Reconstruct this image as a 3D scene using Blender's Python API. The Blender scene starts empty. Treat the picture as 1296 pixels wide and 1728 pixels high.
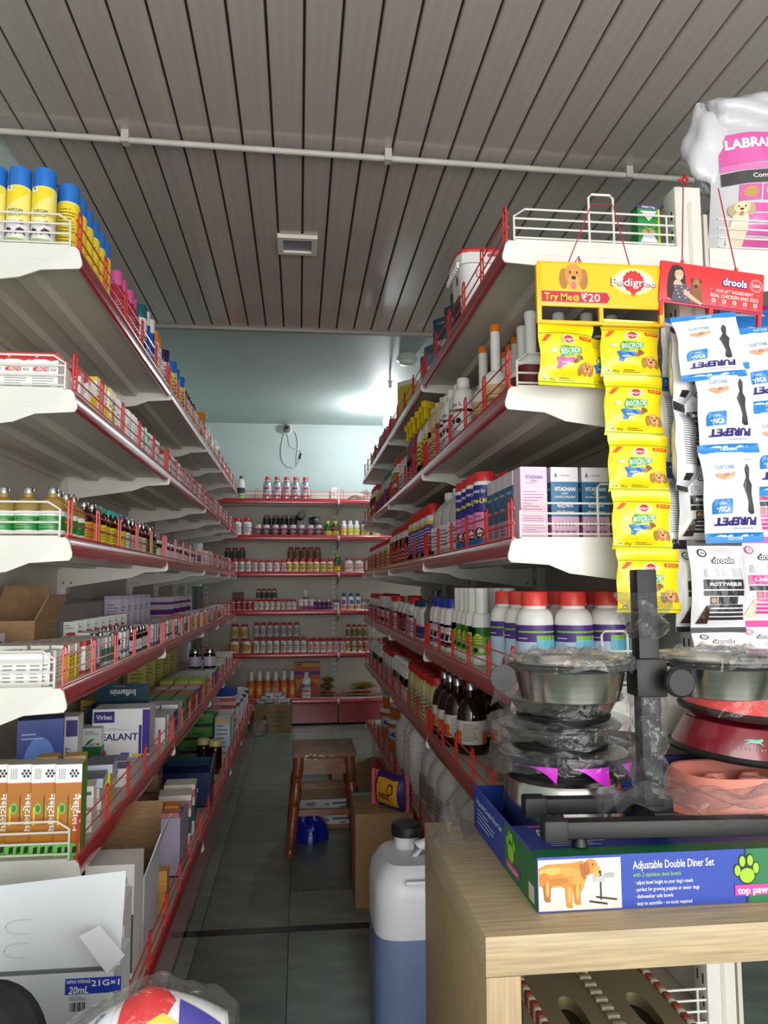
import bpy, bmesh, math, random
from mathutils import Vector, Matrix
rnd = random.Random(7)
S = bpy.context.scene
COL = S.collection
PI = math.pi
# ------------------------------------------------------------------ camera
CAM = Vector((0.0, 0.0, 1.30))
YAW, PITCH, ROLL, FPX = 0.110, 0.095, -0.004, 1300.0
_f = Vector((math.sin(YAW)*math.cos(PITCH), math.cos(YAW)*math.cos(PITCH), math.sin(PITCH)))
_r = Vector((math.cos(YAW), -math.sin(YAW), 0)); _u = _r.cross(_f)
_r2 = _r*math.cos(ROLL)+_u*math.sin(ROLL); _u2 = -_r*math.sin(ROLL)+_u*math.cos(ROLL)
cd = bpy.data.cameras.new('camera'); cd.sensor_fit = 'HORIZONTAL'; cd.sensor_width = 36.0
cd.lens = FPX/1296*36; cd.clip_start = 0.05; cd.clip_end = 60
cam = bpy.data.objects.new('camera', cd); COL.objects.link(cam)
cam.matrix_world = Matrix(((_r2.x, _u2.x, -_f.x, CAM.x), (_r2.y, _u2.y, -_f.y, CAM.y), (_r2.z, _u2.z, -_f.z, CAM.z), (0, 0, 0, 1)))
S.camera = cam
def at(px, py, X=None, Y=None, Z=None):
    """where the sight line of a photo pixel meets a known plane of the room"""
    d = _f + _r2*((px-648)/FPX) + _u2*((864-py)/FPX)
    t = ((X-CAM.x)/d.x) if X is not None else ((Y-CAM.y)/d.y) if Y is not None else ((Z-CAM.z)/d.z)
    return CAM + d*t
# ------------------------------------------------------------------ light
w = bpy.data.worlds.new('daylight'); S.world = w; w.use_nodes = True
w.node_tree.nodes['Background'].inputs[0].default_value = (0.86, 0.93, 1.0, 1)
w.node_tree.nodes['Background'].inputs[1].default_value = 0.9
def area(name, loc, rot, sx, sy, power, col):
    l = bpy.data.lights.new(name, 'AREA'); l.shape = 'RECTANGLE'; l.size = sx; l.size_y = sy
    l.energy = power; l.color = col
    o = bpy.data.objects.new(name, l); COL.objects.link(o); o.location = loc; o.rotation_euler = rot
    return o
# daylight falling in through the open shop front behind the photographer
area('shopfront_daylight', (1.0, -2.25, 1.25), (math.radians(88), 0, math.radians(6)), 4.0, 2.3, 124, (1.0, 0.972, 0.935))
S.view_settings.view_transform = 'Standard'; S.view_settings.look = 'None'
S.view_settings.exposure = 0.5; S.view_settings.gamma = 1.0; S.view_settings.use_curve_mapping = False
S.cycles.use_denoising = True
S.cycles.max_bounces = 8; S.cycles.diffuse_bounces = 4; S.cycles.glossy_bounces = 4
S.cycles.transmission_bounces = 6; S.cycles.transparent_max_bounces = 24
S.cycles.sample_clamp_indirect = 6.0
# ------------------------------------------------------------------ materials
def lin(c):
    c = c/255.0
    return c/12.92 if c <= 0.04045 else ((c+0.055)/1.055)**2.4
def rgb(c): return (lin(c[0]), lin(c[1]), lin(c[2]), 1)
_M = {}
def M(name, c=(200, 200, 200), rough=0.5, metal=0.0, coat=0.0, noise=0.0, nscale=12.0, stretch=None, bump=0.0, emit=0.0, spec=0.5, alpha=1.0):
    """procedural surface: principled colour with fine noise variation and relief"""
    if name in _M: return _M[name]
    m = bpy.data.materials.new(name); m.use_nodes = True; nt = m.node_tree; b = nt.nodes['Principled BSDF']
    b.inputs['Base Color'].default_value = rgb(c); b.inputs['Roughness'].default_value = rough
    b.inputs['Metallic'].default_value = metal; b.inputs['Coat Weight'].default_value = coat
    b.inputs['Coat Roughness'].default_value = 0.08; b.inputs['Specular IOR Level'].default_value = spec
    b.inputs['Alpha'].default_value = alpha
    if emit:
        b.inputs['Emission Color'].default_value = rgb(c); b.inputs['Emission Strength'].default_value = emit
    if noise or bump:
        tc = nt.nodes.new('ShaderNodeTexCoord'); n = nt.nodes.new('ShaderNodeTexNoise')
        n.inputs['Scale'].default_value = nscale; n.inputs['Detail'].default_value = 5
        src = tc.outputs['Object']
        if stretch:
            mp = nt.nodes.new('ShaderNodeMapping'); mp.inputs['Scale'].default_value = stretch
            nt.links.new(src, mp.inputs[0]); src = mp.outputs[0]
        nt.links.new(src, n.inputs['Vector'])
        if noise:
            r = nt.nodes.new('ShaderNodeValToRGB')
            r.color_ramp.elements[0].position = 0.3; r.color_ramp.elements[1].position = 0.7
            r.color_ramp.elements[0].color = rgb([max(0, v*(1-noise)) for v in c])
            r.color_ramp.elements[1].color = rgb([min(255, v*(1+noise*0.7)) for v in c])
            nt.links.new(n.outputs[0], r.inputs[0]); nt.links.new(r.outputs[0], b.inputs['Base Color'])
        if bump:
            bp = nt.nodes.new('ShaderNodeBump'); bp.inputs['Strength'].default_value = bump; bp.inputs['Distance'].default_value = 0.01
            nt.links.new(n.outputs[0], bp.inputs['Height']); nt.links.new(bp.outputs[0], b.inputs['Normal'])
    _M[name] = m
    return m
def C(c, rough=0.42, coat=0.0):
    """printed or moulded colour"""
    return M('ink_%02x%02x%02x_%d_%d' % (int(c[0]), int(c[1]), int(c[2]), int(rough*100), int(coat*100)), c, rough, coat=coat)
def film(name, tint=(251, 251, 252), base=0.035, bump=0.45, scale=30.0, rough=0.07):
    """thin clear plastic: mostly see-through, sharp glints on its creases"""
    if name in _M: return _M[name]
    m = bpy.data.materials.new(name); m.use_nodes = True; nt = m.node_tree; nt.nodes.clear()
    out = nt.nodes.new('ShaderNodeOutputMaterial'); mix = nt.nodes.new('ShaderNodeMixShader'); mix2 = nt.nodes.new('ShaderNodeMixShader')
    tr = nt.nodes.new('ShaderNodeBsdfTransparent'); gl = nt.nodes.new('ShaderNodeBsdfGlossy'); df = nt.nodes.new('ShaderNodeBsdfDiffuse')
    tr.inputs[0].default_value = rgb(tint); gl.inputs['Roughness'].default_value = rough; df.inputs[0].default_value = rgb((235, 235, 240))
    fr = nt.nodes.new('ShaderNodeLayerWeight'); fr.inputs[0].default_value = 0.35
    mr = nt.nodes.new('ShaderNodeMapRange'); mr.inputs[3].default_value = base; mr.inputs[4].default_value = 0.5
    tc = nt.nodes.new('ShaderNodeTexCoord'); n = nt.nodes.new('ShaderNodeTexNoise'); n.inputs['Scale'].default_value = scale; n.inputs['Detail'].default_value = 4
    n.inputs['Distortion'].default_value = 1.2
    bp = nt.nodes.new('ShaderNodeBump'); bp.inputs['Strength'].default_value = bump; bp.inputs['Distance'].default_value = 0.02
    L = nt.links.new
    L(tc.outputs['Object'], n.inputs['Vector']); L(n.outputs[0], bp.inputs['Height'])
    L(bp.outputs[0], gl.inputs['Normal']); L(bp.outputs[0], fr.inputs['Normal']); L(bp.outputs[0], df.inputs['Normal'])
    mix2.inputs[0].default_value = 0.12; L(gl.outputs[0], mix2.inputs[1]); L(df.outputs[0], mix2.inputs[2])
    L(fr.outputs['Facing'], mr.inputs[0]); L(mr.outputs[0], mix.inputs[0])
    L(tr.outputs[0], mix.inputs[1]); L(mix2.outputs[0], mix.inputs[2]); L(mix.outputs[0], out.inputs[0])
    _M[name] = m
    return m
WHITE = M('white_powder_coat', (224, 222, 215), 0.38, noise=0.03, nscale=6)
CREAM = M('cream_steel', (205, 198, 185), 0.42, noise=0.04, nscale=4)
RED = M('red_wire', (206, 52, 46), 0.35, coat=0.2)
RAIL = M('red_price_rail', (168, 44, 52), 0.22, coat=0.6, noise=0.04)
CARD = M('brown_cardboard', (150, 118, 84), 0.85, noise=0.1, nscale=30, stretch=(1, 1, 6))
FILM = film('clear_cellophane')
FILMW = film('milky_cellophane', (240, 239, 240), 0.1, 0.7, 22.0, 0.12)
STEEL = M('brushed_steel', (190, 186, 180), 0.2, metal=1.0, noise=0.06, nscale=3, stretch=(1, 1, 40))
BLACK = M('black_plastic', (22, 22, 24), 0.4, noise=0.1)
DARK = M('dark_gap', (40, 34, 32), 0.8)
# ------------------------------------------------------------------ mesh building
class MB:
    def __init__(s): s.v = []; s.f = []; s.mi = []; s.mats = []
    def mat(s, m):
        if m not in s.mats: s.mats.append(m)
        return s.mats.index(m)
    def add(s, vs, fs, m, T=None):
        o = len(s.v); k = s.mat(m)
        s.v += [tuple(T @ Vector(p)) for p in vs] if T else [tuple(p) for p in vs]
        s.f += [tuple(i+o for i in f) for f in fs]; s.mi += [k]*len(fs)
        return s
    def box(s, x0, x1, y0, y1, z0, z1, m, T=None, b=0.0):
        if b <= 0:
            vs = [(x, y, z) for z in (z0, z1) for y in (y0, y1) for x in (x0, x1)]
            return s.add(vs, [(0, 2, 3, 1), (4, 5, 7, 6), (0, 1, 5, 4), (2, 6, 7, 3), (0, 4, 6, 2), (1, 3, 7, 5)], m, T)
        bm = bmesh.new()
        bmesh.ops.create_cube(bm, size=1)
        for v in bm.verts: v.co = ((x0+x1)/2+v.co.x*(x1-x0), (y0+y1)/2+v.co.y*(y1-y0), (z0+z1)/2+v.co.z*(z1-z0))
        bmesh.ops.bevel(bm, geom=bm.edges[:], offset=b, segments=2, affect='EDGES', profile=0.5)
        bm.verts.index_update()
        s.add([v.co[:] for v in bm.verts], [[v.index for v in f.verts] for f in bm.faces], m, T); bm.free()
        return s
    def lathe(s, prof, m, n=16, T=None, cap=(True, True), sx=1.0, sy=1.0, a0=0.0, a1=None, pw=None):
        vs = []; fs = []
        full = a1 is None; nn = n if full else n+1
        for r, z in prof:
            for i in range(nn):
                a = a0 + (2*PI if full else a1-a0)*i/n
                ca, sa = math.cos(a), math.sin(a)
                if pw:
                    k = (abs(ca)**pw+abs(sa)**pw)**(-1.0/pw); ca *= k; sa *= k
                vs.append((r*ca*sx, r*sa*sy, z))
        for j in range(len(prof)-1):
            for i in range(n if full else n):
                i2 = (i+1) % nn
                fs.append((j*nn+i, j*nn+i2, (j+1)*nn+i2, (j+1)*nn+i))
        if full and cap[0] and prof[0][0] > 1e-4: fs.append(tuple(range(nn-1, -1, -1)))
        if full and cap[1] and prof[-1][0] > 1e-4: fs.append(tuple((len(prof)-1)*nn+i for i in range(nn)))
        return s.add(vs, fs, m, T)
    def tube(s, pts, r, m, n=6, closed=False, T=None):
        pts = [Vector(p) for p in pts]; vs = []; fs = []; k = len(pts)
        up = Vector((0.13, 0.21, 1)).normalized()
        for i, p in enumerate(pts):
            a = pts[i-1] if (i > 0 or closed) else p
            b = pts[(i+1) % k] if (i < k-1 or closed) else p
            d = (b-a).normalized()
            if abs(d.dot(up)) > 0.95: e = d.cross(Vector((1, 0.2, 0))).normalized()
            else: e = d.cross(up).normalized()
            g = d.cross(e)
            for j in range(n):
                t = 2*PI*j/n; vs.append(p + e*(r*math.cos(t)) + g*(r*math.sin(t)))
        for i in range(k if closed else k-1):
            i2 = (i+1) % k
            for j in range(n): fs.append((i*n+j, i*n+(j+1) % n, i2*n+(j+1) % n, i2*n+j))
        if not closed: fs += [tuple(range(n-1, -1, -1)), tuple((k-1)*n+j for j in range(n))]
        return s.add(vs, fs, m, T)
    def prism(s, out, h0, h1, m, axes='xz', T=None):
        """closed outline in two axes, extruded along the third"""
        def P(a, b, h):
            return {'xz': (a, h, b), 'yz': (h, a, b), 'xy': (a, b, h)}[axes]
        n = len(out)
        vs = [P(a, b, h0) for a, b in out]+[P(a, b, h1) for a, b in out]
        fs = [tuple(range(n)), tuple(range(2*n-1, n-1, -1))]+[(i, i+n, (i+1) % n+n, (i+1) % n) for i in range(n)]
        return s.add(vs, fs, m, T)
    def grid(s, fn, nu, nv, m, T=None, closed_u=False):
        vs = [fn(i/nu, j/nv) for j in range(nv+1) for i in range(nu+1)]
        fs = [(j*(nu+1)+i, j*(nu+1)+i+1, (j+1)*(nu+1)+i+1, (j+1)*(nu+1)+i) for j in range(nv) for i in range(nu)]
        return s.add(vs, fs, m, T)
    def mesh(s, name, sharp=38):
        me = bpy.data.meshes.new(name); me.from_pydata(s.v, [], s.f)
        for m in s.mats: me.materials.append(m)
        me.polygons.foreach_set('material_index', s.mi)
        me.polygons.foreach_set('use_smooth', [True]*len(s.f))
        bm = bmesh.new(); bm.from_mesh(me); bmesh.ops.recalc_face_normals(bm, faces=bm.faces); bm.to_mesh(me); bm.free()
        me.set_sharp_from_angle(angle=math.radians(sharp))
        return me
def link(name, data, parent=None, loc=None, rot=None):
    o = bpy.data.objects.new(name, data); COL.objects.link(o)
    if parent is not None: o.parent = parent
    if loc is not None: o.location = loc
    if rot is not None: o.rotation_euler = rot
    return o
def part(name, mb, parent, loc=None, rot=None, label=None, sharp=38):
    o = link(name, mb.mesh(name, sharp) if isinstance(mb, MB) else mb, parent, loc, rot)
    if label: o['label'] = label
    return o
def tag(o, label, cat, group=None, kind=None):
    o['label'] = label; o['category'] = cat
    if group: o['group'] = group
    if kind: o['kind'] = kind
    return o
def thing(name, label, cat, loc=(0, 0, 0), rz=0.0, group=None, rot=None):
    o = link(name, None, None, loc, rot or (0, 0, rz)); o.empty_display_size = 0.02
    return tag(o, label, cat, group)
def struct(name, mb, label=None, cat=None):
    o = link(name, mb.mesh(name)); o['kind'] = 'structure'
    if label: o['label'] = label
    if cat: o['category'] = cat
    return o
# ------------------------------------------------------------------ flat print: polygons and lettering laid on a surface
_T = {}
def glyphs(s, bold=0.0, shear=0.0):
    k = (s, bold, shear)
    if k not in _T:
        c = bpy.data.curves.new('t', 'FONT'); c.body = s; c.size = 1; c.resolution_u = 2; c.offset = bold; c.shear = shear
        o = bpy.data.objects.new('t', c); m = o.to_mesh()
        vs = [(v.co.x, v.co.y) for v in m.vertices]; fs = [tuple(p.vertices) for p in m.polygons]
        o.to_mesh_clear(); bpy.data.objects.remove(o); bpy.data.curves.remove(c)
        x0 = min(v[0] for v in vs); x1 = max(v[0] for v in vs)
        _T[k] = (vs, fs, x0, x1)
    return _T[k]
class Art:
    def __init__(s): s.items = []          # (pts2d, faces, colour, layer)
    def poly(s, pts, c, l=1): s.items.append((list(pts), [tuple(range(len(pts)))], c, l)); return s
    def rect(s, u0, v0, u1, v1, c, l=1): return s.poly([(u0, v0), (u1, v0), (u1, v1), (u0, v1)], c, l)
    def ell(s, cx, cy, rx, ry, c, l=1, n=18, a=0.0):
        ca, sa = math.cos(a), math.sin(a)
        return s.poly([(cx+rx*math.cos(t)*ca-ry*math.sin(t)*sa, cy+rx*math.cos(t)*sa+ry*math.sin(t)*ca) for t in [2*PI*i/n for i in range(n)]], c, l)
    def text(s, t, cx, cy, h, c, l=2, bold=0.012, w=None, rot=0.0, shear=0.0, align='c'):
        vs, fs, x0, x1 = glyphs(t, bold, shear)
        sc = h/0.72; scx = sc
        if w: scx = w/(x1-x0)
        ox = (x0+x1)/2 if align == 'c' else x0 if align == 'l' else x1
        ca, sa = math.cos(rot), math.sin(rot)
        pts = []
        for x, y in vs:
            a, b = (x-ox)*scx, (y-0.36)*sc
            pts.append((cx+a*ca-b*sa, cy+a*sa+b*ca))
        s.items.append((pts, fs, c, l)); return s
    def lines(s, u0, u1, v0, v1, n, c, l=1, fill=0.35, seed=1):
        """rows of print too small to read"""
        r = random.Random(seed)
        for i in range(n):
            v = v1-(v1-v0)*(i+0.5)/n; hh = (v1-v0)/n*fill/2
            e = u0+(u1-u0)*(0.55+0.45*r.random())
            s.rect(u0, v-hh, e, v+hh, c, l)
        return s
    def build(s, name, fmap, parent, maxedge=None, off=0.0004, rough=0.42, loc=None, rot=None, mesh_only=False):
        mb = MB()
        for ix, (pts, fs, c, l) in enumerate(s.items):
            m = c if isinstance(c, bpy.types.Material) else C(c, rough)
            if maxedge:
                bm = bmesh.new(); vv = [bm.verts.new((p[0], p[1], 0)) for p in pts]
                for f in fs:
                    try: bm.faces.new([vv[i] for i in f])
                    except ValueError: pass
                bmesh.ops.triangulate(bm, faces=bm.faces[:])
                for _ in range(4):
                    es = [e for e in bm.edges if e.calc_length() > maxedge]
                    if not es: break
                    bmesh.ops.subdivide_edges(bm, edges=es, cuts=1); bmesh.ops.triangulate(bm, faces=bm.faces[:])
                bm.verts.index_update()
                pts = [(v.co.x, v.co.y) for v in bm.verts]; fs = [tuple(v.index for v in f.verts) for f in bm.faces]; bm.free()
            mb.add([fmap(p[0], p[1], off*l+ix*5e-6) for p in pts], fs, m)
        me = bpy.data.meshes.new(name); me.from_pydata(mb.v, [], mb.f)
        for m in mb.mats: me.materials.append(m)
        me.polygons.foreach_set('material_index', mb.mi)
        return me if mesh_only else link(name, me, parent, loc, rot)
def on_front(y):                    # local front face looking to -y
    return lambda u, v, w: (u, y-w, v)
def on_cyl(r, a=-PI/2, sx=1.0, sy=1.0):            # wraps round an upright cylinder, centred on direction a
    return lambda u, v, w: ((r+w)*math.cos(a+u/r)*sx, (r+w)*math.sin(a+u/r)*sy, v)
# ================================================================== the room
XL_WALL, XR_WALL, Y_BACK, Y_FRONT = -1.0, 3.0, 7.79, -2.4
Z_PVC, Z_PLASTER, Y_PVC = 2.80, 2.94, 4.43
PLASTER = M('aqua_plaster', (190, 206, 202), 0.6, noise=0.03, nscale=1.5, bump=0.02)
PLANK = M('grey_pvc', (182, 170, 163), 0.2, coat=0.5, noise=0.03, nscale=60, stretch=(1, 0.02, 1))
TILE = [M('green_slate_%d' % i, c, 0.28, noise=0.16, nscale=5, stretch=(1, 2.2, 1), bump=0.03) for i, c in enumerate([(112, 126, 114), (121, 133, 121), (101, 116, 107), (132, 139, 127), (114, 123, 115)])]
GROUT = M('dark_grout', (70, 76, 71), 0.8)
fl = struct('floor', MB().box(XL_WALL-0.1, XR_WALL+0.1, Y_FRONT, Y_BACK+0.1, -0.12, -0.006, GROUT), 'green grey slate tiles laid along the aisle floor')
tw = 0.33
def tile_mesh(wx, wy, m):
    return MB().box(0.0015, wx-0.0015, 0.0015, wy-0.0015, -0.007, 0.0, m).mesh('tile')
tm = {(n, i): tile_mesh(tw, tw*n, TILE[i]) for n in (1, 2) for i in range(5)}
for ci, x in enumerate([-1.02, -0.69, -0.36, -0.03, 0.30, 0.63, 0.96, 1.29, 1.62, 1.95]):
    y = 3.115; k = ci % 2
    while y < Y_BACK-0.2:
        n = 1 if k % 2 else 2; k += 1
        link('tile', tm[(n, rnd.randrange(5))], fl, (x, y, 0)); y += tw*n
    y = 3.065
    while y > -1.6:
        n = 2 if k % 2 else 1; k += 1
        link('tile', tm[(n, rnd.randrange(5))], fl, (x, y-tw*n, 0)); y -= tw*n
part('border_strip', MB().box(-1.02, 2.28, 3.066, 3.114, -0.007, 0.0005, M('black_granite', (24, 24, 26), 0.25, noise=0.2)), fl)
struct('wall_left', MB().box(XL_WALL-0.1, XL_WALL, Y_FRONT, Y_BACK, 0, 3.0, PLASTER), 'pale aqua painted wall behind the medicine shelves')
struct('wall_back', MB().box(XL_WALL-0.1, XR_WALL+0.1, Y_BACK, Y_BACK+0.1, 0, 3.0, PLASTER), 'pale aqua painted wall at the end of the aisle')
struct('wall_right', MB().box(XR_WALL, XR_WALL+0.1, Y_FRONT, Y_BACK, 0, 3.0, PLASTER), 'pale painted wall beyond the second aisle')
struct('ceiling', MB().box(XL_WALL-0.1, XR_WALL+0.1, Y_PVC+0.03, Y_BACK+0.1, Z_PLASTER, Z_PLASTER+0.1, PLASTER), 'aqua plaster ceiling over the far end of the aisle')
cl = struct('ceiling.001', MB().box(XL_WALL-0.1, XR_WALL+0.1, Y_FRONT, Y_PVC, Z_PVC+0.012, Z_PVC+0.06, M('dark_ceiling_backing', (52, 46, 43), 0.9)), 'grey plastic plank ceiling over the front of the shop')
pw = 0.1022
pm = MB().prism([(0.002, 0.005), (0.005, 0.0), (pw-0.007, 0.0), (pw-0.004, 0.005), (pw-0.004, 0.012), (0.002, 0.012)], Y_FRONT, Y_PVC-0.004, PLANK, 'xz').mesh('plank')
for i in range(-11, 30):
    link('plank', pm, cl, (0.006+i*pw, 0, Z_PVC))
struct('trim_1', MB().box(XL_WALL, XR_WALL, Y_PVC-0.004, Y_PVC+0.03, Z_PVC-0.016, Z_PLASTER, M('grey_trim', (150, 146, 140), 0.4)), 'thin grey edging strip where the plank ceiling ends')
# conduit across the ceiling
a = at(-60, 217, Z=2.772); b = at(1170, 304, Z=2.772)
t = thing('conduit_pipe', 'thin grey conduit pipe running across under the plank ceiling', 'pipe', a)
cm = M('grey_conduit', (186, 180, 172), 0.45, noise=0.05)
part('pipe', MB().tube([(0, 0, 0), b-a], 0.0105, cm, 10), t)
for k in (0.2, 0.55, 0.9):
    p = (b-a)*k; part('clip', MB().box(p.x-0.012, p.x+0.012, p.y-0.016, p.y+0.016, -0.013, 0.03, cm), t)
# square downlight, switched off
c0 = at(502, 411, Z=Z_PVC)
t = thing('ceiling_downlight', 'square white framed downlight set into the plank ceiling', 'light', c0)
fm = M('light_frame', (222, 216, 203), 0.4); hs = 0.086
ff = MB()
for (x0, x1, y0, y1) in ((-hs, hs, -hs, -hs+0.024), (-hs, hs, hs-0.024, hs), (-hs, -hs+0.024, -hs+0.024, hs-0.024), (hs-0.024, hs, -hs+0.024, hs-0.024)):
    ff.box(x0, x1, y0, y1, -0.016, 0.004, fm)
part('frame', ff, t)
part('diffuser', MB().box(-hs+0.024, hs-0.024, -hs+0.024, hs-0.024, -0.005, 0.004, M('off_diffuser', (140, 138, 150), 0.5)), t)
# lit bulb and holder under the plaster ceiling
HOLD = M('white_bakelite', (225, 228, 222), 0.4)
c0 = at(653, 682, Z=Z_PLASTER)
t = thing('light_bulb', 'lit white bulb in a holder on the far plaster ceiling', 'light', c0)
part('holder', MB().lathe([(0.052, 0), (0.052, -0.012), (0.02, -0.02), (0.02, -0.085), (0.024, -0.09), (0.024, -0.1)], HOLD, 16), t)
part('bulb', MB().lathe([(0.014, -0.1), (0.018, -0.115), (0.034, -0.15), (0.036, -0.17), (0.028, -0.195), (0.001, -0.206)], M('lit_bulb', (246, 250, 255), 0.4, emit=430), 16), t)
c0 = at(658, 625, Z=Z_PLASTER)
t = thing('ceiling_hook', 'slim white fan hook hanging from the plaster ceiling', 'hook', c0)
part('rod', MB().lathe([(0.008, 0), (0.008, -0.08), (0.013, -0.085), (0.013, -0.13), (0.004, -0.14)], HOLD, 8), t)
part('bolt', MB().tube([(-0.02, 0, -0.085), (0.02, 0, -0.085)], 0.006, HOLD, 6), t)
c0 = at(687, 598, Z=Z_PLASTER)
t = thing('ceiling_rose', 'round white plastic dome fitting above the far gondola shelf', 'fitting', c0)
part('dome', MB().lathe([(0.06, 0), (0.075, -0.03), (0.075, -0.045), (0.058, -0.05), (0.05, -0.075), (0.02, -0.08)], HOLD, 18), t)
# security camera with loose looped cable
c0 = at(484, 725, Y=Y_BACK)
t = thing('security_camera', 'small dome security camera with loose white cable loops on back wall', 'camera', c0)
part('mount', MB().lathe([(0.055, 0), (0.055, 0.02), (0.042, 0.035)], HOLD, 18, Matrix.Rotation(PI/2, 4, 'X')), t)
part('camera_body', MB().lathe([(0.042, 0.03), (0.04, 0.07), (0.03, 0.085), (0.012, 0.09)], M('camera_grey', (120, 118, 108), 0.4), 18, Matrix.Rotation(PI/2, 4, 'X')), t)
part('lens', MB().lathe([(0.02, 0.085), (0.02, 0.093), (0.002, 0.096)], BLACK, 14, Matrix.Rotation(PI/2, 4, 'X')), t)
def wp(*q): return [at(x, y, Y=Y_BACK-0.012)-c0 for x, y in q]
WIRE = M('white_cable', (214, 216, 210), 0.5)
part('cable', MB().tube(wp((481, 730), (477, 742), (475, 757), (475, 770), (478, 780), (485, 787), (494, 789), (500, 787), (501, 772), (503, 755), (503, 742), (499, 730), (492, 725), (487, 727)), 0.005, WIRE, 5), t)
part('cable', MB().tube(wp((486, 732), (488, 745), (489, 752), (495, 756), (503, 758), (509, 762), (508, 772), (503, 782), (500, 787)), 0.004, WIRE, 5), t)
part('cable', MB().tube(wp((492, 720), (540, 721), (600, 722.5), (650, 726), (700, 728)), 0.004, WIRE, 5), t)
part('connector', MB().tube(wp((508, 765), (505.5, 774)), 0.009, BLACK, 6), t)
# ================================================================== shelving
YL = [1.87, 3.208, 4.457, 5.262, 6.039, 6.70]
YR = [1.729, 2.97, 4.136, 4.98, 5.80]
XLB, XRB, YBF, YBB = -0.955, 0.946, 7.36, 7.76        # back planes of left and right runs, front and back of the rear run
LV = [2.121, 1.768, 1.415, 1.067, 0.685, 0.31]
LX = [-0.548, -0.548, -0.548, -0.548, -0.503, -0.385]
RV = [2.121, 1.764, 1.406, 1.062, 0.735, 0.31]
RX = [0.498, 0.498, 0.498, 0.498, 0.505, 0.515]
BV = [2.122, 1.775, 1.43, 1.07, 0.672, 0.247]
_S = {}
def shelf_meshes(L, D, base=False):
    k = (round(L, 3), round(D, 3), base)
    if k in _S: return _S[k]
    mb = MB(); mb.box(0.003, L-0.003, 0.0, D, -0.026, 0.0, CREAM)
    for y in (0.11, D-0.16):                                   # pressed stiffening channels underneath
        mb.prism([(y, -0.026), (y+0.012, -0.044), (y+0.058, -0.044), (y+0.07, -0.026)], 0.02, L-0.02, CREAM, 'yz')
    mb.box(0.01, L-0.01, D-0.012, D, -0.045, -0.026, CREAM)
    board = mb.mesh('shelf_board')
    r = MB().prism([(-0.003, 0.004), (-0.009, 0.0), (-0.0145, -0.012), (-0.016, -0.028), (-0.013, -0.04), (-0.006, -0.045), (0.0, -0.042), (0.0, 0.004)], 0.006, L-0.006, RAIL, 'yz').mesh('price_rail')
    f = MB(); n = max(2, int(round(L/0.27)))
    f.tube([(0.008, -0.006, 0.004), (L-0.008, -0.006, 0.004)], 0.003, RED, 6)
    for z in (0.036, 0.072): f.tube([(0.008, -0.002, z), (L-0.008, -0.002, z)], 0.0022, RED, 6)
    for i in range(n+1):
        c = 0.03+(L-0.06)*i/n
        f.tube([(c-0.014, -0.005, 0.0), (c-0.014, -0.005, 0.088), (c-0.008, -0.005, 0.095), (c+0.008, -0.005, 0.095), (c+0.014, -0.005, 0.088), (c+0.014, -0.005, 0.0)], 0.0026, RED, 6)
    fence = f.mesh('wire_guard')
    _S[k] = (board, r, fence)
    return _S[k]
_B = {}
def bracket_mesh(D):
    k = round(D, 3)
    if k not in _B:
        o = [(D, 0.0), (-0.004, 0.0), (-0.012, -0.008), (-0.020, -0.036), (-0.020, -0.046), (-0.014, -0.054), (0.075, -0.06), (0.105, -0.072), (0.125, -0.08), (D-0.03, -0.118), (D, -0.122)]
        mb = MB().prism(o, -0.0025, 0.0025, WHITE, 'yz')
        for (y, z) in ((D-0.02, -0.02), (D-0.02, -0.1), (D-0.05, -0.1)): mb.box(-0.0028, 0.0028, y-0.003, y+0.003, z-0.003, z+0.003, DARK)
        _B[k] = mb.mesh('bracket')
    return _B[k]
_U = {}
def upright_mesh(H, slots=True):
    if H not in _U:
        mb = MB().box(-0.03, 0.03, -0.034, 0.034, 0.0, H, WHITE, b=0.003)
        z = 0.1
        while z < H-0.03:
            for y in (-0.0345, 0.0345):
                for x in (-0.012, 0.012): mb.box(x-0.0025, x+0.0025, y-0.0006, y+0.0006, z, z+0.022, DARK)
            z += 0.05
        _U[H] = mb.mesh('upright')
    return _U[H]
ORD = ['top', 'second', 'third', 'fourth', 'fifth', 'base']
UPO = 0.004
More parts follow.
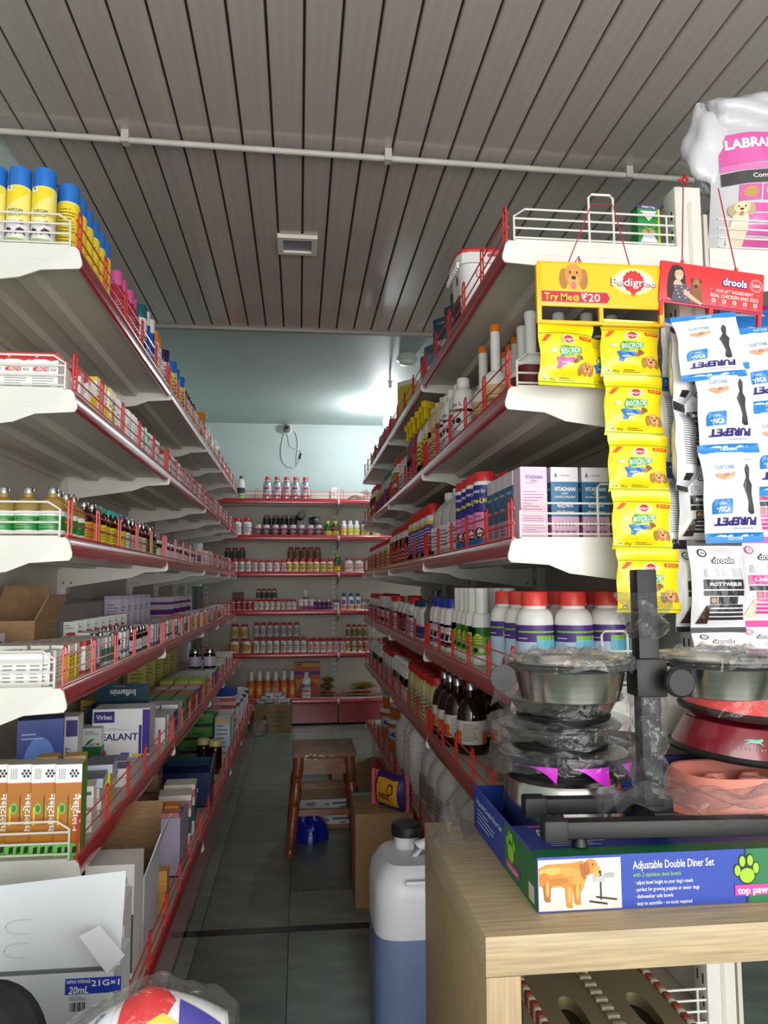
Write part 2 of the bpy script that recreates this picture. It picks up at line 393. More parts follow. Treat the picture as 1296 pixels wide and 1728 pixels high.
def bay(label, origin, rz, L, levels, fronts, Dback, H, ends=(True, True), near=None, uprights=(True, False), kick=True):
    """one shelving bay; local x runs along it, local y into its depth. fronts = local y of each shelf lip"""
    t = thing('shelving_unit', label, 'shelf', origin, rz, 'steel shelving bays with red price rails')
    part('back_panel', MB().box(0.0, L, Dback+0.002, Dback+0.012, 0.08, H-0.04, CREAM), t)
    for i in (0, 1):
        if uprights[i]: link('upright', upright_mesh(H), t, (i*L+(0.031 if i == 0 else -0.031), Dback+UPO, 0))
    for i, (z, f) in enumerate(zip(levels, fronts)):
        D = Dback-f
        b, r, fe = shelf_meshes(L, D)
        s = link('shelf', b, t, (0, f, z))
        link('price_rail', r, s); link('wire_guard', fe, s)
        for j in (0, 1):
            if ends[j]: link('bracket', bracket_mesh(D), s, (j*L+(0.0035 if j == 0 else -0.0035), 0, 0))
        if near is not None:
            x = 0.009 if near == 0 else L-0.009
            e = MB(); e2 = D-0.03
            for k, zz in enumerate((0.012, 0.036, 0.06, 0.084)):
                y0 = 0.012 if k < 3 else 0.04
                e.tube([(x, y0 if k < 3 else y0, zz), (x, e2, zz)], 0.0026, WHITE, 6)
            e.tube([(x, 0.012, -0.005), (x, 0.012, 0.066), (x, 0.04, 0.084)], 0.0026, WHITE, 6)
            e.tube([(x, e2-0.02, -0.005), (x, e2-0.02, 0.084)], 0.0026, WHITE, 6)
            ym = D*0.5
            if near == 1: e.tube([(x, ym-0.024, 0.0), (x, ym-0.024, 0.122), (x, ym-0.016, 0.13), (x, ym+0.03, 0.13), (x, ym+0.038, 0.122), (x, ym+0.038, 0.0)], 0.003, WHITE, 6)
            part('end_guard', e, s)
            part('end_plate', MB().box(x-0.009 if near == 0 else x+0.005, x-0.0055 if near == 0 else x+0.009, 0.012, D, -0.034, 0.004, WHITE), s)
    if kick:
        part('kick_plate', MB().box(0.004, L-0.004, fronts[-1]+0.03, fronts[-1]+0.04, 0.02, levels[-1]-0.03, RAIL), t)
    return t
nth = ['nearest the shop front', 'second from the shop front', 'third from the shop front', 'fourth from the shop front', 'farthest from the shop front']
for i in range(5):
    L = YL[i+1]-YL[i]
    bay('steel shelving bay with red price rails along left wall, '+nth[i], (-0.5, YL[i], 0), PI/2, L, LV, [-(x+0.5) for x in LX], -0.5-XLB, 2.2, ends=(True, i == 4), near=0 if i == 0 else None, uprights=(True, i == 4), kick=True)
nthr = nth[:3]+[nth[4]]
for i in range(4):
    L = YR[i+1]-YR[i]
    bay('double sided gondola bay with red price rails on the right, '+nthr[i], (0.5, YR[i+1], 0), -PI/2, L, RV, [x-0.5 for x in RX], XRB-0.5, 2.28, ends=(i == 3, True), near=1 if i == 0 else None, uprights=(True, i == 0), kick=True)
# far side of the same gondola, facing the second aisle
L = YR[1]-YR[0]
bay('rear face of the double sided gondola, seen past the white upright post', (1.40, YR[0], 0), PI/2, L, RV[:4], [0.0]*4, 1.40-1.0, 2.25, near=0, uprights=(False, False), kick=False)
# run along the back wall
bay('steel shelving bay with red price rails on back wall, wide middle section', (-0.93, YBF, 0), 0, 1.305, BV, [0.0]*6, YBB-YBF-0.06, 2.28, uprights=(True, True))
bay('steel shelving bay on back wall, partly hidden behind the right gondola', (0.378, YBF, 0), 0, 1.22, BV, [0.0]*6, YBB-YBF-0.06, 2.28, uprights=(False, True))
# ================================================================== kinds of goods
WPL = M('white_plastic', (236, 234, 230), 0.32, noise=0.015, nscale=8)
GLASS_AMBER = M('amber_glass', (38, 18, 10), 0.08, coat=0.5)
SILVER = M('foil_cap', (196, 196, 198), 0.25, metal=1.0)
def clear(name, c, rough=0.08, dens=0.6):
    """tinted glass or plastic, seen through"""
    if name in _M: return _M[name]
    m = bpy.data.materials.new(name); m.use_nodes = True; nt = m.node_tree; b = nt.nodes['Principled BSDF']
    b.inputs['Base Color'].default_value = rgb(c); b.inputs['Roughness'].default_value = rough
    tr = nt.nodes.new('ShaderNodeBsdfTransparent'); tr.inputs[0].default_value = rgb([min(255, v*0.6+100) for v in c])
    mx = nt.nodes.new('ShaderNodeMixShader'); mx.inputs[0].default_value = dens
    nt.links.new(tr.outputs[0], mx.inputs[1]); nt.links.new(b.outputs[0], mx.inputs[2])
    nt.links.new(mx.outputs[0], nt.nodes['Material Output'].inputs[0])
    _M[name] = m
    return m
class Kind:
    def __init__(s, name, cat): s.name = name; s.cat = cat; s.parts = []
    def add(s, name, mesh, sub=None): s.parts.append((name, mesh, sub or [])); return s
def put(k, loc, rz, label, group=None, rot=None):
    t = thing(k.name, label, k.cat, loc, rz, group, rot)
    for n, me, sub in k.parts:
        o = link(n, me, t)
        for sn, sm in sub: link(sn, sm, o)
    return t
def matof(c, rough=0.35): return c if isinstance(c, bpy.types.Material) else C(c, rough)
def bottle(name, h, r, rn, zs, sh, body, cap, capc, bands=(), texts=(), n=14, cat='bottle', sx=1.0, sy=1.0, pw=None, neck=None, lines=None, rib=True, waist=None, capmb=None, art=None):
    """h total, zs shoulder start, sh shoulder height, rn neck radius, cap=(radius,height); bands=[(z0,z1,colour)]"""
    k = Kind(name, cat); bm_ = matof(body)
    zt = h-cap[1]
    prof = [(r*0.86, 0.0), (r*0.97, 0.003), (r, 0.008)]
    if waist: prof += [(r, waist[0]), (r*waist[2], (waist[0]+waist[1])/2), (r, waist[1])]
    prof += [(r, zs)]
    for q in (0.25, 0.5, 0.75, 1.0):
        a = q*PI/2
        prof.append((rn+(r-rn)*math.cos(a)**1.1, zs+sh*math.sin(a)))
    prof.append((rn, zt+0.002))
    k.add('bottle_body', MB().lathe(prof, bm_, n, sx=sx, sy=sy, pw=pw).mesh('bottle_body'))
    if capmb: k.add('cap', capmb.mesh('cap'))
    else:
        rc, hc = cap; cmb = MB()
        cmb.lathe([(rc, zt), (rc, h-0.003), (rc-0.002, h)] if rc > 0.004 else [(rc, zt), (rc*0.7, h)], matof(capc), max(10, n-2))
        if rib and rc > 0.008: cmb.lathe([(rc+0.0012, zt), (rc+0.0012, zt+hc*0.22)], matof(capc), max(10, n-2), cap=(True, True))
        k.add('cap', cmb.mesh('cap'))
    if bands:
        lb = MB()
        for z0, z1, c in bands: lb.lathe([(r+0.0006, z0), (r+0.0006, z1)], matof(c, 0.4), n, cap=(False, False), sx=sx, sy=sy, pw=pw)
        sub = []
        if texts or lines or art:
            A = art() if art else Art()
            for tx in texts: A.text(tx[0], 0, tx[1], tx[2], tx[3], w=tx[4] if len(tx) > 4 else None)
            if lines: A.lines(-r*0.8, r*0.8, lines[0], lines[1], lines[2], lines[3])
            sub = [('lettering', A.build('lettering', on_cyl(r+0.0008, -PI/2, sx, sy), None, maxedge=r*0.5, mesh_only=True))]
        k.add('label', lb.mesh('label'), sub)
    return k
def carton(name, wx, dy, h, base, bands=(), texts=(), lines=None, cat='box', side=None, top=None, art=None, b=0.0):
    """printed carton: bands run round it (fractions of the height), lettering on the front"""
    k = Kind(name, cat)
    k.add('carton_body', MB().box(-wx/2, wx/2, -dy/2, dy/2, 0, h, matof(base, 0.45), b=b).mesh('carton_body'))
    A = Art(); R_ = Art(); T_ = Art()
    for z0, z1, c in bands:
        A.rect(-wx/2, z0*h, wx/2, z1*h, c); R_.rect(-dy/2, z0*h, dy/2, z1*h, side or c)
    if lines: A.lines(-wx*0.38, wx*0.38, lines[0]*h, lines[1]*h, lines[2], lines[3], 2); R_.lines(-dy*0.35, dy*0.35, lines[0]*h, lines[1]*h, lines[2], lines[3], 2, seed=4)
    for tx in texts: A.text(tx[0], tx[4]*wx if len(tx) > 4 else 0, tx[1]*h, tx[2]*h, tx[3], 3, w=(tx[5]*wx if len(tx) > 5 else None))
    if art: art(A, wx, h)
    if top: T_.rect(-wx/2+0.001, -dy/2+0.001, wx/2-0.001, dy/2-0.001, top)
    mb = MB(); me_parts = []
    f = A.build('p', on_front(-dy/2), None, mesh_only=True) if A.items else None
    for nm, me in (('front_print', f),
                   ('side_print', R_.build('side_print', lambda u, v, w_: (wx/2+w_, u, v), None, mesh_only=True) if R_.items else None),
                   ('side_print', R_.build('side_print', lambda u, v, w_: (-wx/2-w_, -u, v), None, mesh_only=True) if R_.items else None),
                   ('top_print', T_.build('top_print', lambda u, v, w_: (u, v, h+w_), None, mesh_only=True) if T_.items else None)):
        if me: me.name = nm; k.add(nm, me)
    return k
Gy = (120, 120, 125); K_ = (30, 30, 34); W_ = (240, 239, 236)
ORDL = ['top', 'second', 'third', 'fourth', 'fifth', 'bottom']
NUM = 'first second third fourth fifth sixth seventh eighth ninth tenth eleventh twelfth thirteenth fourteenth fifteenth sixteenth seventeenth eighteenth nineteenth twentieth'.split()+['twenty-%s' % q for q in 'first second third fourth fifth sixth'.split()]
LINE = ('one', 'two', 'three', 'four', 'five')
def more(base, *extras):
    for e in extras:
        if len((base+e).split()) <= 16: return base+e
    return base
def which(base, i, n, j, rows):
    if rows > 1 and n > 1: return more(base, ', %s in line %s' % (NUM[i], LINE[j]), ', %s line %s' % (NUM[i], LINE[j]))
    if n > 1: return more(base, ', %s in its line' % NUM[i], ', %s along' % NUM[i])
    if rows > 1: return more(base, ', line %s' % LINE[j])
    return base
def zone(y, lo=1.8, hi=6.7):
    f = (y-lo)/(hi-lo)
    return 'at the near end' if f < 0.12 else 'in the near bay' if f < 0.28 else 'in the second bay' if f < 0.52 else 'in the middle bays' if f < 0.75 else 'at the far end'
def rowL(k, lev, y0, n, dy, d, desc, rz=None, rows=1, dd=0.06, jit=0.004, z=0.0):
    """n alike goods on a left shelf from y0 on, d behind the lip, rows deep"""
    for j in range(rows):
        for i in range(n):
            y = y0+i*dy
            lab = '%s on %s left shelf %s' % (desc, ORDL[lev], zone(y))
            put(k, (LX[lev]-d-j*dd+rnd.uniform(-jit, jit), y+rnd.uniform(-jit, jit), LV[lev]+0.0005+z), (PI/2-0.5 if rz is None else rz)+rnd.uniform(-0.06, 0.06)*(jit/0.004), which(lab, i, n, j, rows), lab)
def rowR(k, lev, y0, n, dy, d, desc, rz=None, rows=1, dd=0.06, jit=0.004, z=0.0):
    for j in range(rows):
        for i in range(n):
            y = y0+i*dy
            lab = '%s on %s right shelf %s' % (desc, ORDL[lev], zone(y, 1.7, 5.8))
            put(k, (RX[lev]+d+j*dd+rnd.uniform(-jit, jit), y+rnd.uniform(-jit, jit), RV[lev]+0.0005+z), (-PI/2+0.6 if rz is None else rz)+rnd.uniform(-0.06, 0.06)*(jit/0.004), which(lab, i, n, j, rows), lab)
def rowB(k, lev, px0, px1, n, d, desc, rz=0.0, z=0.0, rows=1, dd=0.07, py=None):
    """n alike goods on the rear shelves, spread between two photo columns"""
    yy = YBF+d
    for j in range(rows):
        for i in range(n):
            px = px0+(px1-px0)*(i+0.0)/max(1, n-1)
            p = at(px, 1000, Y=yy)
            lab = '%s on %s rear shelf' % (desc, ORDL[lev])
            put(k, (p.x+rnd.uniform(-0.002, 0.002), yy+j*dd+rnd.uniform(-0.004, 0.004), BV[lev]+0.0005+z), rz+rnd.uniform(-0.2, 0.2), more(lab, ', %s from left' % NUM[i]) if n > 1 and rows == 1 else which(lab, i, n, j, rows), lab)
# ================================================================== left shelves
def spread(kinds, lev, y0, y1, gap, d, rowf, runs=(2, 5), rows=1, dd=0.07, rz=None, zfun=None, jit=0.004, descs=None):
    """fills a stretch of shelf with short runs of alike goods"""
    y = y0
    while y < y1:
        k, wd, desc = kinds[rnd.randrange(len(kinds))]
        for _ in range(rnd.randint(*runs)):
            if y+wd > y1: break
            rowf(k, lev, y+wd/2, 1, 0, d, desc, rz=rz, rows=rows, dd=dd, jit=jit)
            y += wd+gap
        y += gap
# ---- top shelf: spray cans and bottles
YEL = (238, 214, 40); BLU = (38, 112, 196)
def topi():
    A = Art(); A.poly([(-0.028, 0.155), (-0.028, 0.105), (0.0, 0.118), (0.028, 0.14), (0.028, 0.155)], YEL, 1)
    A.poly([(-0.028, 0.1), (-0.004, 0.098), (0.012, 0.082), (-0.006, 0.068), (-0.028, 0.07)], (246, 236, 150), 1)
    A.text('TOPICURE', 0.0, 0.092, 0.0075, (60, 60, 66), 3, w=0.036); A.lines(-0.016, 0.016, 0.076, 0.086, 2, (120, 120, 120), 2)
    A.rect(-0.022, 0.142, -0.008, 0.154, (245, 245, 245), 2); A.ell(-0.015, 0.149, 0.004, 0.003, BLU, 3, 8)
    A.ell(0.0, 0.058, 0.007, 0.007, (200, 200, 205), 2, 10); A.ell(0.016, 0.063, 0.0065, 0.006, (226, 120, 60), 2, 10)
    for x in (-0.017, 0.014): A.poly([(x-0.012, 0.03), (x-0.01, 0.044), (x-0.002, 0.05), (x+0.009, 0.046), (x+0.012, 0.03), (x+0.006, 0.036), (x-0.005, 0.036)], (48, 40, 66), 2)
    A.rect(-0.03, 0.012, 0.03, 0.022, (150, 175, 110), 1)
    return A
can_cap = MB().lathe([(0.0265, 0.158), (0.0268, 0.2), (0.0262, 0.206), (0.018, 0.208)], C(BLU, 0.3), 20)
topc = bottle('spray_can', 0.208, 0.028, 0.024, 0.152, 0.008, (240, 238, 228), (0.0265, 0.05), BLU, [(0.004, 0.028, (222, 226, 205)), (0.028, 0.07, (226, 224, 224)), (0.07, 0.154, (240, 226, 120))], n=20, capmb=can_cap, art=topi, cat='spray can')
topy = bottle('spray_can', 0.208, 0.028, 0.024, 0.152, 0.008, (240, 238, 228), (0.0265, 0.05), BLU, [(0.004, 0.028, (222, 226, 205)), (0.028, 0.154, YEL)], n=20, capmb=can_cap, lines=(0.04, 0.14, 12, (120, 110, 60)), cat='spray can')
for i, px in enumerate((-9, 33, 75)):
    p = at(px, 340, Y=1.913)
    put(topc, (p.x, 1.913, LV[0]+0.001), 0.0, ('blue capped yellow spray can cut by the left picture edge', 'blue capped yellow spray can, second from the picture edge on top left shelf', 'blue capped yellow spray can in the front row nearest the white bracket')[i], 'blue capped spray cans on the top left shelf')
xx = at(116, 340, Y=1.985).x
for i in range(6): put(topy, (xx, 1.985+i*0.066, LV[0]+0.001), 0.3, 'blue capped yellow spray can, %s in line along the top left guard' % NUM[i], 'blue capped spray cans in line on the top left shelf')
for i in range(5): put(topc, (xx-0.062, 1.99+i*0.066, LV[0]+0.001), 0.2, 'blue capped spray can, %s in the inner line of top left shelf' % NUM[i], 'blue capped spray cans behind the first line')
pink = bottle('spray_bottle', 0.185, 0.031, 0.02, 0.105, 0.025, (182, 40, 70), (0.021, 0.048), (222, 92, 160), [(0.02, 0.1, (176, 40, 66))], lines=(0.03, 0.09, 7, (220, 150, 160)))
rowL(pink, 0, 2.47, 4, 0.082, 0.045, 'pink capped crimson spray bottle', rows=2, dd=0.075)
teal = bottle('spray_can', 0.2, 0.027, 0.022, 0.148, 0.006, W_, (0.0265, 0.05), (22, 96, 104), [(0.006, 0.07, (24, 34, 44)), (0.07, 0.12, (235, 235, 235))], texts=[('G', 0.09, 0.03, (20, 40, 46))])
rowL(teal, 0, 2.815, 1, 0.07, 0.04, 'teal capped white and black spray can')
wbl = bottle('spray_can', 0.205, 0.027, 0.022, 0.15, 0.006, W_, (0.026, 0.052), (240, 240, 236), [(0.07, 0.15, (40, 84, 178)), (0.006, 0.07, (150, 180, 206))], lines=(0.02, 0.06, 4, (60, 90, 150)))
rowL(wbl, 0, 2.9, 2, 0.085, 0.04, 'white capped blue spray can')
orc = bottle('spray_can', 0.19, 0.026, 0.021, 0.14, 0.006, W_, (0.025, 0.048), (240, 130, 40), [(0.01, 0.05, (238, 200, 80)), (0.05, 0.14, (236, 232, 226))], lines=(0.06, 0.13, 6, (200, 120, 110)))
rowL(orc, 0, 3.07, 2, 0.085, 0.04, 'orange capped white spray can')
pur = bottle('spray_can', 0.19, 0.029, 0.023, 0.135, 0.006, W_, (0.0285, 0.055), (62, 30, 84), [(0.006, 0.135, (226, 220, 226))], lines=(0.03, 0.12, 6, (150, 80, 120)))
rowL(pur, 0, 3.33, 1, 0.08, 0.04, 'dark purple capped white spray can')
yb = bottle('spray_can', 0.19, 0.028, 0.023, 0.135, 0.006, W_, (0.027, 0.055), BLU, [(0.006, 0.06, (222, 170, 60)), (0.06, 0.135, (236, 214, 90))], lines=(0.02, 0.12, 6, (150, 100, 40)))
rowL(yb, 0, 3.5, 3, 0.13, 0.04, 'blue capped yellow label spray can', rows=2)
blk = bottle('slim_bottle', 0.17, 0.02, 0.011, 0.11, 0.025, W_, (0.012, 0.045), (40, 44, 50), [(0.01, 0.1, (226, 220, 150))], lines=(0.02, 0.09, 6, Gy))
rowL(blk, 0, 3.93, 6, 0.075, 0.04, 'dark capped slim white bottle')
trig = MB().box(-0.014, 0.014, -0.05, 0.022, 0.165, 0.185, C((232, 150, 40), 0.4), b=0.004).lathe([(0.015, 0.14), (0.015, 0.168)], C((240, 238, 230)), 12).box(-0.006, 0.006, -0.042, -0.03, 0.13, 0.168, C((232, 150, 40), 0.4))
trg = bottle('trigger_spray', 0.185, 0.036, 0.013, 0.09, 0.045, W_, (0.015, 0.045), W_, [(0.01, 0.088, (232, 170, 60))], lines=(0.02, 0.08, 5, (120, 50, 30)), capmb=trig)
rowL(trg, 0, 4.5, 2, 0.1, 0.05, 'orange trigger spray bottle with white collar')
slim = bottle('slim_bottle', 0.2, 0.024, 0.012, 0.115, 0.04, WPL, (0.013, 0.05), W_, [(0.01, 0.1, (230, 226, 200))], lines=(0.02, 0.09, 5, (150, 160, 90)))
rowL(slim, 0, 4.75, 14, 0.07, 0.045, 'slim all white long necked bottle', rows=2)
slr = bottle('small_bottle', 0.13, 0.024, 0.012, 0.085, 0.02, WPL, (0.014, 0.026), (206, 60, 40), [(0.008, 0.08, (224, 150, 70))], lines=(0.02, 0.07, 4, (120, 40, 30)))
rowL(slr, 0, 5.75, 14, 0.062, 0.04, 'small red capped bottle with orange label', rows=2)
# white pipe standing in the far left corner
p = at(355, 720, X=-0.95)
t = thing('drain_pipe', 'white plastic pipe rising beside the far left wall', 'pipe', (-0.93, 7.27, 2.3))
part('pipe', MB().lathe([(0.045, -1.0), (0.045, 0.32), (0.05, 0.32), (0.05, 0.4), (0.045, 0.4)], M('white_pvc_pipe', (205, 214, 210), 0.4), 16), t)
# ---- second shelf: cartons
def melo(A, wx, h):
    A.poly([(-wx/2, h*0.78), (-wx*0.2, h*0.86), (0, h*0.83), (wx*0.25, h*0.78), (wx/2, h*0.82), (wx/2, h), (-wx/2, h)], (205, 40, 44), 1)
    A.ell(-wx*0.28, h*0.9, 0.004, 0.004, (235, 180, 180), 2, 8)
    A.text('MELONEX', -wx*0.1, h*0.56, h*0.12, (200, 40, 50), 3, bold=0.02, w=wx*0.58); A.text('PLUS', wx*0.34, h*0.55, h*0.07, (60, 40, 90), 3, w=wx*0.2)
    A.lines(-wx*0.42, wx*0.42, h*0.66, h*0.72, 1, Gy, 2); A.lines(-wx*0.42, wx*0.42, h*0.08, h*0.42, 5, (150, 150, 155), 2)
mel = carton('medicine_carton', 0.064, 0.05, 0.092, (238, 235, 232), [(0.82, 1.0, (205, 40, 44))], art=melo)
for i, px in enumerate((-13, 34, 80)):
    p = at(px, 625, Y=1.915)
    put(mel, (p.x, 1.915, LV[1]+0.001), 0.02, ('red topped white carton cut by the left picture edge', 'red topped white carton between two alike on second left shelf end', 'red topped white carton at the near corner of second left shelf')[i], 'red topped white cartons on second left shelf')
    put(mel, (p.x, 1.975, LV[1]+0.001), 0.02, 'red topped white carton, %s in the second row of second left shelf' % NUM[i], 'red topped white cartons behind the front row')
p = at(138, 640, Y=2.04)
put(mel, (-0.60, 2.05, LV[1]+0.001), 0.1, 'red topped white carton behind the red wire guard of second left shelf', 'red topped white cartons behind the guard')
put(mel, (-0.60, 2.12, LV[1]+0.001), 0.1, 'red topped white carton second behind the wire guard of second left shelf', 'red topped white cartons behind the guard')
def ln(c=Gy, n=6): return (0.12, 0.85, n, c)
cy = carton('medicine_carton', 0.034, 0.075, 0.115, (240, 236, 222), [(0.0, 0.5, (232, 196, 40)), (0.9, 1.0, (232, 196, 40))], lines=ln((170, 150, 90)))
cw = carton('medicine_carton', 0.032, 0.07, 0.11, (242, 240, 238), [(0.88, 1.0, (240, 236, 236))], lines=ln((190, 170, 180)))
cwp = carton('medicine_carton', 0.03, 0.07, 0.105, (240, 234, 238), [(0.0, 0.16, (190, 90, 120))], lines=ln((180, 140, 160)))
cg = carton('medicine_carton', 0.03, 0.07, 0.115, (238, 240, 236), [(0.0, 1.0, (70, 170, 70))], lines=ln((230, 240, 230)))
cgr = carton('medicine_carton', 0.03, 0.07, 0.105, (222, 226, 222), [(0.7, 0.9, (120, 160, 120))], lines=ln())
cb = carton('medicine_carton', 0.034, 0.07, 0.1, (228, 228, 232), [(0.0, 0.3, (90, 100, 150)), (0.8, 1.0, (170, 60, 70))], lines=ln())
cr = carton('medicine_carton', 0.03, 0.07, 0.1, (236, 230, 226), [(0.75, 0.95, (190, 60, 56))], lines=ln())
SM = [(cw, 0.032, 'plain white medicine carton'), (cwp, 0.03, 'white medicine carton with rose foot'), (cgr, 0.03, 'pale medicine carton with sage stripe'), (cb, 0.034, 'white medicine carton with navy foot'), (cr, 0.03, 'white medicine carton with red stripe')]
rowL(cy, 1, 2.2, 5, 0.04, 0.05, 'yellow footed white medicine carton', rz=PI/2, rows=2, dd=0.08)
rowL(cw, 1, 2.43, 8, 0.037, 0.05, 'plain white medicine carton', rz=PI/2, rows=2, dd=0.08)
rowL(cwp, 1, 2.74, 4, 0.034, 0.05, 'white medicine carton with rose foot', rz=PI/2, rows=2, dd=0.08)
rowL(cg, 1, 2.885, 1, 0.034, 0.05, 'bright green medicine carton', rz=PI/2)
rowL(cgr, 1, 2.92, 7, 0.034, 0.05, 'pale medicine carton with sage stripe', rz=PI/2, rows=2, dd=0.08)
spread(SM, 1, 3.26, 6.6, 0.004, 0.05, rowL, rz=PI/2, rows=2, dd=0.08)
# ---- third shelf: vials and bottles
vial = bottle('clear_vial', 0.122, 0.031, 0.011, 0.074, 0.024, clear('vial_amber_liquid', (206, 176, 104), 0.05, 0.42), (0.0125, 0.014), SILVER, [(0.008, 0.018, W_), (0.018, 0.052, (30, 130, 50)), (0.052, 0.064, (232, 236, 230))], lines=(0.022, 0.05, 5, (120, 190, 120)), rib=False, n=18)
for i, px in enumerate((-36, 5, 47, 88)):
    p = at(px, 870, Y=1.925)
    put(vial, (p.x, 1.925, LV[2]+0.001), 0, ('green label vial beyond the picture edge', 'silver capped green label vial at the picture edge on third left shelf', 'silver capped green label vial behind the white guard, second from picture edge', 'silver capped green label vial nearest the corner of third left shelf')[i], 'silver capped green label vials on third left shelf')
for i in range(3): put(vial, (-0.6, 1.99+i*0.066, LV[2]+0.001), 0.4, 'silver capped green label vial, %s behind the first red guard loop' % NUM[i], 'silver capped green label vials behind the red guard')
def amb(cap, lab, tx=None): return bottle('amber_bottle', 0.118, 0.026, 0.0105, 0.07, 0.026, GLASS_AMBER, (0.012, 0.014), cap, [(0.012, 0.062, lab)], lines=(0.018, 0.056, 5, tuple(v*0.6 for v in lab)), rib=False)
aA = amb(SILVER, (232, 150, 40)); aB = amb((30, 150, 140), (222, 204, 40)); aC = amb((70, 60, 130), (216, 218, 226)); aD = amb(SILVER, (216, 204, 180)); aE = amb(SILVER, (70, 140, 50))
rowL(aA, 2, 2.2, 2, 0.062, 0.042, 'silver capped amber bottle with orange label', rows=2)
rowL(aB, 2, 2.324, 5, 0.062, 0.042, 'teal capped amber bottle with yellow label', rows=2)
rowL(aC, 2, 2.634, 1, 0.062, 0.042, 'violet capped amber bottle with pale label', rows=2)
rowL(aD, 2, 2.696, 5, 0.06, 0.042, 'silver capped amber bottle with cream label', rows=2)
rowL(aE, 2, 2.996, 3, 0.06, 0.042, 'silver capped amber bottle with green label', rows=2)
bx = carton('medicine_carton', 0.13, 0.06, 0.13, (232, 232, 236), [(0.85, 1.0, (60, 50, 130))], lines=ln())
rowL(bx, 2, 2.45, 1, 0, 0.28, 'white carton with violet top behind amber bottles', rz=0.2)
rowL(bx, 2, 3.14, 1, 0, 0.2, 'violet topped carton beside green label bottles', rz=0.2)
dv = bottle('small_bottle', 0.075, 0.018, 0.008, 0.045, 0.014, GLASS_AMBER, (0.009, 0.013), W_, [(0.006, 0.04, (228, 226, 224))], n=10)
rowL(dv, 2, 3.27, 26, 0.04, 0.035, 'tiny amber bottle with white cap and label', rows=2, dd=0.045)
bw = carton('medicine_carton', 0.15, 0.09, 0.09, (236, 236, 236), [(0.4, 0.8, (40, 70, 150)), (0.8, 1.0, (230, 214, 170))], lines=ln())
rowL(bw, 2, 4.6, 2, 0.2, 0.12, 'blue banded white carton', rz=PI/2-0.3)
spread(SM, 2, 4.95, 6.6, 0.004, 0.05, rowL, rz=PI/2, rows=2, dd=0.08)
# ---- fourth shelf
w4 = carton('small_carton', 0.031, 0.03, 0.078, (240, 240, 238), [(0.93, 1.0, (226, 222, 220))], lines=(0.1, 0.8, 6, (140, 140, 145)))
for i, px in enumerate((-6, 17, 40, 63)):
    p = at(px, 1130, Y=1.915)
    put(w4, (p.x, 1.915, LV[3]+0.001), 0, 'small white carton, %s in front row at near end of fourth left shelf' % NUM[i], 'small white cartons at the near end of fourth left shelf')
    put(w4, (p.x, 1.95, LV[3]+0.001), 0, 'small white carton, %s in second row at near end of fourth left shelf' % NUM[i], 'small white cartons in the second row of fourth left shelf')
put(w4, (-0.597, 1.925, LV[3]+0.001), 0.1, 'small white carton at front corner of fourth left shelf', 'small white cartons at the corner')
y4 = carton('small_carton', 0.03, 0.045, 0.085, (236, 234, 226), [(0.0, 0.7, (226, 206, 40))], lines=ln((150, 140, 90)), top=(226, 222, 214))
r4 = carton('small_carton', 0.032, 0.045, 0.085, (238, 236, 234), [(0.85, 1.0, (205, 60, 56)), (0.0, 0.1, (205, 60, 56))], lines=ln((170, 150, 150)), top=(222, 214, 212))
g4 = carton('small_carton', 0.028, 0.045, 0.08, (226, 232, 226), [(0.1, 0.6, (70, 120, 90))], lines=ln(), top=(216, 220, 214))
l4 = carton('small_carton', 0.03, 0.045, 0.082, (206, 200, 214), [(0.0, 0.15, (120, 90, 140))], lines=ln(), top=(214, 210, 218))
v4 = carton('small_carton', 0.03, 0.045, 0.082, (240, 240, 236), [(0.2, 0.35, (60, 70, 150))], lines=ln(), top=(230, 230, 230))
P4 = [(y4, 0.03, 'yellow and white small carton'), (r4, 0.032, 'red edged white small carton'), (g4, 0.028, 'green panelled pale small carton'), (l4, 0.03, 'lilac small carton'), (v4, 0.03, 'white small carton with blue band')]
rowL(w4, 3, 1.985, 2, 0.035, 0.055, 'small white carton', rz=PI/2, rows=3, dd=0.05)
rowL(y4, 3, 2.06, 3, 0.034, 0.05, 'yellow and white small carton', rz=PI/2, rows=4, dd=0.05)
rowL(r4, 3, 2.165, 3, 0.036, 0.05, 'red edged white small carton', rz=PI/2, rows=4, dd=0.05)
rowL(y4, 3, 2.275, 1, 0.036, 0.05, 'yellow and white single carton', rz=PI/2, rows=3, dd=0.05)
rowL(l4, 3, 2.31, 2, 0.034, 0.05, 'lilac small carton', rz=PI/2, rows=3, dd=0.05)
rowL(g4, 3, 2.38, 5, 0.032, 0.05, 'green panelled pale small carton', rz=PI/2, rows=3, dd=0.05)
av = bottle('small_bottle', 0.085, 0.02, 0.009, 0.05, 0.016, GLASS_AMBER, (0.01, 0.013), SILVER, [(0.008, 0.045, (222, 220, 226))], n=12)
rowL(av, 3, 2.56, 2, 0.045, 0.045, 'amber bottle with silver cap and white label', rows=2, dd=0.05)
rowL(v4, 3, 2.65, 4, 0.034, 0.05, 'white small carton with blue band', rz=PI/2, rows=3, dd=0.05)
rowL(av, 3, 2.8, 7, 0.045, 0.045, 'amber bottle with silver cap and white label', rows=3, dd=0.05)
spread(P4, 3, 3.16, 6.6, 0.003, 0.045, rowL, rz=PI/2, rows=2, dd=0.05)
gw = carton('medicine_carton', 0.048, 0.05, 0.085, (226, 230, 226), [(0.0, 0.42, (96, 150, 128))], lines=None, art=lambda A, wx, h: (A.ell(0, h*0.52, wx*0.36, h*0.07, (196, 60, 50), 2, 12), A.lines(-wx*0.4, wx*0.2, h*0.7, h*0.9, 2, (110, 150, 130), 2), A.lines(-wx*0.3, wx*0.3, h*0.08, h*0.34, 3, (160, 200, 180), 2)))
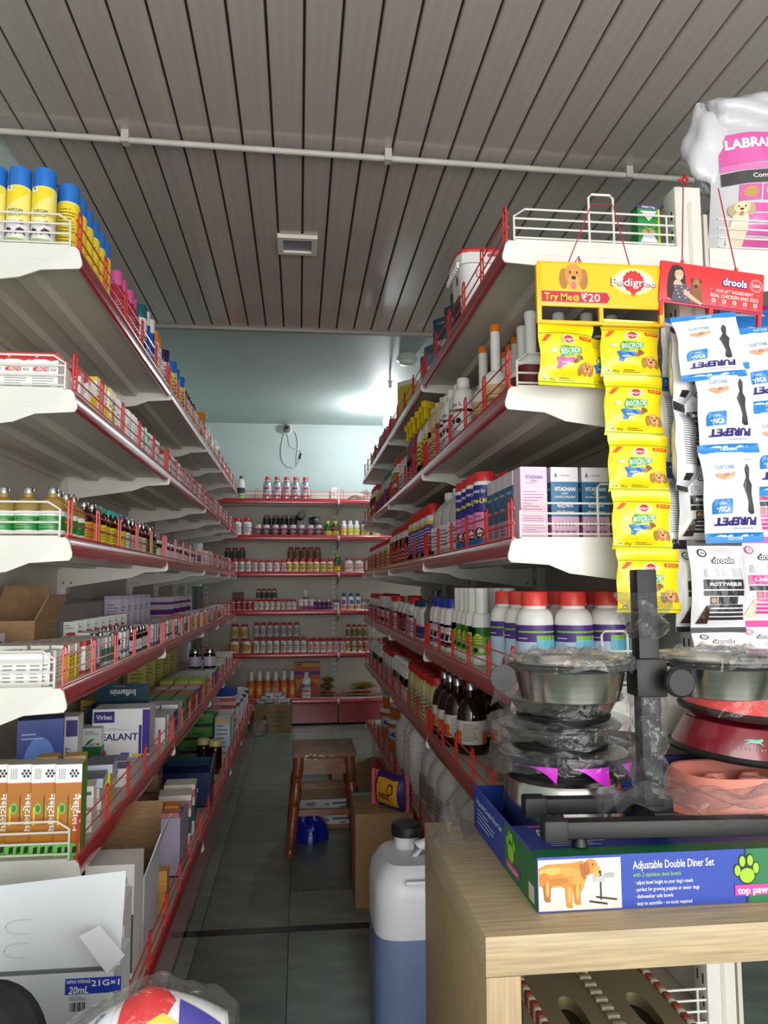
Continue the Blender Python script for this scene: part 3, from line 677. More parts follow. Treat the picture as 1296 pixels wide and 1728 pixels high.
for i in range(8): put(gw, (-0.77-0.0*i, 2.72+i*0.105, LV[3]+0.001+0.03), PI/2-1.0, 'pale green carton with red oval, %s in line on fourth left shelf' % NUM[i], 'pale green cartons with red ovals')
lil = carton('medicine_carton', 0.075, 0.06, 0.16, (200, 192, 212), [(0.9, 1.0, (178, 166, 190))], lines=(0.1, 0.8, 8, (140, 130, 160)))
for i in range(6): put(lil, (-0.83, 3.55+i*0.135, LV[3]+0.031), PI/2-1.0, 'tall lilac carton, %s in line at back of fourth left shelf' % NUM[i], 'tall lilac cartons')
pvp = carton('medicine_carton', 0.16, 0.06, 0.14, (214, 206, 214), [(0.3, 0.5, (120, 50, 140)), (0.7, 0.8, (120, 50, 140))], lines=(0.05, 0.25, 2, (150, 120, 150)))
for i in range(4): put(pvp, (-0.8, 4.55+i*0.24, LV[3]+0.031), PI/2-0.9, 'purple striped carton, %s in line at back of fourth left shelf' % NUM[i], 'purple striped cartons')
wl = carton('medicine_carton', 0.14, 0.1, 0.03, (228, 226, 224), [(0.2, 0.8, (216, 208, 206))])
for i in range(14): put(wl, (-0.8, 2.68+i*0.15, LV[3]+0.001), PI/2-1.0 if False else PI/2, 'flat white carton, %s in line at back of fourth left shelf' % NUM[i], 'flat white cartons at the back of fourth left shelf')
# open cardboard carton at the back of the fourth shelf
def open_carton(name, label, loc, rz, wx, dy, h, outer, inner, flaps, cat='box', tl=0.004, thick=0.004, rot=None):
    """carton with four walls, floor and hinged flaps; flaps = [(side, length, angle out from upright, skew)]"""
    t = thing(name, label, cat, loc, rz, None, rot)
    om = matof(outer); im = matof(inner); th = thick
    mb = MB()
    mb.box(-wx/2, wx/2, -dy/2, -dy/2+th, 0, h, om); mb.box(-wx/2, wx/2, dy/2-th, dy/2, 0, h, om)
    mb.box(-wx/2, -wx/2+th, -dy/2+th, dy/2-th, 0, h, om); mb.box(wx/2-th, wx/2, -dy/2+th, dy/2-th, 0, h, om)
    mb.box(-wx/2, wx/2, -dy/2, dy/2, 0, th, om)
    part('carton_body', mb, t)
    lin_ = MB(); e = 0.0006
    lin_.add([(-wx/2+th+e, -dy/2+th+e, th+e), (wx/2-th-e, -dy/2+th+e, th+e), (wx/2-th-e, dy/2-th-e, th+e), (-wx/2+th+e, dy/2-th-e, th+e), (-wx/2+th+e, -dy/2+th+e, h), (wx/2-th-e, -dy/2+th+e, h), (wx/2-th-e, dy/2-th-e, h), (-wx/2+th+e, dy/2-th-e, h)],
             [(0, 1, 2, 3), (0, 4, 5, 1), (1, 5, 6, 2), (2, 6, 7, 3), (3, 7, 4, 0)], im)
    part('inner_lining', lin_, t)
    for sd, ln_, an, sk in flaps:
        a = math.radians(an); L_ = wx if sd in 'fb' else dy
        f = MB()
        # flap in its own frame: along u, hinge at v=0; upright when a=0, folds outward
        P = [(-L_/2, 0), (L_/2, 0), (L_/2-sk, ln_), (-L_/2+sk, ln_)]
        def mp(u, v, o_):
            yy, zz = -v*math.sin(a)+o_*math.cos(a), v*math.cos(a)+o_*math.sin(a)
            if sd == 'f': return (u, -dy/2+yy, h+zz)
            if sd == 'b': return (-u, dy/2-yy, h+zz)
            if sd == 'l': return (-wx/2+yy, -u, h+zz)
            return (wx/2-yy, u, h+zz)
        f.add([mp(u, v, 0) for u, v in P]+[mp(u, v, th*0.7) for u, v in P], [(0, 1, 2, 3)], om)
        f.add([mp(u, v, th*0.7) for u, v in P], [(3, 2, 1, 0)], im)
        f.add([mp(u, v, 0) for u, v in P]+[mp(u, v, th*0.7) for u, v in P], [(0, 4, 5, 1), (1, 5, 6, 2), (2, 6, 7, 3), (3, 7, 4, 0)], om)
        part('flap', f, t)
    return t
CARDI = M('cardboard_inside', (140, 108, 76), 0.85, noise=0.08, nscale=40)
open_carton('cardboard_box', 'open brown cardboard carton at the back of fourth left shelf', (-0.845, 2.42, LV[3]+0.001), 0.0, 0.19, 0.2, 0.135, CARD, CARDI, [('b', 0.1, 5, 0.03), ('l', 0.08, -8, 0.01), ('r', 0.08, 25, 0.01)])
w5 = carton('medicine_carton', 0.1, 0.07, 0.11, (222, 220, 222), [(0.0, 0.3, (214, 210, 214))], lines=ln())
put(w5, (-0.83, 2.15, LV[3]+0.001), 0.1, 'plain white carton in front of the open cardboard carton', None)
# clear wrapped bundle behind
t = thing('wrapped_bundle', 'clear plastic wrapped bundle at back of fourth left shelf', 'package', (-0.845, 3.0, LV[3]+0.031))
part('wrap', MB().box(-0.05, 0.05, -0.32, 0.32, 0.0, 0.15, FILMW, b=0.012), t)
part('contents', MB().box(-0.04, 0.04, -0.3, 0.3, 0.003, 0.14, C((176, 172, 174))), t)
# ---- fifth shelf (it stands a little proud of the upper ones)
ORG = (178, 112, 32); LIME = (112, 205, 84)
def nest(A, wx, h):
    A.rect(-wx/2, h*0.80, wx/2, h, (238, 238, 236), 1); A.rect(-wx/2, h*0.785, wx/2, h*0.80, (210, 90, 60), 1)
    A.rect(-wx/2, 0, wx/2, h*0.14, LIME, 1)
    for i, (dx, dy) in enumerate(((0.1, 0.93), (0.24, 0.93), (0.03, 0.9), (0.17, 0.9), (0.31, 0.9), (0.1, 0.87), (0.24, 0.87))):
        x, y = dx*wx+0.002, dy*h
        A.poly([(x-0.0035, y), (x, y-0.004), (x+0.0035, y), (x, y+0.004)], (40, 34, 40), 2)
    for i in range(4): A.rect(-wx*0.38+i*wx*0.07, h*0.84, -wx*0.35+i*wx*0.07, h*0.96, (150, 150, 155), 2)
    A.text('नैस्टीलेप', wx*0.32, h*0.47, 0.013, (240, 236, 226), 3, bold=0.02, rot=-PI/2, w=h*0.42)
    A.ell(-wx*0.22, h*0.52, wx*0.13, h*0.062, (110, 200, 90), 2, 14); A.ell(-wx*0.22, h*0.52, wx*0.09, h*0.042, (60, 130, 50), 3, 12)
    A.rect(-wx*0.4, h*0.34, -wx*0.33, h*0.54, (226, 196, 40), 2)
    A.rect(-wx*0.02, h*0.34, wx*0.03, h*0.66, (120, 64, 20), 2); A.rect(wx*0.06, h*0.42, wx*0.11, h*0.56, (150, 180, 60), 2)
    for i in range(3): A.poly([(-wx*0.36+i*wx*0.28, h*0.03), (-wx*0.2+i*wx*0.28, h*0.04), (-wx*0.18+i*wx*0.28, h*0.11), (-wx*0.34+i*wx*0.28, h*0.1)], (34, 50, 24), 2)
nst = carton('ointment_carton', 0.0575, 0.055, 0.205, ORG, [(0.0, 1.0, (84, 134, 54))], art=None, top=(190, 184, 172))
A = Art(); A.rect(-0.02875, 0, 0.02875, 0.205, ORG, 0.5); nest(A, 0.0575, 0.205)
nst.parts = [p for p in nst.parts if p[0] != 'front_print']; nst.add('front_print', A.build('front_print', on_front(-0.0275), None, mesh_only=True))
for i, px in enumerate((-3, 39, 80.5, 122)):
    p = at(px, 1350, Y=1.925)
    put(nst, (p.x-0.003, 1.925+0.006*(3-i), LV[4]+0.001), 0.05, ('tall brown and lime ointment carton cut by the left picture edge', 'tall brown and lime ointment carton second from the picture edge', 'tall brown and lime ointment carton third from the picture edge', 'tall brown and lime ointment carton nearest the red wire guard')[i], 'brown and lime ointment cartons on fifth left shelf')
brn = carton('ointment_carton', 0.05, 0.05, 0.2, (196, 160, 90), [(0.0, 0.72, (110, 66, 30)), (0.72, 0.86, (150, 116, 60))], art=lambda A, wx, h: ([A.rect(wx*0.14, h*(0.1+0.05*i), wx*0.28, h*(0.135+0.05*i), (214, 196, 160), 3) for i in range(10)], A.lines(-wx*0.4, -wx*0.1, h*0.1, h*0.6, 6, (170, 130, 80), 2)))
put(brn, (-0.548, 2.035, LV[4]+0.001), 0.15, 'brown and gold ointment carton behind the lime ones', None)
put(brn, (-0.61, 2.03, LV[4]+0.001), 0.1, 'brown and gold ointment carton tucked second behind the lime ones', None)
def flat(name, wx, dy, h, base, fc, tc, art=None): return carton(name, wx, dy, h, base, [(0.0, 1.0, fc)], top=tc, art=art)
fA = flat('flat_carton', 0.1, 0.11, 0.026, (226, 222, 212), (224, 222, 214), (200, 196, 190)); fB = flat('flat_carton', 0.1, 0.1, 0.024, (110, 112, 130), (190, 200, 214), (120, 122, 140))
fC = flat('flat_carton', 0.09, 0.08, 0.03, (222, 200, 40), (226, 204, 44), (222, 206, 90)); fD = flat('flat_carton', 0.12, 0.1, 0.026, (222, 222, 222), (232, 232, 232), (84, 80, 150))
def dots(A, wx, h):
    A.ell(-wx*0.28, h*0.5, h*0.33, h*0.33, (130, 74, 40), 2, 12)
    for i in range(8): A.ell(-wx*0.28+h*0.46*math.cos(i*PI/4), h*0.5+h*0.46*math.sin(i*PI/4)*0.95, h*0.05, h*0.05, (90, 70, 50), 2, 6)
    A.rect(wx*0.0, h*0.5, wx*0.12, h*0.9, (210, 180, 200), 2); A.rect(wx*0.0, h*0.1, wx*0.12, h*0.4, (226, 190, 150), 2); A.rect(wx*0.2, h*0.55, wx*0.45, h*0.7, (70, 110, 80), 2)
fE = carton('flat_carton', 0.1, 0.06, 0.055, (232, 230, 224), [(0.95, 1.0, (90, 150, 70))], art=dots)
stk = [(-0.572, 2.12, [fA, fA, fE], 'white flat carton'), (-0.575, 2.225, [fA, fA, fA, fB], 'grey topped flat carton'), (-0.57, 2.335, [fC, fC, fC, fB], 'yellow flat carton'), (-0.6, 2.46, [fA, fB, fB], 'slate flat carton'), (-0.585, 2.57, [fA, fD], 'violet topped flat carton'), (-0.62, 2.68, [fA, fD], 'white and violet flat carton')]
for x, y, ks, ds in stk:
    z = LV[4]+0.001
    for i, k in enumerate(ks):
        put(k, (x+rnd.uniform(-0.006, 0.006), y+rnd.uniform(-0.004, 0.004), z), 0.12, '%s, %s in its pile on fifth left shelf' % (ds, ('lowest', 'second', 'third', 'fourth', 'topmost')[i]), 'flat cartons piled on fifth left shelf')
        z += {id(fA): 0.026, id(fB): 0.024, id(fC): 0.03, id(fD): 0.026, id(fE): 0.055}[id(k)]+0.0008
# cartons in the second rank
def blu(A, wx, h):
    A.ell(0, h*0.5, wx*0.34, h*0.3, (90, 130, 210), 1, 18); A.lines(-wx*0.4, wx*0.1, h*0.1, h*0.25, 3, (190, 200, 230), 2); A.lines(-wx*0.4, wx*0.1, h*0.76, h*0.86, 2, (150, 170, 220), 2)
bl5 = carton('medicine_carton', 0.12, 0.09, 0.24, (38, 62, 140), [(0.0, 1.0, (38, 62, 140))], art=blu)
put(bl5, (at(70, 1230, Y=2.36).x, 2.36, LV[4]+0.001), 0.25, 'deep blue carton standing behind the tall brown cartons', None)
def heal(A, wx, h):
    A.rect(-wx*0.48, h*0.72, -wx*0.12, h*0.95, (52, 44, 130), 2); A.text('Virbac', -wx*0.3, h*0.84, h*0.1, W_, 3, w=wx*0.28)
    A.text('HEALANT', -wx*0.08, h*0.43, h*0.14, (38, 34, 110), 3, bold=0.02, w=wx*0.76); A.text('CREAM', -wx*0.4, h*0.3, h*0.04, (120, 120, 150), 3)
    A.rect(wx*0.37, 0, wx*0.5, h*0.98, (48, 36, 140), 2); A.rect(wx*0.31, 0, wx*0.36, h*0.66, (48, 36, 140), 2)
    A.ell(-wx*0.34, h*0.09, wx*0.1, h*0.09, (214, 84, 70), 2, 14); A.lines(-wx*0.48, wx*0.2, h*0.55, h*0.62, 2, (180, 180, 200), 2)
    A.rect(wx*0.0, h*0.04, wx*0.15, h*0.1, (90, 80, 150), 3); A.rect(wx*0.2, 0.02*h, wx*0.5, h*0.07, (232, 200, 60), 3)
hl = carton('medicine_carton', 0.2, 0.13, 0.172, (236, 236, 238), [(0.0, 1.0, (214, 212, 212))], art=None)
A = Art(); A.rect(-0.1, 0, 0.1, 0.172, (236, 236, 238), 0.5); heal(A, 0.2, 0.172)
hl.parts = [p for p in hl.parts if p[0] != 'front_print']; hl.add('front_print', A.build('front_print', on_front(-0.065), None, mesh_only=True))
put(hl, (-0.638, 3.0, LV[4]+0.001), 0.04, 'large white cream carton with violet bars facing the aisle mouth', None)
hs_ = carton('medicine_carton', 0.07, 0.09, 0.215, (222, 220, 224), [(0.0, 1.0, (222, 220, 224))], art=lambda A, wx, h: (A.text('HEALANT', wx*0.1, h*0.35, 0.014, (60, 56, 110), 3, rot=PI/2, w=h*0.45), A.lines(-wx*0.45, -wx*0.2, h*0.1, h*0.8, 10, (160, 160, 180), 2), A.rect(wx*0.0, h*0.72, wx*0.48, h*0.95, (70, 64, 120), 2)))
put(hs_, (at(116, 1230, Y=2.56).x, 2.56, LV[4]+0.001), 0.1, 'narrow white cream carton beside the deep blue carton', None)
pol = carton('medicine_carton', 0.062, 0.08, 0.115, (222, 228, 224), [(0.0, 0.45, (24, 104, 60))], art=lambda A, wx, h: (A.poly([(-wx*0.5, h*0.4), (-wx*0.2, h*0.62), (wx*0.1, h*0.7), (wx*0.1, h*0.66), (-wx*0.15, h*0.55)], (24, 104, 60), 2), A.text('POLBACTAM', wx*0.05, h*0.52, h*0.09, (40, 44, 46), 3, w=wx*0.7), A.lines(-wx*0.4, wx*0.4, h*0.8, h*0.92, 2, Gy, 2)))
for i, px in enumerate((135, 160)): put(pol, (at(px, 1230, Y=2.92).x, 2.92, LV[4]+0.001), 0.03, ('green and white carton next to the narrow cream carton', 'green and white carton next to the large cream carton')[i], 'green and white cartons on fifth left shelf')
TEALC = (14, 66, 84)
t = open_carton('medicine_carton', 'dark teal open carton with raised lid behind the cream carton', (-0.705, 3.2, LV[4]+0.001), 0.03, 0.21, 0.16, 0.15, TEALC, TEALC, [('b', 0.07, 14, 0.004)])
Art().text('Inflamin', 0, 0.035, 0.024, (232, 236, 236), 1, bold=0.02, rot=PI, w=0.1).lines(-0.04, 0.04, 0.058, 0.064, 1, (140, 170, 180), 1).build('lid_print', lambda u, v, w_: (u, 0.08-0.006+v*math.sin(math.radians(14)), 0.15+v*math.cos(math.radians(14))), t)
ye = carton('medicine_carton', 0.075, 0.06, 0.13, (206, 190, 40), [(0.0, 1.0, (214, 196, 44))], lines=ln((120, 110, 40)))
for i in range(2): put(ye, (-0.885, 3.5+0.09*i, LV[4]+0.001), 0.05, 'mustard yellow carton behind the raised teal lid, '+('nearer one', 'farther one')[i], 'mustard yellow cartons')
c5 = [carton('stacked_carton', 0.06, 0.07, hh, b_, [(0.0, 1.0, f_)], top=tp) for hh, b_, f_, tp in ((0.10, (226, 226, 226), (222, 222, 226), (206, 208, 204)), (0.085, (130, 126, 170), (84, 76, 150), (200, 200, 206)), (0.09, (110, 160, 110), (70, 120, 70), (130, 176, 124)), (0.09, (190, 120, 60), (170, 100, 40), (200, 150, 96)), (0.085, (226, 226, 232), (70, 80, 150), (230, 226, 226)), (0.085, (222, 120, 150), (200, 80, 120), (230, 160, 180)), (0.1, (170, 196, 80), (160, 186, 60), (190, 206, 120)))]
nm5 = ['white', 'violet fronted', 'green', 'ochre', 'white and blue', 'rose pink', 'lime']
y = 3.2
for ki, n in ((0, 3), (1, 2), (0, 2), (2, 4), (3, 3), (4, 2), (5, 2), (6, 4), (0, 3), (4, 4), (2, 3), (0, 6), (3, 3), (0, 6)):
    for i in range(n):
        for j in range(3 if y < 5.0 else 2):
            if y < 3.3 and j > 0: continue
            lab = '%s stacked carton on fifth left shelf %s' % (nm5[ki], zone(y)); seen5 = globals().setdefault('_c5n', {}); seen5[lab] = seen5.get(lab, 0)+1
            put(c5[ki], (LX[4]-0.05-j*0.078+rnd.uniform(-0.003, 0.003), y, LV[4]+0.001), PI/2+rnd.uniform(-0.05, 0.05), more(lab, ', %s from the near end' % NUM[seen5[lab]-1]) if seen5[lab] <= 26 else lab, lab)
        y += 0.066
    if y > 6.55: break
ty = carton('medicine_carton', 0.1, 0.06, 0.23, (186, 180, 104), [(0.9, 1.0, (206, 190, 60))], lines=(0.1, 0.8, 8, (130, 124, 70)))
for i in range(5): put(ty, (-0.858, 4.25+i*0.26, LV[4]+0.001), PI/2-1.0, 'tall olive yellow carton, %s against the panel of fifth left shelf' % NUM[i], 'tall olive yellow cartons')
jar = bottle('dark_jar', 0.12, 0.04, 0.034, 0.085, 0.01, GLASS_AMBER, (0.036, 0.022), SILVER, [(0.015, 0.075, (204, 190, 214))], rib=False, cat='jar')
for i in range(2): put(jar, (-0.66+0.09*i, 5.12+0.02*i, LV[4]+0.09), 0, 'dark jar with silver lid on fifth left shelf cartons, %s' % ('deeper one', 'outer one')[i], 'dark silver lid jars')
# crumpled film with red packet at near left of the fifth shelf
def crumple(name, label, loc, r, sy, sz, mat, seed, cat='plastic', amp=0.35, n=14):
    t = thing(name, label, cat, loc)
    rr = random.Random(seed); ph = [rr.uniform(0, 6) for _ in range(6)]
    def fn(u, v):
        a = 2*PI*u; b = PI*(v-0.5)
        k = 1+amp*(math.sin(3*a+ph[0])*math.cos(2*b+ph[1])*0.5+math.sin(7*a+ph[2])*math.sin(5*b+ph[3])*0.3+math.sin(11*a+ph[4]+4*b)*0.2)
        k = k if 0.01 < v < 0.99 else 1
        x, y_, z = r*k*math.cos(a)*math.cos(b), r*sy*k*math.sin(a)*math.cos(b), r*sz*(1+k*math.sin(b))
        return (x, y_, max(0, z))
    part('film', MB().grid(fn, n*2, n, mat), t, sharp=20)
    return t
t = crumple('plastic_bag', 'crumpled clear bag with red packets behind brown cartons', (-0.83, 2.14, LV[4]+0.001), 0.08, 0.8, 1.1, FILMW, 3)
part('packet', MB().box(-0.05, 0.04, -0.03, 0.03, 0.004, 0.13, C((170, 40, 50)), b=0.01), t)
# ---- bottom shelf
def ctn(name, label, px0, px1, pytop, Y, dy, base, fc=None, tc=None, art=None, rz=0.0, lev=5, lines=None, z0=None, cat='box', group=None):
    """carton on a left shelf whose front face spans photo columns px0..px1 and rises to row pytop"""
    z = LV[lev]+0.001 if z0 is None else z0
    zm = at((px0+px1)/2, pytop, Y=Y).z
    x0 = at(px0, pytop+20, Y=Y).x; x1 = at(px1, pytop+20, Y=Y).x
    k = carton(name, x1-x0, dy, zm-z, base, [(0, 1, fc)] if fc else [], top=tc, art=art, lines=lines, cat=cat)
    if fc and art is None: pass
    return put(k, ((x0+x1)/2, Y+dy/2, z), rz, label, group)
WCARD = M('white_cardboard', (206, 208, 213), 0.6, noise=0.02, nscale=5)
def pinkart(A, wx, h):
    A.rect(-wx/2, h*0.78, wx/2, h*0.92, (190, 50, 120), 2); A.rect(-wx/2, h*0.08, wx/2, h*0.42, (204, 40, 120), 2)
    for i in range(5): A.rect(-wx*0.4, h*(0.54+i*0.045), wx*0.3, h*(0.56+i*0.045), (206, 60, 130), 2)
    for i in range(4): A.rect(-wx/2, h*(0.25+i*0.03), wx*0.4, h*(0.256+i*0.03), W_, 3)
kk = carton('medicine_carton', 0.1, 0.09, 0.25, (232, 228, 230), [], art=pinkart); put(kk, (-0.455, 2.0, LV[5]+0.001), 0.02, 'white carton with magenta bands on bottom left shelf', None)
def ribart(A, wx, h):
    A.text('RIBBON', wx*0.2, h*0.87, h*0.05, (60, 60, 60), 2, w=wx*0.3); A.text('PACK', wx*0.24, h*0.80, h*0.05, (60, 60, 60), 2, w=wx*0.2)
    A.rect(-wx/2, h*0.1, wx/2, h*0.58, (44, 92, 60), 2); A.poly([(-wx/2, h*0.58), (wx*0.1, h*0.72), (wx*0.14, h*0.7), (-wx*0.2, h*0.58)], (90, 100, 96), 2)
kk = carton('medicine_carton', 0.12, 0.12, 0.29, (226, 226, 222), [], art=ribart); put(kk, (-0.468, 2.14, LV[5]+0.001), 0.0, 'white and green ribbon pack carton on bottom left shelf', None)
t = open_carton('cardboard_box', 'open white carton with brown flaps on bottom left shelf', (-0.515, 2.37, LV[5]+0.001), 0.02, 0.2, 0.26, 0.2, WCARD, CARD, [('b', 0.13, 18, 0.0), ('r', 0.11, 20, 0.03), ('l', 0.1, -35, 0.03)])
t = open_carton('cardboard_box', 'brown flap topped carton leaning over the bottom left red guard', (-0.465, 2.14+0.05, LV[5]+0.001), 0.0, 0.0+0.0001+0.06, 0.06, 0.17, WCARD, CARD, [('r', 0.1, 24, 0.01)]) if False else None
ctn('medicine_carton', 'brown edged storage carton behind the open white carton', 150, 190, 1440, 2.5, 0.2, CARD)
for i in range(4):
    p = at(262, 1425+i*14, Y=2.3)
    k = flat('flat_carton', 0.06, 0.05, 0.03, (196, 140, 60), (206, 150, 70), (210, 160, 84))
    put(k, (-0.425, 2.53, LV[5]+0.001+i*0.031), 0.02, 'orange and black printed flat carton, %s of the pile by the red guard' % ('lowest', 'second', 'third', 'topmost')[i], 'orange flat cartons')
# lilac tray full of rose cartons
t = open_carton('display_box', 'lilac open display box full of rose cartons', (at(275, 1400, Y=2.8).x-0.05, 2.9, LV[5]+0.001), 0.0, 0.215, 0.2, 0.195, (178, 170, 196), (160, 150, 176), [])
rose = carton('small_carton', 0.033, 0.05, 0.16, (206, 140, 140), [(0.0, 1.0, (204, 120, 124))], top=(206, 130, 130))
bx_ = at(275, 1400, Y=2.8).x-0.05
for i in range(6): put(rose, (bx_-0.085+i*0.034, 2.835, LV[5]+0.05), 0.0, 'rose carton, %s from the left in the lilac display box' % NUM[i], 'rose cartons in the lilac box')
ora = carton('small_carton', 0.05, 0.06, 0.16, (222, 140, 50), [(0, 1, (220, 140, 50))], top=(226, 150, 60))
for i in range(2): put(ora, (bx_+0.01+i*0.055, 2.91, LV[5]+0.055), 0.0, 'orange carton in the lilac display box, %s' % ('left one', 'right one')[i], 'orange cartons in the lilac box')
wt = carton('medicine_carton', 0.12, 0.1, 0.2, (226, 222, 214), [(0.3, 0.6, (30, 80, 80)), (0.75, 0.9, (200, 110, 130))], top=(222, 218, 204), lines=ln())
put(wt, (-0.465, 3.12, LV[5]+0.001), 0.1, 'cream topped carton with teal band behind lilac box', None)
put(wt, (-0.47, 3.28, LV[5]+0.001), 0.05, 'cream topped carton with teal band in front of the navy box', None)
# foil filled trays
FOIL = M('silver_foil', (214, 214, 216), 0.22, metal=1.0, bump=1.0, nscale=60)
def foiltray(label, x, y, z):
    t = open_carton('cardboard_tray', label, (x, y, z), 0.03, 0.17, 0.12, 0.07, CARD, CARDI, [])
    rr = random.Random(int(y*100))
    for i in range(9):
        a, b = rr.uniform(-0.06, 0.06), rr.uniform(-0.035, 0.035)
        part('foil_strip', MB().box(-0.03, 0.03, -0.02, 0.02, -0.003, 0.003, FOIL, Matrix.Translation((a, b, 0.055+i*0.004)) @ Matrix.Rotation(rr.uniform(0, 3), 4, 'Z') @ Matrix.Rotation(rr.uniform(-0.5, 0.5), 4, 'X'), b=0.001), t)
foiltray('cardboard tray of silver foil strips, lower one by the lilac box', -0.66, 3.2, LV[5]+0.001)
k = carton('cardboard_box', 0.2, 0.16, 0.14, CARD); put(k, (-0.66, 3.42, LV[5]+0.001), 0, 'closed brown carton under the second tray of foil strips', None)
foiltray('cardboard tray of silver foil strips standing on a brown carton', -0.66, 3.42, LV[5]+0.142)
t = open_carton('medicine_carton', 'navy open carton with wide lid near the bottom left guard', (-0.5, 3.72, LV[5]+0.001), 0.0, 0.22, 0.16, 0.15, (28, 46, 92), (60, 92, 116), [('f', 0.13, 62, 0.0), ('r', 0.08, 10, 0.02), ('b', 0.05, -30, 0.01)])
Art().text('Ceflox M', 0, 0.075, 0.018, W_, 2, w=0.11).build('lettering', on_front(-0.08), t)
p_ = carton('medicine_carton', 0.15, 0.12, 0.16, (220, 220, 226), [(0.75, 0.9, (70, 70, 80))], lines=(0.1, 0.6, 4, Gy), top=(190, 186, 180))
put(p_, (-0.68, 3.95, LV[5]+0.001), 0.05, 'white carton with dark heading behind the navy open carton', None)
yj = bottle('dark_jar', 0.17, 0.036, 0.03, 0.12, 0.016, GLASS_AMBER, (0.033, 0.03), (206, 192, 120), [], cat='jar')
for i, px in enumerate((343, 363)): put(yj, (at(px, 1270, Y=4.34-0.05*i).x, 4.34-0.05*i, LV[5]+0.001), 0, ('yellow lidded dark jar nearer the shelf back on bottom left shelf', 'yellow lidded dark jar nearer the red guard on bottom left shelf')[i], 'yellow lidded dark jars')
gb = carton('green_carton', 0.19, 0.12, 0.075, (46, 132, 52), [(0.0, 0.25, (20, 40, 24)), (0.25, 1.0, (60, 156, 62))], top=(66, 156, 70), art=lambda A, wx, h: (A.rect(wx*0.1, h*0.8, wx*0.4, h*0.88, (220, 110, 60), 2), [A.ell(-wx*0.3+i*wx*0.1, h*0.45, wx*0.035, h*0.12, (30, 80, 34), 2, 8) for i in range(6)]), cat='box')
for i in range(3): put(gb, (-0.605, 4.85, LV[5]+0.001+i*0.077), 0.03, 'green carton, %s of the stack near the shelf edge' % ('lowest', 'middle', 'topmost')[i], 'green cartons stacked on bottom left shelf')
for i in range(3): put(gb, (-0.82, 4.8, LV[5]+0.001+i*0.077), 0.0, 'green carton, %s of the stack deeper in the shelf' % ('lowest', 'middle', 'topmost')[i], 'green cartons stacked deeper in bottom left shelf')
wb = carton('medicine_carton', 0.09, 0.13, 0.2, (190, 212, 226), [(0.85, 1.0, (200, 180, 130))], lines=ln())
put(wb, (-0.448, 4.85, LV[5]+0.001), 0.0, 'pale blue and white carton beside the green cartons', None)
put(wb, (-0.448, 5.05, LV[5]+0.001), 0.0, 'pale blue and white carton behind another by the green cartons', None)
rw = carton('flat_carton', 0.24, 0.12, 0.045, (214, 206, 206), [(0.2, 0.75, (190, 60, 60))], top=(210, 200, 200), art=lambda A, wx, h: A.lines(-wx*0.4, wx*0.4, h*0.3, h*0.65, 1, W_, 3))
for i in range(5): put(rw, (-0.555+0.008*(i % 2), 5.55, LV[5]+0.001+i*0.0465), 0.05*(i % 3), 'red striped white flat carton, %s of the far stack' % ('lowest', 'second', 'third', 'fourth', 'fifth', 'topmost')[i], 'red striped flat cartons')
bp_ = carton('flat_carton', 0.14, 0.1, 0.05, (24, 62, 160), [(0, 1, (24, 62, 160))]); put(bp_, (-0.5, 5.56, LV[5]+0.236), -0.1, 'bright blue packet on top of the red striped stack', None)
for i in range(7): put(wt if i % 2 else p_, (-0.5-0.16*(i % 2), 5.85+i*0.105, LV[5]+0.001), 0.1*i, 'assorted pale carton at far end of bottom left shelf, %s past the striped stack' % ('one', 'two', 'three', 'four', 'five', 'six', 'seven')[i], 'assorted cartons at far end of bottom left shelf')
# ---- floor carton in front of the left bay: syringe box with raised lid
xr = at(192, 1650, Y=1.55).x; zt = at(100, 1645, Y=1.55).z
W = 0.44; H5 = zt
t = open_carton('syringe_box', 'large white syringe carton with raised lid at the left front', (xr-W/2, 1.55+0.07, 0.0), 0.0, W, 0.14, H5, WCARD, WCARD, [('r', 0.11, -72, 0.06)], thick=0.005)
lm = MB(); lw = 0.165
def lid(u, v, o=0.0): return (W*(u-0.5)+0.006, -0.068+0.02+v*lw*0.2+o*0.9, H5+0.001+v*lw*0.97-o*0.2)
lm.add([lid(0, 0), lid(1, 0), lid(1, 1), lid(0, 0.8), lid(0, 0, 0.005), lid(1, 0, 0.005), lid(1, 1, 0.005), lid(0, 0.8, 0.005)], [(0, 1, 2, 3), (7, 6, 5, 4), (0, 4, 5, 1), (1, 5, 6, 2), (2, 6, 7, 3), (3, 7, 4, 0)], WCARD)
part('lid', lm, t)
OB = Vector((xr-W/2, 1.62, 0))
part('side_tab', MB().add([at(x, y, Y=Y_)-OB for x, y, Y_ in ((133, 1580, 1.515), (168, 1562, 1.535), (211, 1612, 1.552), (180, 1643, 1.52))], [(0, 1, 2, 3)], WCARD), t)
A = Art(); u0 = at(110, 1660, Y=1.55).x-(xr-W/2); A.rect(u0, H5-0.036, u0+0.1, H5-0.008, (36, 58, 170), 1)
A.text('NIPRO SYRINGE', u0+0.003, H5-0.0135, 0.006, W_, 2, align='l', w=0.042); A.text('20mL', u0+0.006, H5-0.028, 0.0125, W_, 2, bold=0.02, align='l', shear=0.2, w=0.036)
A.text('21G×1', u0+0.047, H5-0.0175, 0.0105, W_, 2, bold=0.015, align='l', w=0.05); A.lines(u0+0.008, u0+0.04, H5-0.047, H5-0.039, 3, (90, 90, 96), 1)
for i in range(9): A.rect(u0+0.01+i*0.003, H5-0.066, u0+0.011+i*0.003+(i % 3)*0.0006, H5-0.05, (40, 40, 44), 1)
A.build('printed_label', on_front(-0.07), t)
EMB = M('embossed_card', (206, 208, 212), 0.6)
def lidmap(u, v, o): q = Vector(lid(0.5+u/W, v/lw)); return (q.x, q.y-0.002-o, q.z)
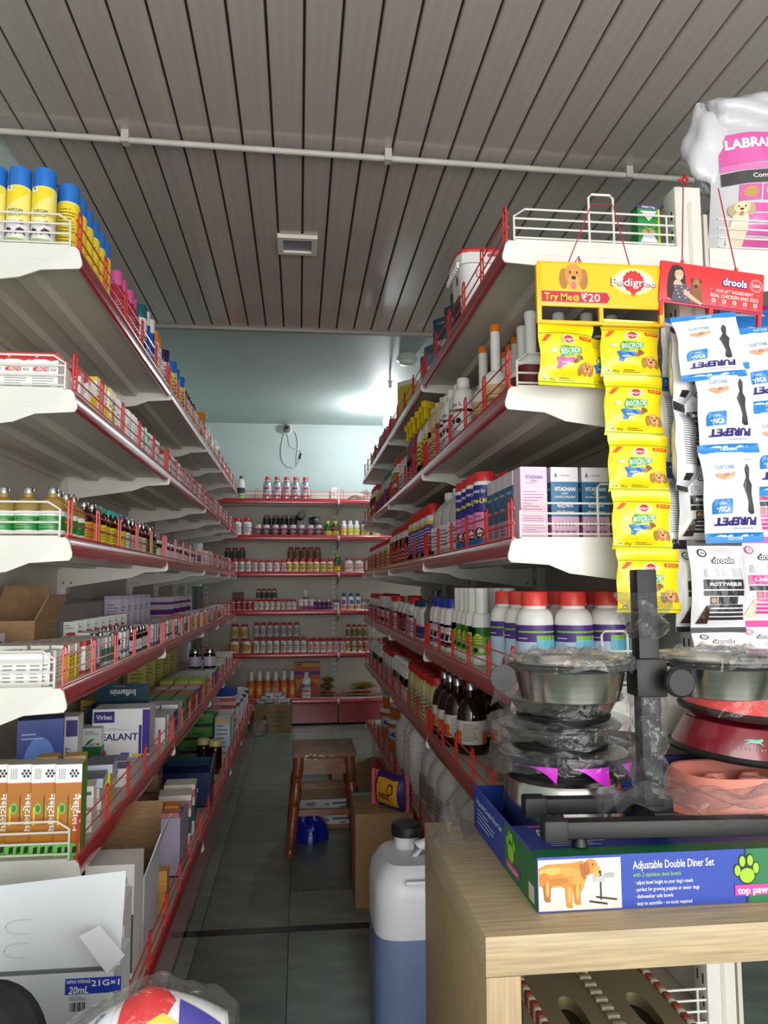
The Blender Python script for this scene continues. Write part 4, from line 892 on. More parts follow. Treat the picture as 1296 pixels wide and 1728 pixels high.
for (u, v, rx, ry) in ((0.03, 0.035, 0.022, 0.012), (0.03, 0.075, 0.024, 0.012)):
    pts = [lidmap(u+rx*math.cos(a), v+ry*math.sin(a), 0) for a in [PI*0.5+PI*i/8 for i in range(9)]]; pts = [lidmap(u+rx*0.9, v+ry, 0)]+pts+[lidmap(u+rx*0.9, v-ry, 0)]
    part('embossing', MB().tube(pts, 0.0008, EMB, 4), t)
# pile right at the lower left corner: carton below the frame carrying a black bag and a printed packet
k = carton('cardboard_box', 0.42, 0.26, 0.575, CARD); put(k, (-0.36, 1.17, 0), 0, 'plain brown carton carrying the black bag and printed packet', None)
t = thing('black_bag', 'black cloth bag at the lower left corner', 'bag', (-0.462, 1.2, 0.576))
def bagf(u, v):
    a = 2*PI*u; b = v*PI/2
    k_ = 1+0.08*math.sin(3*a+1)+0.05*math.sin(7*a)
    return (0.105*k_*math.cos(a)*math.cos(b)**0.6, 0.08*k_*math.sin(a)*math.cos(b)**0.6, 0.155*math.sin(b)**0.8*(1+0.1*math.cos(a)))
part('fabric', MB().grid(bagf, 28, 10, M('black_fabric', (20, 18, 18), 0.85, bump=0.2, nscale=80)), t)
t = thing('printed_packet', 'red, yellow and blue printed packet in clear wrap at lower left', 'packet', (-0.22, 1.17, 0.576))
def pk(u, v, w_=0.0):
    x = (u-0.5)*0.24; s_ = math.sin(PI*v)
    return (x, -0.07+0.14*v-0.02*math.cos(PI*u), (0.16-1.5*(x-0.015)**2-0.3*abs(x-0.015))*max(0.0, s_)**0.55+w_)
part('packet', MB().grid(lambda u, v: pk(u, v), 20, 12, C((225, 224, 226), 0.25)), t)
A = Art(); A.poly([(0.4, 0.15), (0.62, 0.12), (0.72, 0.4), (0.6, 0.62), (0.44, 0.6)], (206, 40, 44), 1); A.poly([(0.45, 0.05), (0.75, 0.08), (0.82, 0.22), (0.66, 0.3), (0.5, 0.2)], (236, 196, 40), 2)
A.ell(0.6, 0.12, 0.08, 0.08, (26, 20, 18), 3, 14); A.poly([(0.75, 0.2), (0.98, 0.1), (0.98, 0.35), (0.74, 0.42)], (60, 50, 150), 2); A.poly([(0.1, 0.2), (0.34, 0.2), (0.4, 0.5), (0.3, 0.55)], (226, 226, 232), 1)
A.text('Maximum Retail', 0.24, 0.36, 0.05, (40, 50, 130), 3, w=0.26, rot=0.9)
A.build('packet_print', lambda u, v, w_: pk(u, v, w_+0.0012), t, maxedge=0.05)
def pkw(u, v):
    q = pk(u, v); return (q[0]*1.12, q[1]*1.12, q[2]*1.06+0.006+0.008*math.sin(23*u+5*v)*math.sin(17*v))
part('clear_wrap', MB().grid(pkw, 26, 16, FILM), t, sharp=20)
# ================================================================== right gondola
# ---- top shelf
bk = thing('food_bucket', 'white square tub with red lid at the near corner of top right shelf', 'bucket', (0.602, 2.42, RV[0]+0.001), 0.0)
bw_ = M('tub_white', (232, 230, 228), 0.35)
part('tub', MB().lathe([(0.094, 0), (0.1, 0.006), (0.112, 0.215), (0.114, 0.22)], bw_, 32, pw=5, sx=0.86, sy=0.86, T=Matrix.Rotation(0, 4, 'Z')), bk)
part('rim', MB().lathe([(0.114, 0.2), (0.122, 0.2), (0.122, 0.235), (0.116, 0.238)], bw_, 32, pw=5, sx=0.86, sy=0.86), bk)
for i in range(9):
    part('rim_rib', MB().box(-0.108, -0.1, -0.085+i*0.02, -0.078+i*0.02, 0.186, 0.206, bw_), bk)
part('lid', MB().lathe([(0.123, 0.234), (0.124, 0.242), (0.118, 0.25), (0.05, 0.251), (0.0, 0.251)], C((200, 46, 54), 0.35), 32, pw=5, sx=0.86, sy=0.86), bk)
part('handle', MB().tube([(-0.01, -0.106, 0.222), (0.0, -0.111, 0.225), (0.07, -0.111, 0.225), (0.08, -0.106, 0.222)], 0.005, C((200, 46, 54)), 6), bk)
A = Art(); A.ell(-0.035, 0.165, 0.013, 0.013, (200, 60, 64), 1, 16); A.ell(-0.035, 0.165, 0.0105, 0.0105, W_, 2, 16); A.text('USA', -0.035, 0.165, 0.007, (200, 60, 64), 3); A.text('drools', 0.02, 0.145, 0.02, (40, 40, 44), 2, bold=0.03, w=0.05); A.rect(-0.015, 0.03, 0.06, 0.075, (196, 40, 50), 1); A.rect(0.0, 0.085, 0.04, 0.115, (190, 188, 190), 1)
A.build('tub_print', lambda u, v, w_: (u, -0.0865-(v/0.215)*0.0105-w_-0.0008, v), bk)
Art().rect(-0.06, 0.02, 0.055, 0.11, (50, 44, 52), 1).ell(0.03, 0.165, 0.012, 0.016, (90, 80, 90), 1).build('side_print', lambda u, v, w_: (-0.0865-(v/0.215)*0.0105-w_-0.0008, -u, v), bk)
def pouch(name, h, wd, th, base, art=None, seam=0.02, cat='pouch', top=None, n=8, rough=0.3, seed=0, off=0.0009, taper=0.35):
    """filled flexible pack standing or hanging: flat crimped ends, bulging middle; local x width, z up, front to -y"""
    r_ = random.Random(seed); k = Kind(name, cat)
    ph = [r_.uniform(0, 6.28) for _ in range(4)]
    def surf(u, v, s):
        f = min(1.0, max(0.0, (v*h-seam)/(h*0.22))); g = min(1.0, max(0.0, ((1-v)*h-seam)/(h*0.22)))
        b = math.sin(min(f, g)*PI/2)
        e = (1-abs(2*u-1)**2.4)
        wob = 1+0.12*math.sin(5*v+ph[0]+3*u)
        x = (u-0.5)*wd*(1-0.06*b*taper*2)+0.004*math.sin(9*v+ph[1])*wd*4
        y = s*(th/2*b*e*wob+0.0006)+0.0025*math.sin(14*v+ph[2])*(1-b)+0.0012*math.sin(31*u+17*v+ph[3])*b
        return (x, y, v*h)
    mb = MB(); m = matof(base, rough)
    mb.grid(lambda u, v: surf(u, v, -1), n, n*2, m); mb.grid(lambda u, v: surf(1-u, v, 1), n, n*2, m)
    k.add('pouch_body', mb.mesh('pouch_body', 60))
    if art:
        A = Art(); art(A)
        k.add('pouch_print', A.build('pouch_print', lambda u, v, w_: tuple(Vector(surf(u, v, -1))+Vector((0, -w_-off, 0))), None, maxedge=0.09, mesh_only=True, rough=rough, off=0.0005))
    k.surf = surf
    return k
tbag = pouch('feed_pouch', 0.24, 0.17, 0.085, (196, 198, 204), lambda A: (A.rect(0.0, 0.55, 1, 1, (34, 66, 84), 1), A.rect(0, 0, 1, 0.12, (40, 96, 110), 1), A.poly([(0, 0.55), (0.3, 0.5), (0.6, 0.4), (0.0, 0.25)], (48, 120, 150), 1), A.lines(0.3, 0.85, 0.2, 0.45, 3, (60, 64, 80), 2)), seed=3)
tbag2 = pouch('feed_pouch', 0.22, 0.16, 0.08, (70, 150, 176), lambda A: (A.rect(0.1, 0.15, 0.9, 0.5, (206, 210, 216), 1), A.rect(0, 0.75, 1, 1, (44, 100, 130), 1), A.lines(0.2, 0.8, 0.2, 0.45, 3, (90, 90, 110), 2)), seed=5)
for i in range(6): put(tbag if i < 4 else tbag2, (RX[0]+0.085+0.012*(i % 2), 2.62+i*0.145, RV[0]+0.001), -1.15+0.1*(i % 3), ('%s feed pouch standing on top right shelf, %s behind the white tub' % ('dark teal' if i < 4 else 'sky blue', ('first', 'second', 'third', 'fourth', 'fifth', 'sixth')[i])), 'feed pouches on the top right shelf')
k = carton('feed_carton', 0.11, 0.16, 0.26, (206, 190, 60), [(0.0, 0.14, (226, 226, 214)), (0.9, 1.0, (226, 222, 200))], art=lambda A, wx, h: (A.poly([(0, h*0.6), (wx*0.12, h*0.48), (-wx*0.12, h*0.48)], K_, 2), A.rect(-wx*0.04, h*0.3, wx*0.04, h*0.48, K_, 2)))
put(k, (0.615, 4.02, RV[0]+0.001), -0.9, 'tall yellow carton with arrow on top right shelf', None)
pbx = carton('small_carton', 0.06, 0.08, 0.12, (214, 150, 170), [(0.0, 0.5, (190, 110, 150))], lines=ln())
rowR(pbx, 0, 4.3, 8, 0.09, 0.06, 'rose and lilac small carton')
bpk = pouch('brown_packet', 0.15, 0.12, 0.05, (120, 92, 60), lambda A: (A.ell(0.5, 0.5, 0.3, 0.25, (180, 150, 100), 1)), seed=9)
rowR(bpk, 0, 5.1, 6, 0.11, 0.07, 'brown and gold packet', rz=-1.1)
glu = carton('glucose_carton', 0.058, 0.036, 0.118, (34, 140, 66), [(0.93, 1.0, (74, 56, 130)), (0.0, 0.14, (236, 238, 238))], side=(26, 96, 60), art=lambda A, wx, h: (A.poly([(-wx*0.38, h*0.88), (wx*0.38, h*0.88), (0, h*0.66)], W_, 2), A.text('Glucon-D', 0, h*0.82, h*0.055, (216, 60, 120), 3, w=wx*0.6), A.text('FREE 50g', 0, h*0.965, h*0.035, W_, 3, w=wx*0.6), A.ell(-wx*0.2, h*0.42, wx*0.14, h*0.06, (190, 130, 100), 3, 10), A.ell(wx*0.14, h*0.42, wx*0.14, h*0.06, (196, 140, 110), 3, 10), A.poly([(-wx*0.4, h*0.2), (wx*0.4, h*0.2), (wx*0.2, h*0.36), (-wx*0.25, h*0.36)], (226, 226, 230), 2), A.poly([(-wx*0.35, h*0.56), (0, h*0.5), (wx*0.35, h*0.56), (0, h*0.46)], (150, 210, 90), 2), A.rect(wx*0.42, h*0.14, wx*0.5, h*0.93, (226, 220, 60), 2)))
p = at(1088, 360, Y=1.775); put(glu, (p.x, 1.775, RV[0]+0.001), 0.05, 'green and white glucose carton on the near end of top right shelf', None)
gl2 = carton('green_carton', 0.05, 0.1, 0.024, (22, 140, 50), [(0, 1, (22, 150, 54))]); p = at(1131, 400, Y=1.79); put(gl2, (p.x-0.014, 1.805, RV[0]+0.001), 0.0, 'flat green carton lying beside the white upright post', None)
# ---- second shelf
TAN = (214, 176, 128); MAR = (112, 30, 42)
def longneck(bodyc, lab, capc, tx=None, extra=()):
    return bottle('long_neck_bottle', 0.30, 0.036, 0.0145, 0.125, 0.035, bodyc, (0.0165, 0.022), capc, [(0.012, 0.115, lab)]+list(extra), n=18, rib=False, lines=(0.03, 0.1, 7, tuple(v*0.7 for v in lab)))
lnO = longneck(WPL, TAN, (238, 130, 44), extra=[(0.062, 0.072, (120, 40, 44)), (0.012, 0.03, (226, 222, 214))])
lnM = bottle('long_neck_bottle', 0.27, 0.037, 0.015, 0.12, 0.03, WPL, (0.0165, 0.02), W_, [(0.01, 0.118, MAR)], n=18, rib=False, art=lambda: Art().text('C', 0.024, 0.098, 0.014, W_, 2).lines(-0.026, 0.026, 0.03, 0.07, 5, (190, 120, 130), 2).rect(-0.03, 0.012, 0.03, 0.024, (222, 200, 60), 1))
for i, (px, Y) in enumerate(((836, 2.17), (815, 2.38))): put(lnO, (at(px, 600, Y=Y).x, Y, RV[1]+0.001), -0.5, ('orange capped long neck bottle nearest the red guard loop', 'orange capped long neck bottle just behind the nearest one')[i], 'orange capped long neck bottles')
for i in range(4): put(lnO, (0.662+0.004*i, 2.2+i*0.076, RV[1]+0.001), -0.4, 'orange capped long neck bottle, %s in inner line of second right shelf' % NUM[i], 'orange capped long neck bottles in the inner line')
for i, (x, y) in enumerate(((0.631, 2.09), (0.6176, 1.97), (0.698, 1.975), (0.775, 1.97), (0.85, 1.98))):
    put(lnM, (x, y, RV[1]+0.001), -0.2, 'white capped maroon label bottle, %s behind the yellow hanger' % ('farthest from the shelf end', 'nearest the aisle in front row', 'second in front row', 'third in front row', 'last in front row')[i], 'maroon label long neck bottles')
yj2 = bottle('small_jar', 0.052, 0.0255, 0.024, 0.034, 0.003, W_, (0.0262, 0.011), (232, 204, 40), [(0.028, 0.036, (200, 50, 46))], rib=False, cat='jar', n=18)
for i, px in enumerate((926, 981)): put(yj2, (at(px, 640, Y=1.80).x, 1.80, RV[1]+0.001), 0, ('small white jar with yellow lid, nearer the aisle', 'small white jar with yellow lid, beside the hanging pouches')[i], 'yellow lidded small jars')
wsp = bottle('white_bottle', 0.235, 0.037, 0.02, 0.165, 0.035, WPL, (0.022, 0.03), W_, [(0.012, 0.16, (232, 230, 230)), (0.115, 0.125, (206, 50, 56))], n=16, art=lambda: Art().text('son L', 0, 0.142, 0.014, K_, 2, w=0.05).ell(-0.012, 0.085, 0.01, 0.01, K_, 2, 10).ell(0.012, 0.085, 0.01, 0.01, K_, 2, 10).lines(-0.03, 0.03, 0.02, 0.06, 5, Gy, 2))
rowR(wsp, 1, 2.53, 4, 0.08, 0.055, 'white bottle with animal print and red stripe', rows=2, dd=0.09)
tan = bottle('tan_bottle', 0.25, 0.036, 0.022, 0.17, 0.045, (214, 190, 150), (0.02, 0.02), (222, 216, 206), [(0.012, 0.16, (218, 184, 140)), (0.125, 0.148, (206, 74, 40))], lines=(0.03, 0.11, 7, (150, 90, 60)), n=16)
rowR(tan, 1, 2.86, 3, 0.088, 0.055, 'tan bottle with orange red band', rows=2, dd=0.09)
ytr = MB().box(-0.014, 0.014, -0.06, 0.024, 0.27, 0.3, C((232, 200, 30), 0.4), b=0.005).lathe([(0.017, 0.24), (0.017, 0.275)], C((232, 200, 30)), 12).box(-0.006, 0.006, -0.05, -0.034, 0.225, 0.28, C((232, 200, 30)))
ysp = bottle('trigger_spray', 0.3, 0.04, 0.014, 0.17, 0.06, (232, 230, 230), (0.017, 0.06), YEL, [(0.012, 0.165, (226, 200, 40)), (0.012, 0.06, (30, 120, 50))], lines=(0.07, 0.15, 4, (60, 60, 30)), capmb=ytr, n=16)
rowR(ysp, 1, 3.14, 3, 0.1, 0.06, 'yellow trigger spray bottle', rows=1)
psp = bottle('trigger_spray', 0.3, 0.04, 0.014, 0.17, 0.06, (150, 50, 90), (0.017, 0.06), YEL, [(0.012, 0.165, (176, 40, 60)), (0.09, 0.13, (150, 130, 190))], lines=(0.03, 0.08, 4, (230, 200, 200)), capmb=ytr, n=16)
rowR(psp, 1, 3.45, 3, 0.1, 0.06, 'yellow trigger spray bottle with crimson label', rows=1)
def jugmb(h, r, m, n=20):
    mb = MB(); 
    mb.lathe([(r*0.93, 0), (r, 0.01), (r, h*0.55), (r*0.92, h*0.68), (r*0.6, h*0.8), (r*0.34, h*0.86), (r*0.34, h*0.92)], m, n, pw=3.4, sx=0.78, sy=1.0)
    return mb
def jug(h, r, m, capc, lab=None, lines=None):
    k = Kind('jug', 'jug')
    k.add('jug_body', jugmb(h, r, m).mesh('jug_body'))
    k.add('cap', MB().lathe([(r*0.38, h*0.9), (r*0.38, h*0.985), (r*0.34, h)], matof(capc), 16).mesh('cap'))
    k.add('handle', MB().tube([(0, r*0.25, h*0.84), (0, r*0.75, h*0.86), (0, r*1.06, h*0.8), (0, r*1.1, h*0.62), (0, r*0.98, h*0.5)], r*0.13, m, 8).mesh('handle'))
    if lab:
        A = Art(); A.rect(-r*0.6, h*0.1, r*0.6, h*0.45, lab, 1); A.lines(-r*0.5, r*0.5, h*0.14, h*0.4, 5, Gy, 2)
        k.add('label', A.build('label', lambda u, v, w_: (u, -r*1.003-w_, v), None, mesh_only=True))
    return k
TRW = M('natural_plastic', (206, 202, 194), 0.4, noise=0.05, nscale=10)
wj = jug(0.27, 0.07, WPL, W_, (226, 226, 226))
rowR(wj, 1, 3.84, 2, 0.17, 0.105, 'white jug with moulded handle', rz=-1.0)
rb = bottle('red_cap_bottle', 0.24, 0.042, 0.026, 0.165, 0.03, WPL, (0.028, 0.036), (205, 44, 40), [(0.012, 0.155, (150, 70, 34)), (0.11, 0.15, (222, 150, 50))], n=16, art=lambda: Art().ell(0, 0.085, 0.02, 0.012, W_, 2, 14).ell(0, 0.045, 0.014, 0.014, (220, 130, 40), 2, 12))
rowR(rb, 1, 4.2, 2, 0.1, 0.06, 'red capped bottle with brown and orange label', rows=2, dd=0.1)
gp = bottle('mixed_bottle', 0.22, 0.036, 0.016, 0.15, 0.03, (190, 206, 196), (0.018, 0.03), (40, 130, 60), [(0.02, 0.11, (60, 70, 160))], n=12); gq = bottle('mixed_bottle', 0.2, 0.036, 0.02, 0.14, 0.025, (206, 210, 120), (0.02, 0.03), (200, 60, 50), [(0.02, 0.1, (80, 70, 150))], n=12)
rowR(gp, 1, 4.47, 5, 0.085, 0.055, 'pale green bottle with blue label', rows=2, dd=0.09)
rowR(gq, 1, 4.93, 4, 0.085, 0.055, 'lime bottle with violet label', rows=2, dd=0.09)
rowR(rb, 1, 5.35, 4, 0.1, 0.06, 'red capped bottle with brown label', rows=1)
# ---- third shelf: tall printed cartons
def vit(A, wx, h):
    A.rect(-wx/2, 0, wx/2, h*0.32, (226, 178, 204), 1); A.rect(-wx/2, h*0.32, wx/2, h*0.80, (44, 112, 156), 1); A.rect(-wx/2, h*0.80, wx/2, h, (238, 234, 240), 1)
    A.poly([(-wx*0.38, h*0.86), (-wx*0.32, h*0.93), (-wx*0.26, h*0.86), (-wx*0.3, h*0.86), (-wx*0.32, h*0.89), (-wx*0.34, h*0.86)], (40, 44, 60), 2)
    A.lines(-wx*0.15, wx*0.4, h*0.87, h*0.9, 1, (130, 130, 140), 2)
    A.text('VITADHAN', 0, h*0.70, h*0.055, W_, 3, bold=0.03, w=wx*0.78); A.text('LIQUID', 0, h*0.64, h*0.026, W_, 3, w=wx*0.24); A.text('VITAMIN SUPPLEMENT', 0, h*0.59, h*0.028, W_, 3, w=wx*0.78)
    A.text('विटाधन', 0, h*0.475, h*0.06, W_, 3, bold=0.02, w=wx*0.6); A.text('विटामिन संपूरक', 0, h*0.38, h*0.035, W_, 3, w=wx*0.66)
    for i in range(6): A.ell(-wx*0.36+i*wx*0.13, h*0.22, wx*0.045, h*0.03, (60, 60, 70), 2, 8); 
    for i in range(4): A.rect(-wx*0.4+i*wx*0.21, h*0.08, -wx*0.24+i*wx*0.21, h*0.13, (150, 110, 140), 2)
vt = carton('vitamin_carton', 0.068, 0.06, 0.178, (226, 178, 204), [], art=vit)
vt.add('side_print', Art().rect(-0.03, 0, 0.03, 0.057, (200, 150, 180), 1).rect(-0.03, 0.057, 0.03, 0.142, (40, 96, 130), 1).rect(-0.03, 0.142, 0.03, 0.178, (214, 208, 216), 1).text('VITADHAN', 0, 0.125, 0.008, W_, 2, w=0.046).text('विटाधन', 0, 0.085, 0.009, W_, 2, w=0.034).lines(-0.022, 0.022, 0.02, 0.045, 3, (90, 70, 90), 2).build('side_print', lambda u, v, w_: (-0.034-w_, -u, v), None, mesh_only=True))
def vitp(A, wx, h):
    A.text('VITADHAN', 0, h*0.86, h*0.05, (110, 110, 160), 3, bold=0.02, w=wx*0.66); A.text('LIQUID', 0, h*0.81, h*0.022, (110, 110, 150), 3); A.lines(-wx*0.3, wx*0.3, h*0.77, h*0.79, 1, Gy, 2)
    A.lines(-wx*0.4, wx*0.42, h*0.40, h*0.68, 7, (150, 120, 140), 2, fill=0.25); A.lines(-wx*0.4, wx*0.42, h*0.06, h*0.34, 9, (150, 120, 140), 2, fill=0.22, seed=5)
vp = carton('vitamin_carton', 0.066, 0.06, 0.178, (234, 196, 216), [], art=vitp)
p0 = at(901, 840, Y=1.80); put(vp, (p0.x, 1.83, RV[2]+0.001), 0.0, 'pale pink vitamin carton showing its text side on third right shelf', 'pink and blue vitamin cartons')
for i, px in enumerate((953, 1005)): put(vt, (at(px, 840, Y=1.80).x, 1.83, RV[2]+0.001), 0.0, ('blue and pink vitamin carton next to the text side one', 'blue and pink vitamin carton next to the hanging pouches')[i], 'pink and blue vitamin cartons')
for i in range(4): put(vt, (p0.x, 1.897+i*0.066, RV[2]+0.001), 0.0, 'vitamin carton, %s in line behind the text side one' % NUM[i], 'vitamin cartons in line')
for i in range(3):
    for j in range(2): put(vt, (p0.x+0.075+0.07*j, 1.897+i*0.066, RV[2]+0.001), 0.0, 'vitamin carton, %s in inner line %s of third right shelf' % (NUM[i], LINE[j]), 'vitamin cartons in inner lines')
pkb = bottle('tall_bottle', 0.225, 0.033, 0.031, 0.19, 0.006, (236, 232, 232), (0.0325, 0.028), (205, 46, 48), [(0.006, 0.03, (40, 90, 160)), (0.03, 0.105, (226, 130, 180)), (0.105, 0.185, (44, 40, 130))], n=18, art=lambda: Art().text('ment for', 0, 0.168, 0.012, W_, 2, w=0.045).text('me-LM', 0, 0.14, 0.015, (232, 222, 60), 2, bold=0.03, w=0.048).ell(0.0, 0.045, 0.018, 0.016, (40, 30, 30), 2, 12).poly([(-0.006, 0.035), (0.006, 0.034), (0.012, 0.05), (0.0, 0.058), (-0.008, 0.05)], (226, 206, 190), 3).lines(-0.025, 0.025, 0.072, 0.1, 2, (170, 90, 140), 2))
rowR(pkb, 2, 2.22, 4, 0.082, 0.045, 'red capped violet and pink bottle', rows=2, dd=0.08, rz=-0.75)
gj = jug(0.25, 0.066, TRW, W_, (226, 226, 232))
rowR(gj, 2, 2.64, 3, 0.15, 0.09, 'dusty white jug with side handle', rz=-1.2)
pr = bottle('red_cap_bottle', 0.225, 0.033, 0.024, 0.16, 0.02, WPL, (0.026, 0.045), (206, 48, 40), [(0.008, 0.14, (90, 70, 150)), (0.14, 0.155, (226, 200, 60)), (0.008, 0.03, (214, 200, 120))], lines=(0.05, 0.13, 6, (220, 210, 226)), n=14)
rowR(pr, 2, 3.1, 8, 0.075, 0.05, 'red capped violet label bottle', rows=2, dd=0.08)
rbo = bottle('red_cap_bottle', 0.2, 0.04, 0.026, 0.14, 0.025, WPL, (0.03, 0.03), (200, 44, 40), [(0.012, 0.13, (140, 66, 36)), (0.09, 0.125, (222, 150, 56))], n=14, lines=(0.02, 0.08, 3, (226, 190, 150)))
rowR(rbo, 2, 3.74, 8, 0.088, 0.055, 'red capped brown and orange bottle', rows=2, dd=0.09)
yw = bottle('red_cap_bottle', 0.17, 0.035, 0.022, 0.12, 0.02, WPL, (0.025, 0.028), (200, 50, 44), [(0.012, 0.11, (226, 218, 150))], lines=(0.02, 0.1, 4, (150, 130, 90)), n=12)
rowR(yw, 2, 4.5, 16, 0.08, 0.05, 'red capped cream label bottle', rows=2, dd=0.08)
# ---- fourth shelf
VIO = (76, 46, 122)
rc4 = bottle('supplement_bottle', 0.22, 0.046, 0.029, 0.145, 0.034, WPL, (0.0325, 0.034), (222, 66, 56), [(0.006, 0.1, (186, 206, 226)), (0.1, 0.14, VIO)], n=22, art=lambda: Art().rect(-0.01, 0.08, 0.06, 0.115, (130, 190, 60), 1).rect(-0.01, 0.05, 0.06, 0.105, (110, 190, 214), 2).lines(-0.06, -0.014, 0.105, 0.112, 1, (200, 190, 220), 2).rect(-0.06, 0.122, 0.06, 0.126, (130, 190, 60), 1).poly([(-0.02, 0.01), (0.012, 0.012), (0.02, 0.05), (0.005, 0.06), (-0.012, 0.045)], (170, 60, 40), 3))
fr4 = [(902, 1.86), (967, 1.84), (1024, 1.86), (881, 1.97), (856, 2.07)]
for i, (px, Y) in enumerate(fr4): put(rc4, (at(px, 1040, Y=Y).x, Y, RV[3]+0.001), -0.3 if i > 2 else 0.0, 'red capped violet label supplement bottle, %s on fourth right shelf' % ('left of the front three', 'middle of the front three', 'right of the front three', 'first behind the wire guard', 'second behind the wire guard')[i], 'red capped violet label bottles')
for i in range(9): put(rc4, (0.685+0.098*(i % 3), 1.97+0.1*(i//3), RV[3]+0.001), -0.2, 'red capped violet label bottle, %s in rear rank %s of fourth right shelf' % (NUM[i % 3], LINE[i//3]), 'violet label bottles in rear ranks')
gl4 = bottle('long_neck_bottle', 0.228, 0.031, 0.0205, 0.125, 0.03, WPL, (0.021, 0.012), W_, [(0.03, 0.112, (120, 186, 70)), (0.085, 0.112, (36, 110, 50))], n=18, rib=False, art=lambda: Art().ell(0, 0.078, 0.014, 0.016, (206, 214, 50), 2, 14).ell(-0.008, 0.045, 0.009, 0.007, (40, 30, 24), 2, 10).ell(0.012, 0.045, 0.009, 0.007, (226, 206, 190), 2, 10).lines(-0.02, 0.02, 0.068, 0.088, 3, (60, 120, 40), 3))
rowR(gl4, 3, 2.29, 5, 0.082, 0.05, 'white long neck bottle with green label', rz=-0.7, rows=2, dd=0.08)
bc = bottle('blue_cap_bottle', 0.19, 0.034, 0.022, 0.11, 0.045, WPL, (0.025, 0.034), (44, 60, 160), [(0.02, 0.1, (230, 228, 230)), (0.088, 0.098, (30, 30, 40)), (0.02, 0.036, (60, 60, 150))], n=16, art=lambda: Art().poly([(-0.02, 0.045), (-0.004, 0.04), (0.002, 0.06), (-0.01, 0.07)], K_, 2).poly([(0.004, 0.045), (0.022, 0.042), (0.02, 0.064), (0.008, 0.066)], K_, 2).lines(-0.02, 0.02, 0.074, 0.086, 2, (200, 80, 90), 2))
rowR(bc, 3, 2.72, 5, 0.08, 0.05, 'blue capped white bottle with animal print', rz=-0.7, rows=2, dd=0.085)
t = thing('clear_bottle', 'clear plastic bottle with golden contents on fourth right shelf', 'bottle', (0.565, 3.17, RV[3]+0.001))
part('bottle_body', MB().lathe([(0.045, 0), (0.05, 0.01), (0.05, 0.12), (0.03, 0.17), (0.014, 0.185), (0.014, 0.2)], clear('clear_grey_plastic', (150, 158, 146), 0.1, 0.35), 18), t)
part('contents', MB().lathe([(0.044, 0.002), (0.046, 0.01), (0.046, 0.07)], C((206, 150, 50)), 16), t); part('cap', MB().lathe([(0.016, 0.195), (0.016, 0.215)], C((30, 70, 80)), 12), t)
tc = bottle('dark_cap_bottle', 0.17, 0.033, 0.022, 0.12, 0.02, WPL, (0.027, 0.026), (24, 60, 74), [(0.012, 0.06, (24, 70, 130))], n=14); rr_ = bottle('red_cap_bottle', 0.18, 0.038, 0.022, 0.13, 0.02, WPL, (0.026, 0.028), (214, 50, 46), [(0.012, 0.12, (206, 208, 216)), (0.09, 0.1, (200, 60, 60))], n=14, lines=(0.02, 0.08, 4, Gy))
bk4 = bottle('black_label_bottle', 0.15, 0.034, 0.024, 0.11, 0.02, WPL, (0.025, 0.02), W_, [(0.012, 0.1, (34, 32, 34)), (0.085, 0.1, (200, 60, 56))], n=14, lines=(0.02, 0.08, 6, (150, 150, 150)))
rowR(tc, 3, 3.3, 3, 0.078, 0.05, 'dark teal capped white and blue bottle', rows=2, dd=0.085)
rowR(rr_, 3, 3.55, 2, 0.09, 0.05, 'red capped white bottle with red line', rows=2, dd=0.09)
rowR(bk4, 3, 3.75, 5, 0.078, 0.05, 'white capped black label bottle', rows=2, dd=0.085)
rowR(rr_, 3, 4.17, 3, 0.09, 0.05, 'red capped white bottle with red line', rows=2, dd=0.09)
nb = bottle('navy_label_bottle', 0.17, 0.036, 0.026, 0.125, 0.02, WPL, (0.027, 0.025), W_, [(0.012, 0.115, (226, 226, 230)), (0.09, 0.105, (40, 44, 110)), (0.02, 0.045, (214, 170, 60))], n=12)
rowR(nb, 3, 4.47, 7, 0.085, 0.05, 'white bottle with navy stripe', rows=2, dd=0.085)
rowR(rr_, 3, 5.1, 7, 0.09, 0.05, 'red capped white bottle at the far end', rows=2, dd=0.09)
# ---- fifth shelf
big = bottle('amber_flagon', 0.235, 0.05, 0.016, 0.115, 0.07, GLASS_AMBER, (0.0165, 0.026), SILVER, [(0.035, 0.112, (222, 214, 206))], n=22, rib=False, art=lambda: Art().rect(-0.075, 0.035, -0.03, 0.08, (222, 110, 40), 1).rect(0.045, 0.035, 0.08, 0.08, (222, 110, 40), 1).lines(-0.024, 0.036, 0.045, 0.104, 9, (120, 110, 110), 2))
for i, (x, y) in enumerate(((0.585, 2.62), (0.565, 2.74), (0.56, 2.85), (0.56, 2.96), (0.71, 2.5), (0.7, 2.62), (0.69, 2.74), (0.68, 2.85), (0.675, 2.96), (0.83, 2.5), (0.82, 2.63), (0.82, 2.75))):
    put(big, (x, y, RV[4]+0.001), -0.35+0.1*(i % 3), 'silver capped dark amber flagon, %s on fifth right shelf' % (['nearest in the aisle line', 'second in the aisle line', 'third in the aisle line', 'last in the aisle line', 'nearest in the middle line', 'second in the middle line', 'third in the middle line', 'fourth in the middle line', 'last in the middle line', 'nearest in the inner line', 'second in the inner line', 'last in the inner line'][i]), 'amber flagons')
yk = bottle('red_cap_jug', 0.2, 0.039, 0.03, 0.13, 0.03, (206, 196, 130), (0.036, 0.032), (200, 40, 36), [(0.02, 0.12, (196, 190, 150))], lines=(0.03, 0.11, 5, (120, 110, 90)), n=12, cat='bottle')
rowR(yk, 4, 3.08, 8, 0.088, 0.05, 'red capped yellow jug', rows=4, dd=0.092)
